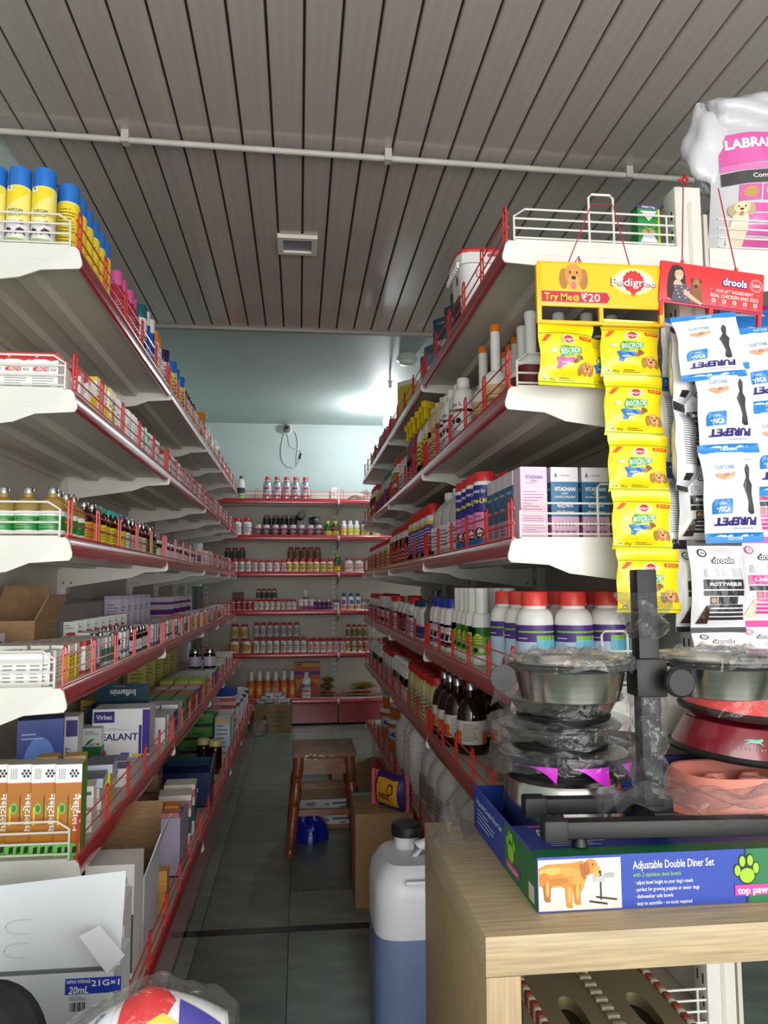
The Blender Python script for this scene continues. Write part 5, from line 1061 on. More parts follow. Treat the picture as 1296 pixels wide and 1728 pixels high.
wk = bottle('red_cap_jug', 0.19, 0.037, 0.028, 0.125, 0.03, WPL, (0.034, 0.03), (200, 40, 36), [(0.02, 0.11, (200, 204, 206))], lines=(0.03, 0.1, 4, Gy), n=12, cat='bottle')
wk2 = bottle('white_cap_bottle', 0.18, 0.038, 0.02, 0.12, 0.04, WPL, (0.02, 0.02), W_, [(0.02, 0.11, (200, 204, 206)), (0.07, 0.11, (150, 160, 90))], n=12)
rowR(wk2, 4, 3.8, 7, 0.083, 0.045, 'white bottle with white cap', rows=1)
rowR(wk, 4, 3.8, 7, 0.084, 0.135, 'red capped white jug', rows=3, dd=0.09)
rowR(wk, 4, 4.42, 6, 0.086, 0.05, 'red capped white jug in the outer ranks', rows=4, dd=0.09)
rowR(wk2, 4, 4.97, 9, 0.083, 0.045, 'white bottle with white cap at far end', rows=1)
rowR(wk, 4, 4.97, 9, 0.084, 0.135, 'red capped white jug at far end', rows=2, dd=0.09)
# steel bowl in film at near part of the fifth shelf
t = thing('steel_bowl', 'steel bowl in crumpled film on fifth right shelf beside flagons', 'bowl', (0.68, 2.26, RV[4]+0.001))
part('bowl', MB().lathe([(0.1, 0), (0.105, 0.004), (0.085, 0.055), (0.09, 0.06), (0.075, 0.05), (0.06, 0.02), (0.0, 0.018)], STEEL, 28), t)
part('film', MB().grid(lambda u, v: (0.12*math.cos(2*PI*u)*(1+0.14*math.sin(9*u*PI))*math.cos(v*PI/2)**0.5, 0.12*math.sin(2*PI*u)*(1+0.12*math.sin(7*u*PI+2))*math.cos(v*PI/2)**0.5, 0.004+0.11*math.sin(v*PI/2)*(1+0.2*math.sin(11*u*PI))), 30, 10, FILMW), t, sharp=20)
# ---- bottom shelf
nj = jug(0.3, 0.09, TRW, (190, 184, 172), None)
for i, (x, y) in enumerate(((0.635, 2.3), (0.635, 2.5), (0.635, 2.7), (0.635, 2.87), (0.835, 2.33), (0.835, 2.55), (0.835, 2.77))):
    put(nj, (x, y, RV[5]+0.001), -1.1, 'dusty natural plastic jug, %s on bottom right shelf' % ('nearest the counter', 'second from the counter', 'third from the counter', 'fourth from the counter', 'first of the inner line', 'second of the inner line', 'last of the inner line')[i], 'dusty jugs')
wlj = jug(0.31, 0.085, WPL, W_, (190, 190, 180))
for i in range(3): put(wlj, (0.645, 3.15+i*0.2, RV[5]+0.001), -1.4, 'white jug with grey label, %s beyond the dusty jugs' % ('first', 'second', 'third')[i], 'white jugs')
rib = Kind('ribbed_container', 'container')
pf = [(0.05, 0)]
for i in range(11): pf += [(0.056, 0.01+i*0.024), (0.056, 0.022+i*0.024), (0.048, 0.027+i*0.024), (0.048, 0.031+i*0.024)]
rib.add('container_body', MB().lathe(pf+[(0.05, 0.28), (0.03, 0.3)], WPL, 20, pw=3).mesh('container_body')); rib.add('cap', MB().lathe([(0.03, 0.295), (0.03, 0.32)], TRW, 14).mesh('cap'))
for i in range(4): put(rib, (0.585+0.13*(i % 2), 3.78+0.14*(i//2), RV[5]+0.001), 0, 'ribbed white container, %s row of bottom right shelf' % ('nearest of outer', 'nearest of inner', 'second of outer', 'second of inner')[i], 'ribbed containers')
tall = bottle('white_container', 0.29, 0.075, 0.06, 0.2, 0.04, WPL, (0.05, 0.04), W_, [], n=20, cat='container')
put(tall, (0.61, 4.3, RV[5]+0.001), 0, 'tall plain white container between ribbed containers and orange tubs', None)
tub = Kind('paint_tub', 'tub'); OT = (206, 110, 40)
tub.add('tub_body', MB().lathe([(0.085, 0), (0.09, 0.005), (0.1, 0.17)], C(OT), 22).mesh('tub_body')); tub.add('lid', MB().lathe([(0.105, 0.165), (0.107, 0.18), (0.1, 0.188), (0.02, 0.188)], WPL, 22).mesh('lid'))
tub.add('label', MB().lathe([(0.0945, 0.07), (0.0985, 0.14)], C((206, 214, 226)), 22, cap=(False, False)).mesh('label'), [('lettering', Art().ell(0, 0.105, 0.05, 0.014, (40, 60, 150), 1, 16).ell(0.0, 0.105, 0.035, 0.007, (206, 214, 226), 2, 12).build('lettering', on_cyl(0.0995, -PI/2), None, maxedge=0.04, mesh_only=True))])
tub.add('handle', MB().tube([(0.1*math.cos(a), -0.1*math.sin(a)-0.004, 0.15-0.06*math.sin(a)) for a in [PI*i/10 for i in range(11)]], 0.003, SILVER, 5).mesh('handle'))
for i in range(4): put(tub, (0.64+0.008*(i % 2), 4.73+0.42*(i//2), RV[5]+0.001+0.189*(i % 2)), -0.5, 'orange and white tub, %s at far end of bottom right shelf' % ('lower of the near stack', 'upper of the near stack', 'lower of the far stack', 'upper of the far stack')[i], 'orange tubs')
# ================================================================== rear shelves
nv = bottle('navy_label_bottle', 0.23, 0.038, 0.016, 0.13, 0.07, WPL, (0.016, 0.024), (24, 40, 50), [(0.06, 0.115, (24, 44, 70)), (0.02, 0.055, (120, 190, 80))], n=16)
rowB(nv, 0, 404, 404, 1, 0.1, 'white conical bottle with navy label')
alu = bottle('aluminium_bottle', 0.225, 0.044, 0.024, 0.14, 0.045, M('brushed_aluminium', (200, 200, 204), 0.3, metal=0.9), (0.026, 0.03), (214, 70, 60), [(0.03, 0.045, (190, 60, 60)), (0.045, 0.135, (196, 196, 202))], n=18, art=lambda: Art().rect(-0.03, 0.1, 0.02, 0.122, (170, 70, 80), 1).lines(-0.03, 0.03, 0.07, 0.095, 2, (90, 90, 140), 1).poly([(-0.02, 0.03), (0.028, 0.065), (0.03, 0.055), (0.0, 0.03)], (190, 50, 50), 1))
rowB(alu, 0, 450, 514.5, 5, 0.1, 'red capped aluminium bottle')
t = thing('paper_roll', 'crumpled white paper sheets on the top rear shelf', 'paper', (at(612, 1000, Y=7.52).x, 7.53, BV[0]+0.001))
part('sheet', MB().grid(lambda u, v: ((u-0.5)*0.3, (v-0.5)*0.2, 0.02+0.05*u+0.02*math.sin(9*u)+0.012*math.sin(7*v+3*u)), 14, 8, M('white_paper', (226, 228, 226), 0.8)), t)
part('sheet', MB().grid(lambda u, v: (0.06+(u-0.5)*0.2, (v-0.5)*0.16, 0.07+0.06*u+0.02*math.sin(8*u+v)), 12, 8, M('white_paper')), t)
def pj(name, h, r, capc, lab, body=WPL, ch=0.2, z0=0.1, z1=0.68, lc=None, extra=()):
    return bottle(name, h, r, r*0.72, h*0.68, h*0.08, body, (r*0.78, h*ch), capc, [(h*z0, h*z1, lab)]+[(h*a, h*b, c) for a, b, c in extra], n=14, lines=(h*(z0+0.06), h*(z1-0.06), 4, lc or tuple(v*0.55 for v in lab)), cat='jar')
RC = (206, 50, 44)
j1 = pj('pill_jar', 0.17, 0.042, RC, (214, 212, 214)); rowB(j1, 1, 382, 416, 3, 0.09, 'large red capped white jar', rows=2, dd=0.1)
j2 = pj('pill_jar', 0.105, 0.037, (206, 208, 210), (60, 44, 62), lc=(190, 180, 190)); rowB(j2, 1, 434, 538, 8, 0.08, 'white capped black label jar in the front row')
j2b = pj('pill_jar', 0.105, 0.037, (150, 152, 154), (44, 44, 50), body=(130, 132, 134)); rowB(j2, 1, 449, 492, 4, 0.2, 'white capped black label jar in the back row'); rowB(j2b, 1, 449, 494, 4, 0.2, 'grey capped black jar stacked behind', z=0.107)
lay = put(j2b, (at(505, 1000, Y=7.56).x, 7.56, BV[1]+0.19), 0, 'grey capped black jar tipped on its side', None, rot=(1.2, 0.7, 0))
lay2 = put(j2b, (at(521, 1000, Y=7.5).x, 7.5, BV[1]+0.145), 0, 'grey capped black jar lying above the front row', None, rot=(0.3, 1.4, 0))
gy = bottle('green_bottle', 0.145, 0.034, 0.017, 0.09, 0.03, (24, 84, 50), (0.017, 0.024), (222, 214, 40), [(0.012, 0.05, (206, 206, 50))], n=16, lines=(0.015, 0.045, 3, (40, 90, 40)))
rowB(gy, 1, 553, 566, 2, 0.09, 'yellow capped green bottle')
wy = bottle('white_bottle', 0.15, 0.028, 0.016, 0.1, 0.02, WPL, (0.018, 0.028), W_, [(0.02, 0.07, (222, 220, 80))], n=14); rowB(wy, 1, 580, 602, 3, 0.09, 'white bottle with yellow label')
bcj = pj('pill_jar', 0.15, 0.042, (50, 80, 170), (190, 206, 110)); rowB(bcj, 1, 617, 636, 2, 0.09, 'blue capped jar with lime label')
g3 = pj('pill_jar', 0.125, 0.028, RC, (206, 206, 204), lc=(110, 130, 110)); rowB(g3, 2, 386, 418, 4, 0.09, 'red capped grey label jar in front')
d3 = pj('pill_jar', 0.11, 0.03, (200, 60, 50), (80, 84, 84), body=(120, 122, 120)); rowB(g3, 2, 383, 408, 3, 0.19, 'red capped grey label jar behind'); rowB(d3, 2, 384, 408, 3, 0.19, 'dark jar stacked behind', z=0.126)
r3 = pj('pill_jar', 0.115, 0.0305, RC, (222, 214, 218), lc=(190, 90, 100)); rowB(r3, 2, 430, 478, 5, 0.09, 'red capped white jar with rose print')
y3 = pj('pill_jar', 0.125, 0.0305, RC, (218, 208, 120), lc=(90, 60, 30)); rowB(y3, 2, 487, 557, 7, 0.09, 'red capped jar with yellow label'); rowB(y3, 2, 490, 536, 5, 0.18, 'red capped yellow jar behind')
b3 = pj('pill_jar', 0.115, 0.031, (170, 60, 44), (150, 116, 80), body=(176, 150, 120)); rowB(b3, 2, 490, 536, 5, 0.18, 'brown jar stacked on the row behind', z=0.126)
gy2 = bottle('green_bottle', 0.17, 0.036, 0.02, 0.1, 0.035, (24, 84, 50), (0.018, 0.028), (222, 214, 40), [(0.012, 0.055, (206, 206, 50))], n=16); rowB(gy2, 2, 569, 569, 1, 0.09, 'large yellow capped green bottle')
w3 = pj('pill_jar', 0.13, 0.044, RC, (214, 206, 196), lc=(190, 110, 80), ch=0.12); rowB(w3, 2, 589, 640, 4, 0.1, 'broad red capped white jar')
m4 = pj('pill_jar', 0.1, 0.0255, RC, (120, 30, 36), lc=(220, 190, 190)); rowB(m4, 3, 394, 423, 4, 0.09, 'red capped crimson label jar')
s4 = pj('pill_jar', 0.1, 0.0235, RC, (206, 212, 204), lc=(70, 100, 80)); rowB(s4, 3, 432, 496, 8, 0.09, 'red capped white jar with green print'); rowB(s4, 3, 437, 463, 4, 0.18, 'red capped white jar behind')
d4 = pj('pill_jar', 0.1, 0.0225, (200, 60, 50), (90, 94, 84)); rowB(d4, 3, 437, 463, 4, 0.18, 'red capped olive label jar stacked behind', z=0.101)
rc_ = carton('small_carton', 0.1, 0.05, 0.05, (90, 24, 30), [(0, 1, (110, 26, 34))]); put(rc_, (at(402, 1000, Y=7.55).x, 7.55, BV[3]+0.12), 0, 'crimson carton lying behind the crimson label jars', None)
put(carton('small_carton', 0.1, 0.06, 0.118, (100, 30, 36), []), (at(402, 1000, Y=7.56).x, 7.56, BV[3]+0.001), 0, 'crimson carton under another behind the crimson jars', None)
p4 = carton('small_carton', 0.038, 0.045, 0.1, (226, 224, 232), [(0.0, 0.35, (96, 60, 140)), (0.35, 0.5, (222, 180, 120))]); rowB(p4, 3, 509, 525, 3, 0.09, 'white and purple small carton')
put(p4, (at(516, 1000, Y=7.52).x, 7.52, BV[3]+0.09), 0, 'white and purple small carton standing on a carton behind', None); put(carton('small_carton', 0.08, 0.06, 0.088, (210, 206, 210), []), (at(516, 1000, Y=7.52).x, 7.52, BV[3]+0.001), 0, 'pale carton behind the white and purple cartons', None)
v4 = bottle('small_bottle', 0.1, 0.0215, 0.012, 0.06, 0.018, (40, 24, 60), (0.013, 0.02), W_, [(0.01, 0.055, (70, 50, 120))], n=12); rowB(v4, 3, 531, 555, 4, 0.09, 'dark violet bottle with white cap')
v5 = pj('pill_jar', 0.09, 0.036, (60, 70, 140), (220, 220, 226)); rowB(v5, 3, 567, 567, 1, 0.1, 'blue capped white jar')
bl = bottle('blue_cap_bottle', 0.155, 0.0315, 0.015, 0.105, 0.02, WPL, (0.016, 0.026), (44, 70, 160), [(0.012, 0.035, (226, 150, 50)), (0.04, 0.1, (206, 210, 226))], n=14, art=lambda: Art().rect(-0.016, 0.055, 0.016, 0.09, (60, 60, 150), 2)); rowB(bl, 3, 580, 604, 3, 0.09, 'blue capped white bottle with blue square')
mix = pj('pill_jar', 0.09, 0.027, (90, 150, 150), (190, 206, 200)); rowB(mix, 3, 614, 645, 4, 0.1, 'teal capped pale jar')
w5 = pj('pill_jar', 0.135, 0.029, RC, (214, 212, 210), extra=[(0.3, 0.36, (60, 64, 60)), (0.52, 0.56, (60, 64, 60))]); rowB(w5, 4, 434, 501, 7, 0.19, 'red capped white bottle stacked behind', z=0.142)
k5 = pj('pill_jar', 0.14, 0.0295, RC, (206, 210, 204), lc=(80, 110, 90)); rowB(k5, 4, 434, 501, 7, 0.19, 'red capped white jar behind'); rowB(k5, 4, 433, 513, 8, 0.09, 'red capped white jar with green print')
l5 = pj('pill_jar', 0.125, 0.0285, RC, (216, 208, 208), lc=(180, 80, 80)); rowB(l5, 4, 524, 578, 6, 0.09, 'red capped white jar with red print'); rowB(l5, 4, 530, 575, 5, 0.17, 'red capped white jar with red print behind')
o5 = pj('pill_jar', 0.125, 0.0245, RC, (170, 150, 100), lc=(90, 60, 40)); rowB(o5, 4, 587, 640, 6, 0.09, 'red capped olive label jar'); rowB(o5, 4, 588, 616, 4, 0.18, 'red capped olive label jar behind'); rowB(o5, 4, 588, 616, 4, 0.18, 'red capped olive label jar stacked behind', z=0.126)
u5 = pj('pill_jar', 0.13, 0.042, RC, (214, 180, 110), lc=(120, 70, 40), ch=0.16); rowB(u5, 4, 398, 418, 2, 0.09, 'broad red capped jar with golden label'); rowB(u5, 4, 398, 414, 2, 0.19, 'broad red capped golden jar behind'); rowB(u5, 4, 398, 414, 2, 0.19, 'broad red capped golden jar stacked', z=0.131)
os_ = bottle('orange_spray', 0.25, 0.0365, 0.017, 0.135, 0.03, clear('orange_liquid', (222, 120, 70), 0.15, 0.85), (0.02, 0.085), W_, [(0.03, 0.125, (232, 130, 60))], n=16, rib=False, art=lambda: Art().ell(0, 0.075, 0.02, 0.03, (240, 200, 120), 2, 12))
rowB(os_, 5, 426, 494, 6, 0.1, 'orange bottle with tall white spray cap'); rowB(os_, 5, 428, 482, 5, 0.21, 'orange bottle with white spray cap behind')
wb6 = bottle('white_bottle', 0.24, 0.045, 0.02, 0.16, 0.03, WPL, (0.022, 0.05), (226, 226, 224), [(0.05, 0.14, (220, 220, 220)), (0.1, 0.13, (50, 50, 60))], n=16, lines=(0.055, 0.095, 3, Gy)); rowB(wb6, 5, 518, 518, 1, 0.08, 'white bottle with dark heading')
ob = carton('feed_carton', 0.24, 0.1, 0.315, (206, 90, 40), [(0.0, 0.5, (226, 160, 50)), (0.64, 0.74, (40, 60, 140)), (0.88, 1.0, (206, 160, 60))], art=lambda A, wx, h: (A.poly([(-wx*0.5, h*0.0), (wx*0.5, 0), (wx*0.5, h*0.3), (-wx*0.1, h*0.6)], (200, 70, 40), 2), A.rect(-wx*0.45, h*0.9, -wx*0.2, h*0.97, (120, 50, 30), 2)))
put(ob, (at(519, 1000, Y=7.6).x, 7.6, BV[5]+0.001), 0, 'orange and blue carton standing behind a white bottle on lowest rear shelf', None)
GOLD = M('gold_foil', (196, 176, 70), 0.3, metal=0.75, bump=0.8, nscale=25)
for i, (px, z, ln_, tilt) in enumerate(((553, 0.0, 0.13, 0.04), (553, 0.062, 0.13, -0.04), (553, 0.124, 0.12, 0.06), (607, 0.0, 0.24, -0.1), (612, 0.064, 0.22, 0.1))):
    kk = pouch('foil_bag', 0.2, ln_, 0.05, GOLD, (lambda A: A.rect(0.1, 0.2, 0.9, 0.75, (120, 84, 60), 1)) if i > 2 else None, seed=20+i)
    put(kk, (at(px, 1000, Y=7.58).x, 7.67, BV[5]+0.03+z), 0, '%s foil bag lying on lowest rear shelf, %s of the heap' % ('brown and gold' if i > 2 else 'olive gold', ('lowest left', 'middle', 'topmost', 'lowest right', 'upper right')[i]), 'gold foil bags', rot=(PI/2+0.12*tilt, 0.1*tilt, tilt))
# ================================================================== counter at the lower right
def woodmat(name, c, axis):
    return M(name, c, 0.45, noise=0.13, nscale=6, stretch=axis, bump=0.03)
OAKX = woodmat('pale_oak_laminate', (176, 155, 122), (1.2, 30, 30))
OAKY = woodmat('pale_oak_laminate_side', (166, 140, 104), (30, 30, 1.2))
ZT = 0.79
nc = at(818, 1582, Z=ZT); bc_ = at(701, 1358, Z=ZT)
TX0 = (nc.x+bc_.x)/2; TY0 = nc.y; TY1 = min(bc_.y, YR[0]-0.03); TX1 = 1.75
ct = thing('counter_table', 'pale oak laminate counter with thick top at lower right', 'table', (TX0, TY0, 0))
part('table_top', MB().box(0, TX1-TX0, 0, TY1-TY0, ZT-0.056, ZT, OAKX, b=0.0012), ct)
part('side_panel', MB().box(0.0, 0.052, 0.0, TY1-TY0, 0, ZT-0.0565, OAKY, b=0.0012), ct)
part('side_panel', MB().box(TX1-TX0-0.052, TX1-TX0, 0.0, TY1-TY0, 0, ZT-0.0565, OAKY, b=0.0012), ct)
# folding step stool stored under the counter
SB = M('taupe_plastic', (122, 112, 84), 0.5, noise=0.05)
p0 = at(882, 1680, Z=0.5); 
st = thing('folding_step_stool', 'taupe plastic folding step stool with two slots under the counter', 'stool', (p0.x+0.145, 1.475, 0.0), 0.0)
pl = MB()
def plate(x0, x1, slots):
    # top half with an oval opening, built as a frame of quads
    y0, y1, zt, zb = -0.17, 0.17, 0.5, 0.476
    n = 24; cx = (x0+x1)/2; sw, sh = 0.02, 0.045
    inner = []; outer = []
    for i in range(n):
        a = 2*PI*i/n; ca, sa = math.cos(a), math.sin(a)
        inner.append((cx+sw*ca, sh*sa+(0.02 if sa > 0 else -0.02 if sa < 0 else 0)))
        k = min((x1-x0)/2/max(abs(ca), 1e-6), y1/max(abs(sa), 1e-6))
        outer.append((cx+ca*k, sa*k))
    vs = [(x, y, zt) for x, y in inner]+[(x, y, zt) for x, y in outer]+[(x, y, zb) for x, y in inner]+[(x, y, zb) for x, y in outer]
    fs = []
    for i in range(n):
        j = (i+1) % n
        fs += [(i, j, n+j, n+i), (2*n+i, 3*n+i, 3*n+j, 2*n+j), (i, 2*n+i, 2*n+j, j), (n+i, n+j, 3*n+j, 3*n+i)]
    pl.add(vs, fs, SB)
plate(-0.13, -0.006, 1); plate(0.006, 0.13, 1)
part('step_plate', pl, st)
for sx in (-0.068, 0.068):
    part('handle_recess', MB().box(sx-0.03, sx+0.03, -0.075, 0.075, 0.44, 0.474, M('dark_taupe', (52, 46, 34), 0.6)), st)
for i in range(12):
    part('hinge_tooth', MB().box(-0.012, 0.012, -0.165+i*0.0285, -0.15+i*0.0285, 0.488, 0.506, M('worn_taupe', (150, 142, 112), 0.5), b=0.002), st)
for sx in (-0.133, 0.133):
    for i in range(9):
        y = -0.155+i*0.037
        part('edge_grip', MB().box(sx-0.007, sx+0.007, y, y+0.02, 0.478, 0.506, C((150, 62, 36)), b=0.003), st)
        part('edge_grip', MB().box(sx-0.007, sx+0.007, y+0.02, y+0.035, 0.478, 0.506, C((206, 200, 170)), b=0.003), st)
part('leg_panel', MB().box(-0.125, 0.125, -0.165, -0.145, 0, 0.476, SB), st); part('leg_panel', MB().box(-0.125, 0.125, 0.145, 0.165, 0, 0.476, SB), st)
t = thing('white_basin', 'white plastic basin on the bottom shelf behind the counter', 'basin', (0.72, 2.02, RV[5]+0.001))
part('basin', MB().lathe([(0.07, 0), (0.08, 0.004), (0.11, 0.09), (0.116, 0.092), (0.105, 0.086), (0.075, 0.01), (0.0, 0.008)], WPL, 28), t)
# ---- diner set carton lying on the counter, its edge turned slightly
BX = (36, 66, 160); BG = (30, 110, 66)
c1 = at(908, 1542, Z=ZT); c2 = at(826, 1392, Z=ZT)
bl_ = (c2-c1).length; BW = 0.62; BH = 0.083; BD = min(bl_, 0.44)
ang = math.atan2(c2.y-c1.y, c2.x-c1.x)-PI/2
dc = thing('diner_set_box', 'blue and green carton for a double bowl pet feeder lying on the counter', 'box', (c1.x, c1.y, ZT+0.001), 0.0)
bxm = C((32, 60, 150), 0.35); BT = 0.004
part('tray', MB().box(0, BW, 0, BT, 0, BH, bxm).box(0, BW, BD-BT, BD, 0, BH, bxm).box(0, BT, BT, BD-BT, 0, BH, bxm).box(BW-BT, BW, BT, BD-BT, 0, BH, bxm).box(0, BW, 0, BD, 0, BT, bxm), dc)
LD = 0.16
part('lid_panel', MB().box(BT, BW-BT, BT, LD, BH-0.004, BH, bxm), dc)
A = Art(); A.rect(0, 0, 0.84, BH, BX, 1); A.rect(0.002, 0.002, 0.185, BH-0.004, (226, 214, 200), 2)
A.rect(0.002, 0.002, 0.185, 0.02, (214, 204, 192), 3)
GD = (196, 130, 44); GD2 = (160, 96, 26); GD3 = (222, 168, 84)
A.poly([(0.003, 0.04), (0.003, 0.067), (0.02, 0.072), (0.05, 0.0725), (0.075, 0.073), (0.1, 0.076), (0.11, 0.068), (0.108, 0.05), (0.098, 0.032), (0.08, 0.03), (0.05, 0.038), (0.02, 0.036)], GD, 4)
for (x, y, rx, ry, c_, a_) in ((0.03, 0.062, 0.028, 0.006, GD3, 0.05), (0.07, 0.06, 0.022, 0.007, (210, 150, 64), -0.1), (0.09, 0.047, 0.013, 0.018, (208, 146, 60), 0.2), (0.045, 0.046, 0.024, 0.005, (176, 112, 36), 0.05), (0.015, 0.05, 0.012, 0.01, (184, 118, 38), 0), (0.1, 0.06, 0.006, 0.013, GD2, 0.3)): A.ell(x, y, rx, ry, c_, 5, 14, a_)
for (x, b_, c_) in ((0.068, 0.006, GD), (0.086, 0.01, (184, 118, 38)), (0.02, 0.016, GD2)):
    A.poly([(x-0.006, b_+0.003), (x-0.003, b_), (x+0.008, b_), (x+0.007, b_+0.006), (x+0.009, 0.04), (x-0.009, 0.04)], c_, 6)
    A.ell(x+0.001, b_+0.02, 0.004, 0.013, (216, 160, 80), 7, 10)
A.ell(0.118, 0.067, 0.0145, 0.0115, GD, 6, 16); A.ell(0.131, 0.06, 0.0085, 0.0085, (210, 156, 76), 7, 12); A.ell(0.109, 0.064, 0.006, 0.011, GD2, 7, 12, 0.2); A.ell(0.137, 0.058, 0.003, 0.0025, K_, 8, 8); A.ell(0.122, 0.07, 0.0013, 0.0016, K_, 8, 6)
A.poly([(0.122, 0.052), (0.15, 0.052), (0.147, 0.043), (0.125, 0.043)], (176, 176, 174), 8); A.poly([(0.148, 0.056), (0.17, 0.056), (0.168, 0.049), (0.15, 0.049)], (160, 160, 160), 8); A.rect(0.137, 0.016, 0.1405, 0.06, (40, 40, 40), 6); A.poly([(0.112, 0.013), (0.152, 0.008), (0.153, 0.011), (0.113, 0.016)], (40, 40, 40), 6); A.poly([(0.128, 0.019), (0.174, 0.014), (0.174, 0.017), (0.128, 0.022)], (40, 40, 40), 6)
A.text('Adjustable Double Diner Set', 0.212, 0.066, 0.0125, W_, 3, bold=0.008, align='l', w=0.185)
A.text('with 2 stainless steel bowls', 0.212, 0.051, 0.0068, (150, 200, 60), 3, bold=0.0, align='l', w=0.108)
for i, s_ in enumerate(("adjust bowl height to your dog's needs", 'perfect for growing puppies or senior dogs', 'dishwasher safe bowls', 'easy to assemble – no tools required')):
    A.text('· '+s_, 0.215, 0.039-i*0.0105, 0.006, W_, 3, bold=0.0, align='l', w=(0.132, 0.146, 0.086, 0.128)[i])
A.poly([(0.475, 0), (0.84, 0), (0.84, BH), (0.47, BH)], BG, 2); A.rect(0.468, 0, 0.472, BH, K_, 3)
PG = (150, 205, 40)
A.ell(0.472, 0.042, 0.02, 0.014, K_, 4); A.ell(0.472, 0.042, 0.017, 0.0115, PG, 5)
for (dx, dy) in ((-0.022, 0.05), (-0.01, 0.064), (0.008, 0.065), (0.021, 0.053)):
    A.ell(0.472+dx, dy, 0.009, 0.0105, K_, 4); A.ell(0.472+dx, dy, 0.0068, 0.0082, PG, 5)
A.rect(0.442, 0.012, 0.53, 0.028, (206, 60, 150), 6); A.text('top paw', 0.448, 0.02, 0.011, W_, 7, bold=0.02, align='l', w=0.07)
A.build('front_print', lambda u, v, w_: (min(u*0.735, BW), -w_, v), dc, off=0.0003)
A = Art(); A.rect(0.0, 0.0, BD, BH, BX, 1); A.rect(BD*0.56, 0, BD, BH, BG, 2); A.text('Adjustable Double Diner Set', BD*0.06, BH*0.74, 0.011, W_, 3, bold=0.004, align='l', w=BD*0.46)
A.lines(BD*0.08, BD*0.42, BH*0.2, BH*0.6, 4, (180, 190, 220), 3); A.ell(BD*0.66, BH*0.48, 0.02, 0.015, PG, 4)
for q in range(4): A.ell(BD*0.66-0.021+0.014*q, BH*(0.68, 0.82, 0.82, 0.68)[q], 0.007, 0.0085, PG, 4)
A.rect(BD*0.6, BH*0.14, BD*0.78, BH*0.3, (206, 60, 150), 5); A.text('top paw', BD*0.615, BH*0.22, 0.009, W_, 6, bold=0.004, align='l', w=BD*0.14); A.rect(BD*0.9, BH*0.08, BD*0.97, BH*0.4, (214, 206, 190), 4)
A.build('side_print', lambda u, v, w_: (-w_, BD-u, v), dc, off=0.0003)
A = Art(); A.rect(0.0, 0.0, BW, 0.035, BG, 1); A.rect(0.0, 0.035, BW, LD, (34, 58, 140), 1); A.rect(0.03, LD*0.9, 0.1, LD*0.96, (206, 60, 150), 2)
A.text('Adjustable', 0.035, LD*0.78, 0.016, W_, 3, bold=0.01, align='l', w=0.085); A.text('Double Diner', 0.035, LD*0.66, 0.016, W_, 3, bold=0.01, align='l', w=0.11); A.lines(0.04, 0.15, LD*0.28, LD*0.56, 5, (190, 200, 230), 3)
A.build('top_print', lambda u, v, w_: (u, v, BH+w_), dc, off=0.0003)
part('side_flap', MB().add([(-0.002, -0.001, BH), (-0.002, BD*0.98, BH), (-0.012, BD*0.98, BH+0.02), (-0.008, 0.01, BH+0.012)], [(0, 1, 2, 3)], C((44, 72, 170), 0.35)), dc)
# ---- double diner stand: H-shaped foot on the carton, square post, two bowls in rings
ZB = ZT+BH+0.003
PX, PY = 0.612, 1.325
ds = thing('diner_stand', 'black steel double bowl feeder stand standing on its carton', 'feeder stand', (PX, PY, ZB))
GM = M('black_powder_coat', (16, 16, 17), 0.5, noise=0.08)
CH = M('charcoal_plastic', (30, 30, 32), 0.55)
RZ = Matrix.Rotation(-0.06, 4, 'Z')
part('front_foot_bar', MB().box(-0.19, 0.24, -0.09, -0.062, 0.014, 0.042, GM, RZ, b=0.003), ds)
part('rear_foot_bar', MB().box(-0.19, 0.06, 0.045, 0.072, 0.014, 0.042, GM, RZ, b=0.003), ds)
part('cross_bar', MB().box(-0.018, 0.018, -0.062, 0.045, 0.016, 0.045, GM, RZ), ds)
part('post', MB().box(-0.018, 0.018, -0.018, 0.018, 0.045, 0.45, GM, RZ, b=0.002), ds)
for y in (-0.076, 0.0585):
    part('end_cap', MB().box(-0.212, -0.172, y-0.018, y+0.018, 0.01, 0.045, CH, RZ, b=0.004), ds)
    for x in ((-0.15, 0.19) if y < 0 else (-0.15, 0.04)): part('rubber_foot', MB().lathe([(0.012, -0.002), (0.014, 0.0), (0.01, 0.012)], BLACK, 12, RZ @ Matrix.Translation((x, y, 0.002))), ds)
ZR = 1.165-ZB
part('sliding_collar', MB().box(-0.027, 0.027, -0.027, 0.027, ZR-0.06, ZR+0.006, GM, RZ, b=0.003), ds)
part('clamp_knob', MB().lathe([(0.0, 0), (0.006, 0.0), (0.006, 0.02), (0.024, 0.02), (0.026, 0.024), (0.026, 0.034), (0.022, 0.038), (0.0, 0.038)], CH, 20, Matrix.Translation((0.03, -0.032, ZR-0.03)) @ Matrix.Rotation(PI/2, 4, 'X')), ds)
part('clamp_knob', MB().lathe([(0.0, 0), (0.02, 0.0), (0.022, 0.012), (0.0, 0.014)], CH, 16, Matrix.Translation((-0.27, -0.03, ZR-0.02)) @ Matrix.Rotation(PI/2, 4, 'X')), ds)
BS = Kind('steel_bowl', 'bowl')
BS.add('bowl', MB().lathe([(0.066, 0), (0.084, 0.004), (0.096, 0.058), (0.102, 0.066), (0.106, 0.067), (0.104, 0.07), (0.097, 0.067), (0.09, 0.052), (0.08, 0.012), (0.0, 0.008)], STEEL, 48).mesh('bowl', 30))
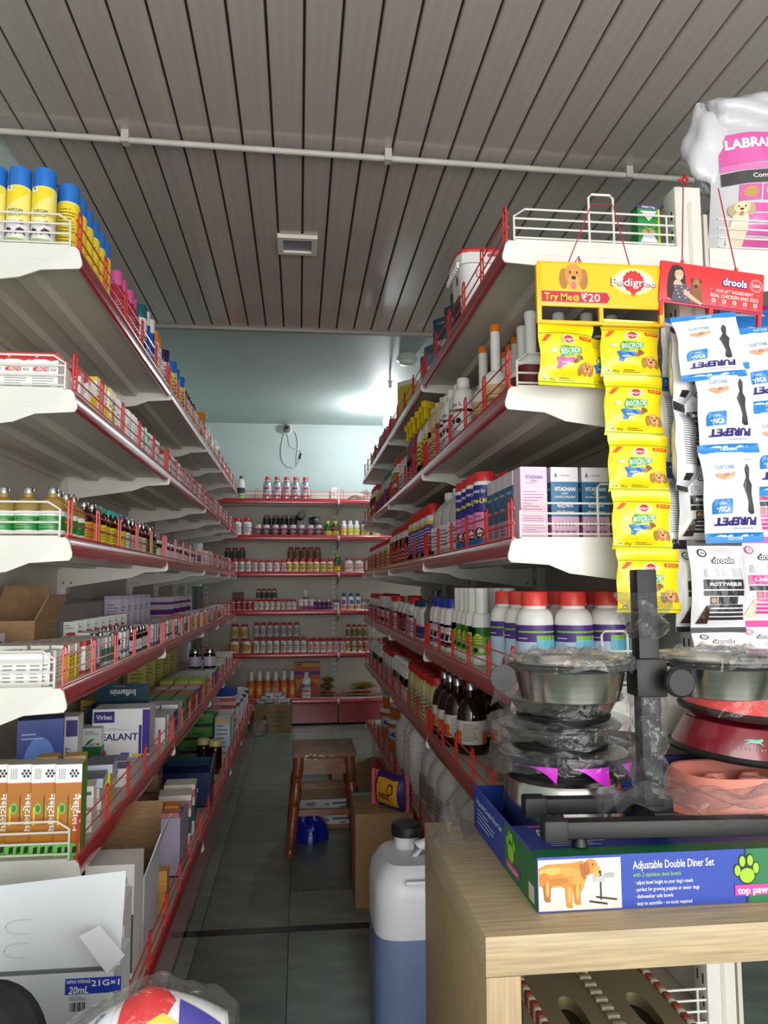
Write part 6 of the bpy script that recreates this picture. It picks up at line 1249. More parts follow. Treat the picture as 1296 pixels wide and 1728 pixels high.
for sx in (-0.141, 0.143):
    part('bowl_ring', MB().tube([(sx+0.1047*math.cos(a), 0.1047*math.sin(a), ZR-0.006) for a in [2*PI*i/32 for i in range(32)]], 0.0035, GM, 6, closed=True), ds)
    part('ring_arm', MB().box(min(0, sx*0.24), max(0, sx*0.24), -0.008, 0.008, ZR-0.02, ZR-0.005, GM), ds)
def drape(r, h0, drop, seed, amp=0.012, n=40, m=10, lift=0.02):
    """film lying over a round rim and hanging in creases"""
    rr = random.Random(seed); ph = [rr.uniform(0, 6.28) for _ in range(8)]
    def fn(u, v):
        a = 2*PI*u
        w_ = math.sin(3*a+ph[0])*0.5+math.sin(7*a+ph[1])*0.35+math.sin(13*a+ph[2])*0.3
        if v < 0.55:
            q = v/0.55; rad = r*q
            z = h0+lift*(1-q**2)+amp*(math.sin(5*a+9*q+ph[3])+math.sin(11*a-13*q+ph[4])*0.6)*q*(1.1-q)*2+amp*0.5*math.sin(19*q+2*a+ph[5])
        else:
            q = (v-0.55)/0.45; rad = r+0.004+amp*0.9*(w_+0.6)*q*0.8; z = h0-drop*q*(1+0.35*w_)+0.004*(1-q)
        return (rad*math.cos(a), rad*math.sin(a), z)
    return MB().grid(fn, n, m*2, FILM)
for i, (sx, lab) in enumerate(((-0.141, 'film wrapped steel bowl on the stand, nearer the aisle'), (0.143, 'film wrapped steel bowl on the stand, beyond the black post'))):
    t = put(BS, (PX+sx, PY, 1.165-0.064), 0, lab, 'steel bowls held by the feeder stand')
    part('film_wrap', drape(0.106, 0.073, 0.016, 11+i, amp=0.009, lift=0.012), t, sharp=25)
# film sleeve on the post and over the feet
t = ds
rr = random.Random(4)
def sleeve(u, v):
    a = 2*PI*u; k_ = 0.029+0.004*math.sin(4*a+17*v)+0.003*math.sin(31*v+3*a)
    return (k_*math.cos(a), k_*math.sin(a), 0.06+0.17*v)
part('film_sleeve', MB().grid(sleeve, 20, 26, FILM), t, sharp=20)
def sleeve2(u, v):
    a = 2*PI*u; k_ = 0.03+0.012*math.sin(3*a+13*v)+0.012*v
    return (k_*math.cos(a), k_*math.sin(a), 0.33+0.08*v)
part('film_sleeve', MB().grid(sleeve2, 18, 12, FILM), t, sharp=20)
def sheet(u, v):
    return (-0.1+0.36*u, -0.1+0.17*v+0.02*math.sin(7*u), 0.052+0.014*math.sin(9*u+4*v)*math.sin(7*v+1)+0.03*math.exp(-((v-0.25)/0.12)**2)+0.01*math.sin(23*u+11*v))
part('film_sheet', MB().grid(sheet, 30, 24, FILM), t, sharp=20)
# ---- stack of steel bowls behind the stand
SX, SY = at(943, 1300, Y=1.54).x, 1.518
def nbowl(r0, r1, h, mats=STEEL):
    k = Kind('pet_bowl', 'bowl')
    k.add('bowl', MB().lathe([(r0, 0.006), (r0*0.98, 0.02), (r1, h-0.006), (r1-0.003, h), (r1-0.008, h-0.003), (r1*0.9, h*0.5), (r1*0.8, 0.03), (0, 0.028)], mats, 48).mesh('bowl', 30))
    k.add('rubber_ring', MB().lathe([(r0-0.004, 0), (r0+0.008, 0.0), (r0+0.011, 0.007), (r0+0.008, 0.016), (r0-0.002, 0.018)], BLACK, 48).mesh('rubber_ring'))
    return k
put(nbowl(0.128, 0.112, 0.13), (SX, SY, ZT+0.006), 0, 'lowest steel bowl with black rubber ring of the counter stack', 'steel pet bowls stacked on the counter')
def flatbowl(r): 
    k = Kind('pet_bowl', 'bowl')
    k.add('bowl', MB().lathe([(r*0.7, 0), (r*0.74, 0.004), (r*0.9, 0.036), (r, 0.04), (r+0.002, 0.043), (r*0.97, 0.044), (r*0.86, 0.036), (r*0.7, 0.01), (0, 0.009)], STEEL, 40).mesh('bowl', 30))
    k.add('rubber_ring', MB().lathe([(r*0.69, -0.001), (r*0.78, -0.001), (r*0.8, 0.008), (r*0.75, 0.011)], BLACK, 36).mesh('rubber_ring'))
    return k
zz = ZT+0.138
for i, (r, dz, off) in enumerate(((0.124, 0.053, 0.0), (0.12, 0.053, -0.006), (0.116, 0.053, 0.004))):
    t = put(flatbowl(r), (SX+off, SY, zz+0.004), 0, '%s film wrapped steel bowl of the counter stack' % ('second', 'third', 'topmost')[i], 'steel pet bowls stacked on the counter')
    part('film_wrap', drape(r+0.014, 0.05, 0.026, 30+i, amp=0.011, lift=0.004), t, sharp=25)
    if i == 0:
        rr = random.Random(2)
        mg = C((206, 40, 200), 0.5)
        for k_ in range(3):
            a = -2.3+k_*0.85
            f = lambda u, v, a=a: ((r+0.004+0.012*math.sin(5*u+v))*math.cos(a+(u-0.5)*0.6), (r+0.004)*math.sin(a+(u-0.5)*0.6), 0.034-v*0.035*(0.5+0.5*math.sin(3*u+a)))
            part('paper_strip', MB().grid(f, 10, 4, mg), t, label='magenta tissue paper')
    zz += dz
# loose film left of the stack and between the stack and the right shelf
def rag(label, x, y, z, sx_, sy_, sz_, seed):
    t = thing('plastic_film', label, 'plastic', (x, y, z))
    rr = random.Random(seed); ph = [rr.uniform(0, 6) for _ in range(6)]
    part('film', MB().grid(lambda u, v: ((u-0.5)*sx_+0.02*math.sin(5*v+ph[0]), (v-0.5)*sy_+0.02*math.sin(6*u+ph[1]), sz_*(0.5+0.5*math.sin(3*u+ph[2])*math.cos(4*v+ph[3]))*(1-abs(2*u-1)**3)*(1-abs(2*v-1)**3)+0.25*sz_*math.sin(17*u+ph[4])*math.sin(13*v+ph[5])*(1-abs(2*u-1)**3)*(1-abs(2*v-1)**3)+0.003), 26, 22, FILM), t, sharp=20)
rag('torn clear film hanging at the aisle side of the bowl stack', 0.31, 1.6, ZT+0.002, 0.07, 0.14, 0.09, 5)
# ---- right of the post: feeder bowls
CORAL = M('coral_plastic', (250, 158, 138), 0.42, noise=0.02); AQUA = M('aqua_plastic', (40, 160, 190), 0.4)
fx = at(1236, 1330, Y=1.53).x
def slow(name, label, m, z, loc, sc=1.0, ridges=True, hz=1.0):
    t = thing(name, label, 'bowl', loc)
    part('bowl', MB().lathe([(0.165*sc, 0.0), (0.166*sc, 0.014), (0.148*sc, 0.022), (0.125*sc, 0.072), (0.12*sc, 0.078), (0.114*sc, 0.076), (0.104*sc, 0.03), (0.0, 0.026)], m, 44, Matrix.Diagonal((1, 1, hz, 1)), pw=2.8, sy=0.78), t, sharp=30)
    if ridges:
        for i, (x, y, r) in enumerate(((-0.06, -0.01, 0.026), (-0.02, 0.03, 0.024), (0.03, -0.015, 0.027), (0.06, 0.03, 0.022), (0.0, -0.05, 0.02))):
            part('feeding_ridge', MB().lathe([(r, 0.027), (r*0.9, 0.05), (r*0.55, 0.064), (0.0, 0.067)], m, 16, Matrix.Translation((x*sc, y*sc, 0)), sx=1.3, sy=0.7), t)
    return t
slow('slow_feeder_bowl', 'aqua slow feeder bowl under the coral one', AQUA, 0, (fx+0.012, 1.533, ZT+0.006), 0.9, False, 0.6)
slow('slow_feeder_bowl', 'coral slow feeder bowl with rounded ridges on top of an aqua one', CORAL, 0, (fx, 1.533, ZT+0.056), 0.95)
# blue wrapped bundle, maroon bowl and red bowl behind
mx, my = at(1218, 1240, Y=1.6).x, 1.6
t = thing('wrapped_mat', 'dark blue patterned mat rolled in clear film behind the coral bowl', 'package', (mx+0.02, 1.68, ZT+0.001))
part('mat', MB().box(-0.13, 0.15, -0.008, 0.016, 0.0, 0.13, M('navy_print', (28, 34, 92), 0.5, noise=0.5, nscale=40), b=0.006), t); part('film_wrap', MB().grid(lambda u, v: (0.01+(u-0.5)*0.29, -0.011+0.03*v, 0.133+0.012*math.sin(13*u+5*v)*math.sin(7*v)), 26, 12, FILM), t, sharp=20)
MRN = M('maroon_enamel', (124, 28, 42), 0.25, coat=0.5)
t = thing('pet_bowl', 'maroon enamel pet bowl with black ring and greyhound print', 'bowl', (mx+0.01, my-0.005, ZT+0.152), 0, None, rot=(0.04, 0.12, 0))
part('bowl', MB().lathe([(0.118, 0.004), (0.118, 0.012), (0.094, 0.068), (0.09, 0.07), (0.082, 0.06), (0.07, 0.02), (0, 0.018)], MRN, 44), t)
part('rubber_ring', MB().lathe([(0.112, 0), (0.124, 0.0), (0.127, 0.006), (0.122, 0.013)], BLACK, 44), t)
A = Art(); TL = (120, 190, 170)
A.poly([(-0.035, 0.046), (-0.02, 0.05), (-0.005, 0.05), (0.008, 0.053), (0.012, 0.05), (0.004, 0.046), (0.012, 0.04), (0.0, 0.044), (-0.018, 0.044), (-0.034, 0.039), (-0.02, 0.047)], TL, 2)
for i, ch in enumerate('PETS EMPIRE'):
    if ch != ' ': A.text(ch, -0.042+i*0.0076, 0.032, 0.0055, (150, 150, 150), 2)
A.ell(0.085, 0.036, 0.0145, 0.019, (206, 200, 190), 1, 20); A.ell(0.085, 0.036, 0.0125, 0.017, (124, 28, 42), 2, 20); A.ell(0.085, 0.031, 0.006, 0.006, TL, 3, 10)
for dx, dy in ((-0.006, 0.042), (0.0, 0.046), (0.006, 0.042)): A.ell(0.085+dx, dy, 0.0026, 0.004, TL, 3, 8)
A.build('bowl_print', lambda u, v, w_: ((0.1185-(v-0.012)*0.43+w_+0.0006)*math.sin(u/0.11), -(0.1185-(v-0.012)*0.43+w_+0.0006)*math.cos(u/0.11), v), t, maxedge=0.02)
t = thing('pet_bowl', 'red bowl wrapped in clear film lying on the maroon bowl', 'bowl', (mx+0.005, my-0.01, ZT+0.236), 0, None, rot=(0.06, 0.14, 0))
RDB = M('red_bowl_plastic', (226, 70, 66), 0.35)
part('bowl', MB().lathe([(0.092, 0.012), (0.09, 0.02), (0.075, 0.046), (0.06, 0.056), (0.0, 0.057)], RDB, 36), t); part('rubber_ring', MB().lathe([(0.084, 0), (0.096, 0.0), (0.1, 0.008), (0.094, 0.015)], M('dark_brown_rubber', (48, 26, 26), 0.5), 36), t)
part('film_wrap', drape(0.1, 0.06, 0.045, 71, amp=0.008, lift=0.006), t, sharp=25)
t = thing('lime_bottle', 'lime green plastic bottle at the right picture edge', 'bottle', (at(1318, 1190, Y=1.66).x, 1.665, ZT+0.001))
part('bottle_body', MB().lathe([(0.024, 0), (0.027, 0.005), (0.027, 0.28), (0.02, 0.31)], C((132, 200, 20), 0.35), 20), t); part('cap', MB().lathe([(0.02, 0.31), (0.02, 0.335)], W_ if False else C((240, 240, 236)), 14), t)
# ================================================================== hanging displays on the gondola end
def dog(A, cx, cy, s, sx, l=4, c=(206, 150, 84)):
    """dog's head: s in v units, sx in u units"""
    A.ell(cx-sx*0.55, cy-s*0.1, sx*0.26, s*0.5, tuple(v*0.84 for v in c), l, 12); A.ell(cx+sx*0.55, cy-s*0.1, sx*0.26, s*0.5, tuple(v*0.84 for v in c), l, 12)
    A.ell(cx, cy+s*0.1, sx*0.5, s*0.52, c, l+1, 14); A.ell(cx, cy-s*0.2, sx*0.32, s*0.3, tuple(min(255, v*1.1+8) for v in c), l+2, 12); A.ell(cx, cy+s*0.42, sx*0.2, s*0.2, tuple(min(255, v*1.08) for v in c), l+2, 10)
    A.ell(cx, cy-s*0.05, sx*0.14, s*0.1, K_, l+3, 8); A.ell(cx+0.0, cy-s*0.42, sx*0.15, s*0.2, (222, 110, 120), l+3, 8)
    for q in (-1, 1): A.ell(cx+q*sx*0.2, cy+s*0.2, sx*0.055, s*0.07, K_, l+3, 6)
YP = (240, 214, 16)
def bisc(col2):
    def f(A):
        A.rect(0.0, 0.805, 1, 0.815, (70, 160, 40), 1); A.rect(0.0, 0.045, 1, 0.057, (70, 160, 40), 1)
        A.ell(0.48, 0.70, 0.13, 0.075, (246, 232, 180), 2, 18); A.ell(0.48, 0.70, 0.085, 0.062, (206, 40, 50), 3, 16); A.text('Pedigree', 0.48, 0.698, 0.052, (176, 30, 40), 4, bold=0.03, w=0.225); A.text('Pedigree', 0.48, 0.70, 0.05, (246, 232, 226), 5, bold=0.006, w=0.22)
        A.poly([(0.7, 0.77), (0.97, 0.77), (0.97, 0.71), (0.72, 0.71)], (214, 70, 40), 3); A.text('₹10.00', 0.835, 0.742, 0.036, (246, 220, 60), 4, bold=0.006, w=0.2)
        A.poly([(0.04, 0.68), (0.1, 0.68), (0.2, 0.78), (0.12, 0.785)], (220, 90, 40), 3)
        A.poly([(0.3, 0.52), (0.34, 0.6), (0.66, 0.585), (0.7, 0.6), (0.71, 0.5), (0.6, 0.46), (0.33, 0.42)], (70, 164, 60), 3); A.text('BISCROK', 0.5, 0.525, 0.085, W_, 5, bold=0.012, w=0.38, rot=0.1, shear=0.15); A.text('BISCUITS', 0.52, 0.46, 0.028, (226, 236, 200), 5, w=0.16, rot=0.08)
        A.poly([(0.24, 0.41), (0.28, 0.33), (0.26, 0.25), (0.33, 0.24), (0.37, 0.3), (0.55, 0.35), (0.57, 0.42), (0.4, 0.41), (0.3, 0.43)], col2, 3); A.rect(0.32, 0.325, 0.47, 0.345, (200, 220, 240), 4)
        A.ell(0.6, 0.37, 0.06, 0.035, (128, 84, 50), 4, 10, 0.4); A.ell(0.66, 0.42, 0.06, 0.035, (140, 96, 60), 4, 10, -0.4)
        A.ell(0.2, 0.52, 0.055, 0.025, (236, 232, 220), 4, 12)
        dog(A, 0.82, 0.26, 0.17, 0.2)
        A.rect(0.09, 0.075, 0.14, 0.125, W_, 3); A.ell(0.115, 0.1, 0.014, 0.014, (120, 40, 40), 4, 8); A.text('10 g', 0.24, 0.1, 0.036, (90, 70, 20), 4, w=0.1); A.lines(0.36, 0.66, 0.08, 0.13, 2, (120, 90, 30), 3)
    return f
YPM = M('yellow_pouch_foil', YP, 0.28, coat=0.4, bump=0.12, nscale=25)
PB = pouch('hanging_pouch', 0.131, 0.131, 0.034, YPM, bisc((36, 110, 190)), seam=0.012, seed=31, n=10)
PP = pouch('hanging_pouch', 0.131, 0.131, 0.034, YPM, bisc((226, 90, 160)), seam=0.012, seed=33, n=10)
YH = 1.655
NTH = ['first', 'second', 'third', 'fourth', 'fifth', 'lowest']
def hangat(k, px, pytop, pybot, Y, label, group=None, rz=0.0, roll=0.0, flip=False, wpx=None):
    """hang a pouch so that its outline spans the given photo rows"""
    a = at(px, pytop, Y=Y); b = at(px, pybot, Y=Y)
    t = put(k, (b.x, Y, b.z) if not flip else (a.x, Y, a.z), rz, label, group, rot=(0, (PI if flip else 0)+roll, rz))
    s_ = (a.z-b.z)/k.h
    t.scale = (s_ if wpx is None else abs(at(px+wpx/2, pytop, Y=Y).x-at(px-wpx/2, pytop, Y=Y).x)/k.w, s_, s_)
    return t
PB.h = PP.h = 0.131; PB.w = PP.w = 0.131
hangat(PP, 957, 546, 652, YH-0.006, 'yellow biscuit pouch hanging alone with pink bone print', 'yellow hanging biscuit pouches', rz=0.1, wpx=97)
for i, (px, y0, y1) in enumerate(((1063, 541, 638), (1069, 636, 736), (1077, 735, 831), (1083, 829, 928), (1094, 926, 1034))):
    hangat(PB, px, y0, y1, YH-0.004*i, 'yellow biscuit pouch with blue bone print, %s from top of the long strip' % NTH[i], 'yellow hanging biscuit pouches', rz=0.04*math.sin(i*2.1), roll=0.02, wpx=100 if i < 4 else 108)
hangat(PB, 1016, 575, 655, YH+0.035, 'yellow biscuit pouch half hidden between the two yellow strips', 'yellow hanging biscuit pouches', rz=0.3, wpx=90)
# ---- yellow sign
def sign(name, label, c0, c1, Y, hpx, roll, base, artf, frame):
    a = at(c0[0], c0[1], Y=Y); b = at(c1[0], c1[1], Y=Y)
    return a, b
a = at(903, 440, Y=1.64); b = at(1116, 440, Y=1.64); lo = at(903, 546, Y=1.64)
SW = (b-a).length; SH = a.z-lo.z; PH = SH*0.72
sg = thing('hanging_sign', 'yellow hanging display header with golden dog and red price flash', 'sign', (a.x, 1.64, lo.z), 0.0)
YS = M('yellow_sign_plastic', (242, 184, 20), 0.35)
part('header_panel', MB().box(0.004, SW-0.004, -0.004, 0.004, SH-PH, SH, YS, b=0.0035), sg)
fr = MB()
fr.box(0, 0.012, -0.006, 0.006, 0.0, SH*0.95, YS, b=0.003); fr.box(SW-0.012, SW, -0.006, 0.006, 0, SH*0.95, YS, b=0.003); fr.box(0.005, SW-0.005, -0.006, 0.006, 0, 0.009, YS, b=0.003); fr.box(SW*0.485, SW*0.515, -0.005, 0.005, 0.0, SH-PH, YS)
part('hook_frame', fr, sg)
A = Art(); z0 = SH-PH
A.rect(0.012, z0+0.008, SW-0.014, SH-0.006, (244, 190, 24), 1)
dog(A, SW*0.29, SH-0.036, 0.05, 0.042, 3, (206, 140, 66)); A.poly([(SW*0.21, z0+0.045), (SW*0.37, z0+0.045), (SW*0.34, SH-0.06), (SW*0.24, SH-0.06)], (214, 160, 90), 2)
A.poly([(0.01, z0+0.008), (SW*0.55, z0+0.008), (SW*0.575, z0+0.022), (SW*0.55, z0+0.036), (0.01, z0+0.036)], (226, 190, 150), 6); A.poly([(0.011, z0+0.0095), (SW*0.547, z0+0.0095), (SW*0.57, z0+0.022), (SW*0.547, z0+0.0345), (0.011, z0+0.0345)], (190, 40, 50), 7)
A.text('Try Me', 0.018, z0+0.022, 0.0165, (244, 214, 60), 8, bold=0.008, align='l', w=0.064); A.text('@', 0.092, z0+0.021, 0.0115, (244, 214, 60), 8); A.text('₹20', 0.104, z0+0.022, 0.0185, (246, 240, 236), 8, bold=0.006, align='l', w=0.044)
A.ell(SW*0.76, z0+PH*0.6, 0.05, 0.031, (250, 226, 150), 2, 28); A.ell(SW*0.76, z0+PH*0.6, 0.042, 0.024, (253, 244, 214), 3, 28)
for i in range(14):
    a_ = 2*PI*i/14; A.ell(SW*0.76+0.0205*math.cos(a_), z0+PH*0.6+0.0205*math.sin(a_), 0.0062, 0.0062, (196, 40, 46), 4, 8)
A.ell(SW*0.76, z0+PH*0.6, 0.021, 0.021, (206, 46, 50), 5, 22); A.poly([(SW*0.735, z0+PH*0.42), (SW*0.745, z0+PH*0.26), (SW*0.757, z0+PH*0.33), (SW*0.766, z0+PH*0.25), (SW*0.78, z0+PH*0.42)], (206, 46, 50), 4)
A.text('Pedigree', SW*0.76, z0+PH*0.575, 0.0185, (176, 30, 40), 7, bold=0.04, w=0.108); A.text('Pedigree', SW*0.76, z0+PH*0.585, 0.0185, W_, 9, bold=0.012, w=0.104)
A.build('printed_panel', on_front(-0.0042), sg, off=0.00025)
TH = M('red_string', (190, 36, 50), 0.7)
kx = at(998, 345, Y=1.70); kx2 = at(1034, 346, Y=1.70)
O = Vector((a.x, 1.64, lo.z))
part('string', MB().tube([Vector((SW*0.26, 0, SH)), kx-O, kx2-O, Vector((SW*0.74, 0, SH))], 0.0014, TH, 5), sg)
part('string_knot', MB().tube([(SW*0.31, 0, SH), (SW*0.335, -0.004, SH+0.012), (SW*0.36, 0, SH)], 0.0016, TH, 5), sg); part('string_knot', MB().tube([(SW*0.34, 0, SH), (SW*0.345, 0, SH+0.015)], 0.0014, TH, 5), sg)
# ---- red sign, hanging a little askew
a = at(1114, 439, Y=1.635); w2 = (at(1289, 462, Y=1.635)-a).length
rs = thing('hanging_sign', 'red hanging display header with a smiling person holding a dog', 'sign', (a.x, 1.635, a.z), 0, None, rot=(0, 0.1, 0))
RSM = M('red_sign_plastic', (222, 58, 62), 0.4); h2 = 0.1
part('header_panel', MB().box(0, w2, -0.004, 0.004, -h2, 0, RSM, b=0.0035), rs)
for (q0, q1, ql) in ((0.004, 0.012, 0.03), (w2*0.48, w2*0.52, 0.04), (w2-0.012, w2-0.004, 0.04)): part('hook_arm', MB().box(q0, q1, -0.005, 0.005, -h2-ql, -h2+0.002, RSM), rs)
A = Art()
HAIR = (58, 36, 28); SK = (222, 176, 150)
A.poly([(0.028, -0.01), (0.04, -0.007), (0.054, -0.012), (0.06, -0.03), (0.064, -0.06), (0.05, -0.075), (0.03, -0.09), (0.02, -0.086), (0.018, -0.06), (0.02, -0.03)], HAIR, 2)
A.poly([(0.036, -0.052), (0.06, -0.05), (0.075, -0.06), (0.078, -0.094), (0.03, -0.094)], (92, 84, 96), 3); A.poly([(0.036, -0.044), (0.048, -0.044), (0.056, -0.054), (0.032, -0.056)], SK, 4)
for i in range(10): A.ell(0.038+0.0037*i, -0.06-0.003*(i % 4)*2.6, 0.0018, 0.0018, (206, 200, 206), 4, 6)
A.ell(0.045, -0.03, 0.0105, 0.0145, SK, 5, 16); A.poly([(0.035, -0.022), (0.04, -0.012), (0.053, -0.014), (0.056, -0.024), (0.048, -0.018)], HAIR, 6)
for q in (-1, 1): A.ell(0.0455+q*0.0045, -0.028, 0.0014, 0.001, K_, 7, 6)
A.poly([(0.0415, -0.0365), (0.05, -0.0355), (0.046, -0.0405)], (240, 230, 226), 7); A.poly([(0.06, -0.062), (0.088, -0.082), (0.106, -0.092), (0.1, -0.096), (0.076, -0.086), (0.058, -0.074)], SK, 5)
BR = (140, 92, 56); A.poly([(0.076, -0.04), (0.086, -0.034), (0.098, -0.04), (0.1, -0.06), (0.108, -0.094), (0.074, -0.094), (0.078, -0.06)], BR, 4); A.ell(0.088, -0.046, 0.009, 0.0095, (166, 116, 74), 5, 12); A.ell(0.087, -0.053, 0.005, 0.004, (60, 40, 32), 6, 8); A.ell(0.078, -0.04, 0.003, 0.006, (90, 56, 36), 6, 8); A.ell(0.098, -0.04, 0.003, 0.006, (90, 56, 36), 6, 8)
A.rect(0.006, -0.0965, w2-0.006, -0.0945, (84, 44, 130), 3)
A.text('drools', w2*0.715, -0.031, 0.019, (70, 44, 130), 3, bold=0.09, w=0.062); A.text('drools', w2*0.715, -0.031, 0.0175, W_, 4, bold=0.025, w=0.058)
A.ell(w2*0.92, -0.032, 0.0155, 0.0155, (240, 226, 226), 2, 22); A.ell(w2*0.92, -0.032, 0.0145, 0.0145, (222, 58, 62), 3, 22); A.ell(w2*0.92, -0.032, 0.012, 0.012, (236, 200, 200), 4, 20); A.ell(w2*0.92, -0.032, 0.0112, 0.0112, (222, 58, 62), 5, 20); A.text('USA', w2*0.92, -0.032, 0.008, W_, 6, bold=0.02, w=0.019)
A.text('OUR #1ˢᵗ INGREDIENT', w2*0.715, -0.055, 0.0078, W_, 3, bold=0.004, w=0.092); A.text('REAL CHICKEN AND EGG', w2*0.715, -0.067, 0.0088, W_, 3, bold=0.008, w=0.116)
A.rect(w2*0.47, -0.0552, w2*0.5, -0.0544, W_, 3); A.rect(w2*0.93, -0.0552, w2*0.96, -0.0544, W_, 3)
for i in range(5): A.rect(w2*(0.5+0.1*i), -0.084, w2*(0.5+0.1*i)+0.0085, -0.0755, W_, 3); A.ell(w2*(0.5+0.1*i)+0.0042, -0.0797, 0.0025, 0.0025, (222, 58, 62), 4, 8); A.rect(w2*(0.49+0.1*i), -0.089, w2*(0.49+0.1*i)+0.012, -0.0882, (240, 200, 200), 3)
A.build('printed_panel', on_front(-0.0042), rs, off=0.00025)
inv = rs.matrix_basis.inverted() if False else (Matrix.Translation((a.x, 1.635, a.z)) @ Matrix.Rotation(0.1, 4, 'Y')).inverted()
k1 = at(1153, 305, Y=1.69); k2 = at(1212, 318, Y=1.70)
part('string', MB().tube([Vector((w2*0.21, 0, 0)), inv @ k1], 0.0016, TH, 5), rs); part('string', MB().tube([Vector((w2*0.73, 0, 0)), inv @ k2], 0.0016, TH, 5), rs)
part('string_knot', MB().tube([inv @ (k1+Vector(q)) for q in ((-0.012, 0, 0), (0.004, -0.006, 0.006), (0.008, -0.002, -0.006), (-0.006, -0.006, -0.004), (0.0, -0.008, 0.008), (0.012, 0, 0.002))], 0.0036, TH, 6), rs)
for q in (0.21, 0.73): part('eyelet', MB().tube([(w2*q+0.004*math.cos(t_), 0, 0.003+0.004*math.sin(t_)) for t_ in [2*PI*i/10 for i in range(10)]], 0.0014, RSM, 5, closed=True), rs)
# ---- white and blue biscuit packs, hanging upside down
def purep(A):
    CB = (34, 126, 200)
    A.rect(0, 0.9, 1, 1, CB, 1); A.rect(0, 0.0, 1, 0.075, CB, 1); A.text('BISCUITS', 0.5, 0.955, 0.03, (200, 226, 244), 3, bold=0.02, w=0.24); A.text('BISCUITS', 0.5, 0.035, 0.03, (200, 226, 244), 3, bold=0.02, w=0.24)
    A.text('PUREPET', 0.52, 0.79, 0.075, (56, 40, 120), 3, bold=0.05, w=0.72); A.lines(0.2, 0.8, 0.845, 0.87, 1, (170, 170, 190), 2); A.rect(0.14, 0.735, 0.9, 0.738, (180, 180, 200), 2)
    A.poly([(0.1+0.5, 0.56), (0.64+0.0, 0.555), (0.86, 0.56), (0.9, 0.6), (0.9, 0.71), (0.62, 0.71)], CB, 2); A.text('₹20/-', 0.755, 0.665, 0.05, W_, 4, bold=0.03, w=0.2); A.text('ONLY', 0.76, 0.605, 0.026, W_, 4, w=0.11)
    D = (66, 64, 68)
    A.poly([(0.2, 0.68), (0.27, 0.72), (0.32, 0.69), (0.3, 0.6), (0.36, 0.48), (0.4, 0.42), (0.33, 0.34), (0.34, 0.26), (0.28, 0.2), (0.25, 0.25), (0.27, 0.36), (0.22, 0.42), (0.24, 0.52), (0.21, 0.62)], D, 2); A.ell(0.25, 0.7, 0.05, 0.02, (40, 38, 40), 3, 10)
    A.text('BISCUITS', 0.68, 0.235, 0.04, (110, 160, 190), 3, w=0.3)
    OR_ = (222, 168, 130)
    A.ell(0.6, 0.32, 0.09, 0.026, OR_, 2, 12, 0.3); A.ell(0.75, 0.33, 0.1, 0.03, (214, 156, 116), 2, 12, -0.2); A.ell(0.67, 0.315, 0.05, 0.02, (170, 112, 84), 3, 10)
    A.lines(0.15, 0.4, 0.15, 0.165, 1, (150, 150, 160), 2)
WP = M('white_pouch_foil', (238, 238, 240), 0.3, coat=0.3, bump=0.1, nscale=20)
PU = pouch('hanging_pouch', 0.2, 0.135, 0.045, WP, purep, seam=0.014, seed=41, n=10); PU.h = 0.2; PU.w = 0.135
for i, (px, y0, y1, w_, r_) in enumerate(((1188, 531, 640, 110, -0.12), (1217, 612, 765, 98, -0.05), (1228, 752, 916, 98, -0.03))):
    hangat(PU, px, y0, y1, 1.585-0.012*(i == 0), 'white and blue biscuit pack hung upside down, %s of the long strip' % NTH[i if i < 2 else 5], 'white and blue hanging biscuit packs', roll=r_, flip=True, wpx=w_)
for i, (px, y0, y1, w_, r_) in enumerate(((1283, 552, 690, 96, -0.1), (1305, 686, 835, 96, -0.06))):
    hangat(PU, px, y0, y1, 1.60, 'white and blue biscuit pack at the right picture edge, %s of its strip' % ('upper', 'lower')[i], 'white and blue hanging biscuit packs at the edge', roll=r_, flip=True, wpx=w_)
# ---- silver white packs with black or pink bands, in strips behind
def drl(main, breed, dark):
    def f(A):
        A.rect(0, 0.0, 1, 0.06, main, 1); A.rect(0, 0.94, 1, 1, main, 1); A.ell(0.2, 0.86, 0.075, 0.045, main, 2, 16); A.ell(0.2, 0.86, 0.055, 0.033, (226, 226, 228), 3, 14); A.text('USA', 0.2, 0.86, 0.02, main, 4, w=0.07)
        A.text('drools', 0.52, 0.78, 0.062, dark, 3, bold=0.08, w=0.42); A.text('drools', 0.52, 0.78, 0.056, (240, 240, 240), 4, bold=0.02, w=0.38)
        A.rect(0.18, 0.6, 0.92, 0.69, (196, 196, 200), 2); A.rect(0.16, 0.47, 0.95, 0.575, main, 2); A.text(breed, 0.56, 0.525, 0.036, (244, 240, 244), 4, bold=0.03, w=0.62); A.rect(0.16, 0.4, 0.95, 0.455, dark, 2)
        A.rect(0.26, 0.31, 0.38, 0.39, main, 2); A.ell(0.32, 0.35, 0.045, 0.028, (170, 130, 80), 3, 12); A.rect(0.4, 0.31, 0.78, 0.39, main, 2)
        for i in range(4): A.rect(0.24, 0.275-i*0.045, 0.94, 0.305-i*0.045, main, 2)
        A.poly([(0.06, 0.1), (0.26, 0.1), (0.24, 0.25), (0.28, 0.28), (0.2, 0.3), (0.14, 0.22)], (60, 40, 34) if main == (44, 40, 44) else (226, 210, 184), 4)
    return f
SVP = M('silver_pouch_foil', (224, 224, 226), 0.3, coat=0.3, bump=0.12, nscale=20)
DB = pouch('hanging_pouch', 0.2, 0.12, 0.05, SVP, drl((44, 40, 44), 'ROTTWEILER', (40, 36, 40)), seam=0.012, seed=51, n=10); DB.h = 0.2; DB.w = 0.12
DP = pouch('hanging_pouch', 0.2, 0.12, 0.05, SVP, drl((214, 76, 150), 'LABRADOR', (44, 40, 44)), seam=0.012, seed=53, n=10); DP.h = 0.2; DP.w = 0.12
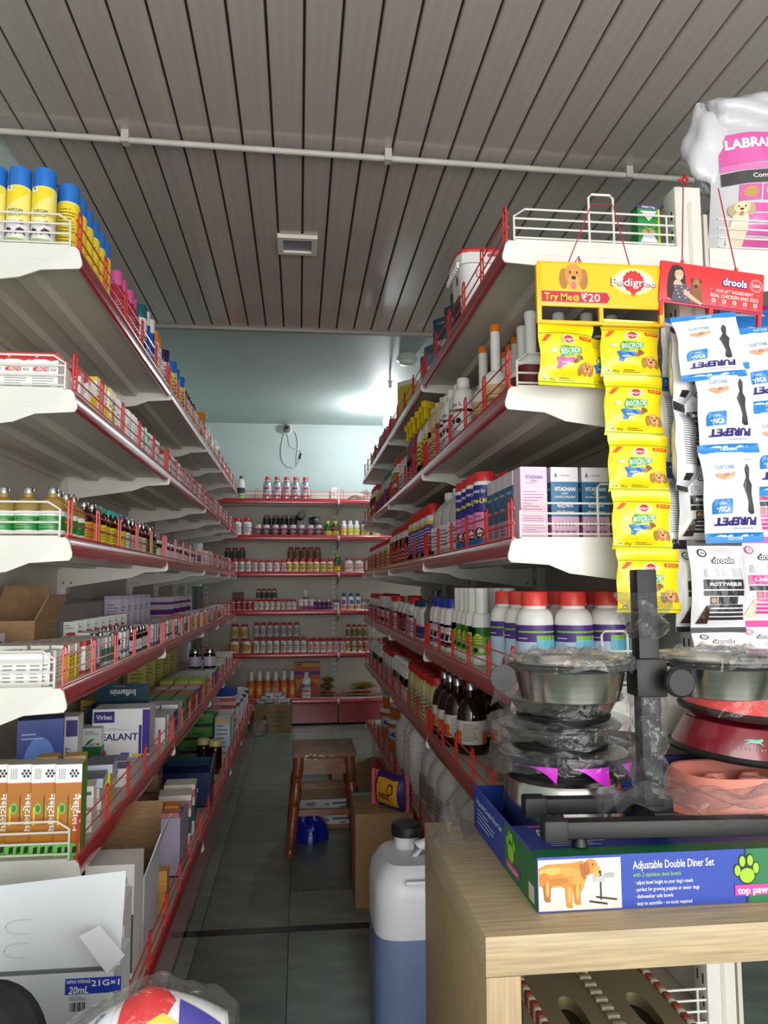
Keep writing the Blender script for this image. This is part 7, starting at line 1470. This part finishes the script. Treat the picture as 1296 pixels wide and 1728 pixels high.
DBK = pouch('hanging_pouch', 0.2, 0.12, 0.05, SVP, lambda A: (A.rect(0, 0, 1, 0.06, (44, 40, 44), 1), A.rect(0, 0.94, 1, 1, (44, 40, 44), 1), A.lines(0.15, 0.85, 0.3, 0.9, 22, (110, 108, 112), 2), A.rect(0.15, 0.12, 0.4, 0.2, K_, 2)), seam=0.012, seed=55, n=10); DBK.h = 0.2; DBK.w = 0.12
PUK = pouch('hanging_pouch', 0.2, 0.135, 0.045, WP, lambda A: (A.rect(0, 0, 1, 0.12, (34, 100, 190), 1), A.rect(0, 0.93, 1, 1, (34, 100, 190), 1), A.lines(0.1, 0.9, 0.3, 0.88, 22, (120, 120, 130), 2), A.text('PUREPET', 0.5, 0.2, 0.06, (40, 40, 90), 2, bold=0.03, w=0.7)), seam=0.014, seed=57, n=10); PUK.h = 0.2; PUK.w = 0.135
YD = 1.665
for i, (px, y0, y1) in enumerate(((1214, 912, 1068), (1218, 1062, 1150))): hangat(DB, px, y0, y1, YD-0.055, 'silver white pack with black breed band, %s in the front strip' % ('upper', 'lower')[i], 'black banded packs in the front strip', wpx=92)
for i, (px, y0, y1) in enumerate(((1180, 640, 780), (1186, 778, 920), (1182, 918, 1066))): hangat(DB, px, y0, y1, YD-0.005, 'silver white pack with black breed band, %s in the strip behind' % ('top', 'middle', 'bottom')[i], 'black banded packs in the strip behind', wpx=84, rz=0.12)
for i, (px, y0, y1) in enumerate(((1152, 560, 690), (1158, 688, 830))): hangat(DBK, px, y0, y1, YD-0.03, 'printed back of a silver white pack, %s of the turned strip' % ('upper', 'lower')[i], 'turned silver packs', wpx=70, rz=0.7)
for i, (px, y0, y1) in enumerate(((1138, 540, 655), (1138, 653, 800), (1140, 798, 945))): hangat(PUK, px, y0, y1, YD+0.035, 'printed back of a white and blue pack, %s of the turned strip' % ('top', 'middle', 'bottom')[i], 'turned white and blue packs', wpx=62, rz=0.5)
for i, (px, y0, y1) in enumerate(((1287, 640, 775), (1292, 770, 915), (1290, 908, 1056), (1290, 1052, 1150))): hangat(DP, px, y0, y1, YD-0.0, 'silver white pack with pink breed band, %s in the strip at the right edge' % ('first', 'second', 'third', 'lowest')[i], 'pink banded packs', wpx=88)
# ---- large feed bag on top of the gondola and a bright packet below it
def lab(A):
    PK = (222, 96, 170)
    A.poly([(0.06, 0.58), (0.98, 0.6), (0.98, 0.78), (0.06, 0.76)], PK, 1); A.text('LABRADOR', 0.1, 0.70, 0.055, W_, 3, bold=0.04, align='l', w=0.52); A.rect(0.06, 0.545, 0.98, 0.58, (226, 120, 186), 1); A.poly([(0.06, 0.46), (0.98, 0.47), (0.98, 0.545), (0.06, 0.535)], (62, 58, 58), 1); A.text('Complete Balanced', 0.27, 0.505, 0.026, W_, 3, align='l', w=0.45)
    A.rect(0.18, 0.36, 0.34, 0.455, PK, 1); A.ell(0.26, 0.408, 0.055, 0.035, (190, 150, 90), 2, 16); A.rect(0.36, 0.36, 0.5, 0.455, PK, 1); A.text('LAB', 0.43, 0.42, 0.03, W_, 3, bold=0.03, w=0.1); A.rect(0.52, 0.36, 0.98, 0.455, PK, 1)
    for i in range(4): A.poly([(0.26, 0.29-i*0.062), (0.98, 0.285-i*0.062), (0.98, 0.335-i*0.062), (0.26, 0.34-i*0.062)], PK, 1); A.lines(0.5, 0.9, 0.3-i*0.062, 0.325-i*0.062, 1, W_, 2)
    A.poly([(0.12, 0.06), (0.26, 0.06), (0.27, 0.2), (0.25, 0.3), (0.14, 0.3), (0.13, 0.18)], (232, 216, 186), 3); dog(A, 0.2, 0.31, 0.07, 0.12, 4, (226, 204, 160))
    A.ell(0.16, 0.9, 0.09, 0.05, PK, 2, 18); A.ell(0.16, 0.9, 0.072, 0.04, (224, 224, 226), 3, 18); A.text('USA', 0.16, 0.9, 0.03, PK, 4, bold=0.03, w=0.1, rot=0.2); A.poly([(0.4, 0.86), (0.9, 0.84), (0.86, 0.87), (0.44, 0.885)], (60, 56, 56), 2)
LB = pouch('feed_bag', 0.44, 0.33, 0.12, M('silver_bag_foil', (204, 204, 208), 0.32, coat=0.3, bump=0.4, nscale=9), lab, seam=0.03, seed=61, n=16, cat='bag', off=0.0025); LB.h = 0.44; LB.w = 0.4
bx0 = at(1190, 380, Y=1.82).x
t = put(LB, (bx0+0.17, 1.83, RV[0]+0.001), 0.08, 'large silver and pink dog food bag on the gondola top', None)
def fold(u, v):
    a_ = 2*PI*u; b_ = PI*(v-0.5); k_ = 1+0.12*math.sin(3*a_+4*b_)+0.06*math.sin(5*a_-4*b_+1)
    return (-0.12+0.085*k_*math.cos(a_)*math.cos(b_), 0.02+0.05*k_*math.sin(a_)*math.cos(b_), 0.33+0.12*math.sin(b_)*k_)
part('crumpled_fold', MB().grid(fold, 24, 16, M('silver_bag_foil')), t, sharp=70, label='crumpled grey fold of the bag')
def fold2(u, v):
    a_ = 2*PI*u; b_ = PI*(v-0.5); k_ = 1+0.1*math.sin(3*a_+5*b_+2)+0.05*math.sin(5*a_-4*b_+1)
    return (0.0+0.165*k_*math.cos(a_)*math.cos(b_), -0.02+0.055*k_*math.sin(a_)*math.cos(b_), 0.405+0.055*math.sin(b_)*k_)
part('rolled_top', MB().grid(fold2, 28, 14, M('silver_bag_foil')), t, sharp=70, label='rolled crumpled top of the bag')
CP = pouch('snack_packet', 0.27, 0.2, 0.06, C((150, 40, 130), 0.3), lambda A: (A.rect(0.0, 0.62, 1, 0.95, (40, 120, 200), 1), A.poly([(0.05, 0.66), (0.3, 0.74), (0.6, 0.7), (1, 0.78), (1, 0.64), (0.05, 0.62)], (222, 166, 50), 2), A.lines(0.1, 0.9, 0.83, 0.93, 1, (190, 200, 210), 2), A.rect(0, 0.4, 1, 0.62, (200, 50, 140), 1)), seed=65)
put(CP, (at(1275, 540, Y=1.86).x, 1.86, RV[1]+0.001), 0.0, 'magenta and blue snack packet behind the red sign', None)
# ================================================================== the aisle floor
WOOD = M('brown_stained_wood', (122, 70, 40), 0.35, coat=0.3, noise=0.22, nscale=14, stretch=(1, 1, 4)); WTOP = M('worn_wood_top', (134, 90, 58), 0.5, noise=0.15, nscale=10, stretch=(4, 1, 1))
fl_ = at(484, 1447, Z=0.0); sc = 0.0
sx0 = at(493, 1273, Z=0.48); sx1 = at(602, 1271, Z=0.48); sb0 = at(502, 1248, Z=0.48)
sw_, sd_ = sx1.x-sx0.x, sb0.y-sx0.y
stl = thing('wooden_stool', 'brown turned leg wooden stool standing in the aisle', 'stool', ((sx0.x+sx1.x)/2, sx0.y+sd_/2, 0))
part('seat', MB().box(-sw_/2, sw_/2, -sd_/2, sd_/2, 0.458, 0.48, WTOP, b=0.004), stl)
ti, to = 0.045, -0.02
def corner(sx, sy, z):
    k = z/0.458; return Vector((sx*(sw_/2-0.035-(k-1)*0.045), sy*(sd_/2-0.035-(k-1)*0.045), z))
for sx in (-1, 1):
    for sy in (-1, 1):
        prof = [(0.016, 0), (0.02, 0.012), (0.022, 0.03), (0.016, 0.04), (0.021, 0.05), (0.024, 0.09), (0.026, 0.13), (0.022, 0.165), (0.026, 0.17), (0.026, 0.23), (0.021, 0.235), (0.026, 0.25), (0.029, 0.28), (0.027, 0.31), (0.019, 0.34), (0.025, 0.352), (0.019, 0.362), (0.024, 0.372), (0.026, 0.38), (0.027, 0.458)]
        p0, p1 = corner(sx, sy, 0), corner(sx, sy, 0.458)
        sh = Matrix.Identity(4); sh[0][2] = (p1.x-p0.x)/0.458; sh[1][2] = (p1.y-p0.y)/0.458; sh[0][3] = p0.x; sh[1][3] = p0.y
        part('leg', MB().lathe(prof, WOOD, 16, sh), stl)
def rail(sxa, sya, sxb, syb, z, hh, th_):
    a_, b_ = corner(sxa, sya, z), corner(sxb, syb, z)
    d = b_-a_; L_ = d.length; an_ = math.atan2(d.y, d.x)
    return MB().box(0, L_, -th_/2, th_/2, -hh/2, hh/2, WOOD, Matrix.Translation(a_) @ Matrix.Rotation(an_, 4, 'Z'))
for q in ((-1, -1, 1, -1), (-1, 1, 1, 1), (-1, -1, -1, 1), (1, -1, 1, 1)):
    part('apron', rail(*q, 0.415, 0.075, 0.018), stl)
part('stretcher', rail(-1, -1, 1, -1, 0.2, 0.03, 0.02), stl); part('stretcher', rail(-1, 1, 1, 1, 0.24, 0.03, 0.02), stl); part('stretcher', rail(-1, -1, -1, 1, 0.14, 0.03, 0.02), stl); part('stretcher', rail(1, -1, 1, 1, 0.14, 0.03, 0.02), stl)
A = Art(); rr = random.Random(8)
for i in range(16): A.ell(rr.uniform(-0.1, 0.05), rr.uniform(0.45, 0.479), rr.uniform(0.002, 0.009), rr.uniform(0.001, 0.004), (222, 216, 206), 1, 7)
A.build('paint_chip', on_front(-sd_/2), stl)
# flat cartons behind the stool
vx = at(550, 1365, Y=4.25)
def varby(A, wx, h):
    A.rect(-wx*0.46, h*0.3, wx*0.46, h*0.95, (206, 206, 210), 1); A.text('VARBY', -wx*0.25, h*0.66, h*0.26, K_, 2, bold=0.03, w=wx*0.18); A.rect(wx*0.12, h*0.6, wx*0.4, h*0.75, (90, 90, 96), 2); A.rect(-wx*0.02, h*0.5, wx*0.06, h*0.7, (140, 140, 146), 2); A.rect(wx*0.25, h*0.36, wx*0.36, h*0.46, (90, 90, 96), 2)
vb = carton('flat_cardboard_box', 0.31, 0.4, 0.075, CARD, [], art=varby)
for i in range(2): put(vb, (vx.x, 4.49+0.012*i, 0.001+i*0.078), 0.0, ('lower long flat carton with white end label behind the stool', 'upper long flat carton with white end label behind the stool')[i], 'flat cartons behind the stool')
q0 = at(520, 1338, Z=0.16); 
t = thing('cardboard_sheet', 'large flat brown cardboard box lying beside the right shelf base', 'cardboard', (at(600, 1290, Z=0.1).x-0.0, 5.16, 0.001))
part('sheet', MB().box(-0.17, 0.15, -0.45, 0.45, 0, 0.075, CARD, b=0.003), t); part('flap_seam', MB().box(-0.17, 0.15, -0.003, 0.003, 0.0752, 0.0762, M('tape_brown', (132, 104, 70), 0.4)), t)
for i, (pa, pb) in enumerate((((627, 1277), (641, 1330)), ((634, 1276), (655, 1332)))):
    a_ = at(*pa, Z=0.085); b_ = at(*pb, Z=0.085); d = b_-a_
    a_ = a_ if i else a_
    t = thing('spare_rail', 'loose red price rail lying on the cardboard, %s' % ('nearer the stool', 'nearer the shelf')[i], 'rail', a_, 0, 'loose red rails')
    part('strip', MB().box(0, 0.8, -0.012, 0.012, -0.006, 0.0, RED, Matrix.Rotation(math.atan2(d.y, d.x), 4, 'Z')), t)
# blue plastic bag under the stool
bb = at(520, 1425, Z=0.0)
t = thing('plastic_bag', 'crumpled royal blue plastic bag on the floor under the stool', 'bag', (bb.x, bb.y+0.05, 0.001))
part('bag', MB().grid(lambda u, v: ((0.07+0.02*math.sin(6*PI*u))*math.cos(2*PI*u)*math.cos(v*PI/2)**0.7*(1.3 if math.cos(2*PI*u) > 0 else 1), (0.05+0.012*math.sin(8*PI*u+1))*math.sin(2*PI*u)*math.cos(v*PI/2)**0.7, 0.11*math.sin(v*PI/2)*(1+0.15*math.sin(10*PI*u))), 32, 10, M('blue_polythene', (22, 40, 150), 0.25, coat=0.3, bump=0.6, nscale=30)), t, sharp=22)
# carton with teal tape, packet on it
cb0 = at(603, 1503, Z=0.0)
CY0 = 3.24; cx0 = 0.235; cx1 = 0.476
t = thing('cardboard_box', 'tall brown carton with teal taped top beside the white jerrycan', 'box', ((cx0+cx1)/2, CY0+0.17, 0))
hh_ = 0.37; wx_ = cx1-cx0
part('carton_body', MB().box(-wx_/2, wx_/2, -0.17, 0.17, 0, hh_, CARD, b=0.003), t); part('tape', MB().box(-wx_/2+0.005, wx_/2-0.005, 0.115, 0.15, hh_, hh_+0.0012, C((40, 140, 130), 0.3)), t, label='teal tape'); part('tape', MB().box(-0.02, 0.025, 0.11, 0.152, hh_+0.0014, hh_+0.002, C((180, 180, 176), 0.3)), t)
part('flap_gap', MB().box(-wx_/2, wx_/2, -0.09, -0.087, hh_-0.001, hh_+0.0006, DARK), t)
RX_ = pouch('printed_packet', 0.22, 0.15, 0.07, C((52, 40, 100), 0.3), lambda A: (A.rect(0, 0.78, 1, 1, (222, 110, 120), 1), A.rect(0.12, 0.2, 0.85, 0.72, (222, 160, 40), 1), A.text('RADIX', 0.38, 0.5, 0.16, K_, 3, bold=0.03, w=0.3, rot=-PI/2), A.ell(0.6, 0.34, 0.16, 0.08, K_, 3, 14), A.ell(0.6, 0.34, 0.12, 0.06, (222, 160, 40), 4, 14), A.rect(0, 0, 1, 0.1, (222, 110, 120), 1)), seed=77)
put(RX_, (0.455, 3.22, hh_+0.075), 0, 'pink ended navy and yellow packet lying on the teal taped carton', None, rot=(-0.9, -PI/2, 0))
# white jerrycan with blue liquid
jx, jy = 0.335, 2.17
JC = M('natural_hdpe', (206, 208, 214), 0.35)
t = thing('jerrycan', 'large white plastic jerrycan with blue liquid beside the counter', 'jerrycan', (jx, jy, 0))
part('liquid_filled_body', MB().lathe([(0.115, 0.0), (0.13, 0.008), (0.134, 0.03), (0.134, 0.402)], M('liquid_through_plastic', (104, 122, 158), 0.35, noise=0.03), 40, pw=5, sx=1.0, sy=1.05, cap=(True, False)), t, label='lower part tinted by blue liquid')
part('can_body', MB().lathe([(0.134, 0.402), (0.134, 0.5), (0.13, 0.53), (0.112, 0.56), (0.1, 0.572)], JC, 40, pw=5, sx=1.0, sy=1.05, cap=(False, True)), t)
part('side_rib', MB().box(-0.06, 0.1, -0.147, -0.135, 0.535, 0.548, JC, b=0.005), t)
part('handle', MB().tube([(-0.02, -0.03, 0.56), (-0.01, -0.03, 0.598), (0.02, -0.03, 0.605), (0.09, -0.03, 0.6), (0.1, -0.03, 0.565)], 0.016, JC, 10), t)
part('spout', MB().lathe([(0.034, 0.565), (0.034, 0.61)], JC, 20, Matrix.Translation((-0.03, 0.05, 0))), t); part('cap', MB().lathe([(0.042, 0.605), (0.043, 0.63), (0.038, 0.636)], BLACK, 24, Matrix.Translation((-0.03, 0.05, 0))), t)
# rear carton of sachets and film
rc0 = at(428, 1237, Z=0.0); rc1 = at(492, 1237, Z=0.0)
wv = rc1.x-rc0.x
t = open_carton('cardboard_box', 'open brown fragile carton full of sachets before the rear shelf', ((rc0.x+rc1.x)/2, rc0.y+0.13, 0), 0.0, wv, 0.26, 0.245, CARD, CARDI, [])
A = Art(); A.poly([(-wv*0.23, 0.05), (-wv*0.23, 0.11), (-wv*0.29, 0.11), (-wv*0.21, 0.16), (-wv*0.13, 0.11), (-wv*0.19, 0.11), (-wv*0.19, 0.05)], K_, 1); A.rect(-wv*0.12, 0.0, wv*0.06, 0.245, (152, 128, 88), 1)
for i, s_ in enumerate(('FRAGILE', 'HANDLE', 'WITH', 'CARE')): A.text(s_, wv*0.12, 0.175-i*0.038, 0.024, (40, 30, 20), 2, bold=0.02, w=wv*(0.46, 0.42, 0.3, 0.28)[i])
A.build('printed_marks', on_front(-0.13), t)
rr = random.Random(12)
sach = MB().box(-0.033, 0.033, -0.023, 0.023, -0.004, 0.004, M('white_sachet_foil', (222, 224, 232), 0.3, metal=0.2, bump=0.4, nscale=40), b=0.003).mesh('sachet')
sprint = Art().rect(-0.02, -0.012, 0.02, 0.004, (90, 90, 150), 1).build('sachet_print', lambda u, v, w_: (u, v, 0.0042+w_), None, mesh_only=True)
ns = 0
for lay, (nx, ny) in enumerate(((4, 4), (4, 3), (3, 3), (2, 2))):
    for i in range(nx):
        for j in range(ny):
            x = (i-(nx-1)/2)*0.076; y = (j-(ny-1)/2)*0.056
            s_ = link('sachet', sach, None, ((rc0.x+rc1.x)/2+x, rc0.y+0.13+y, 0.235+lay*0.028), (rr.uniform(-0.2, 0.2), rr.uniform(-0.2, 0.2), rr.uniform(-0.15, 0.15)))
            tag(s_, 'small white and violet sachet heaped in the fragile carton, layer %s' % LINE[lay], 'sachet', 'sachets in the fragile carton'); link('sachet_print', sprint, s_)
t = thing('plastic_film', 'clear film bulging over the sachets', 'plastic', ((rc0.x+rc1.x)/2, rc0.y+0.13, 0.246)); part('film', MB().grid(lambda u, v: (wv*0.42*(2*u-1), 0.11*(2*v-1), 0.012+0.12*max(0, 1-(2*u-1)**2)*max(0, 1-(2*v-1)**2)*(1+0.15*math.sin(19*u+7*v))), 22, 14, FILM), t, sharp=20)
pb0 = at(438, 1244, Z=0.0)
crumple('plastic_film', 'crumpled ball of clear film on the floor beside the fragile carton', (pb0.x, pb0.y+0.05, 0.001), 0.08, 0.9, 0.85, FILMW, 15, amp=0.3)
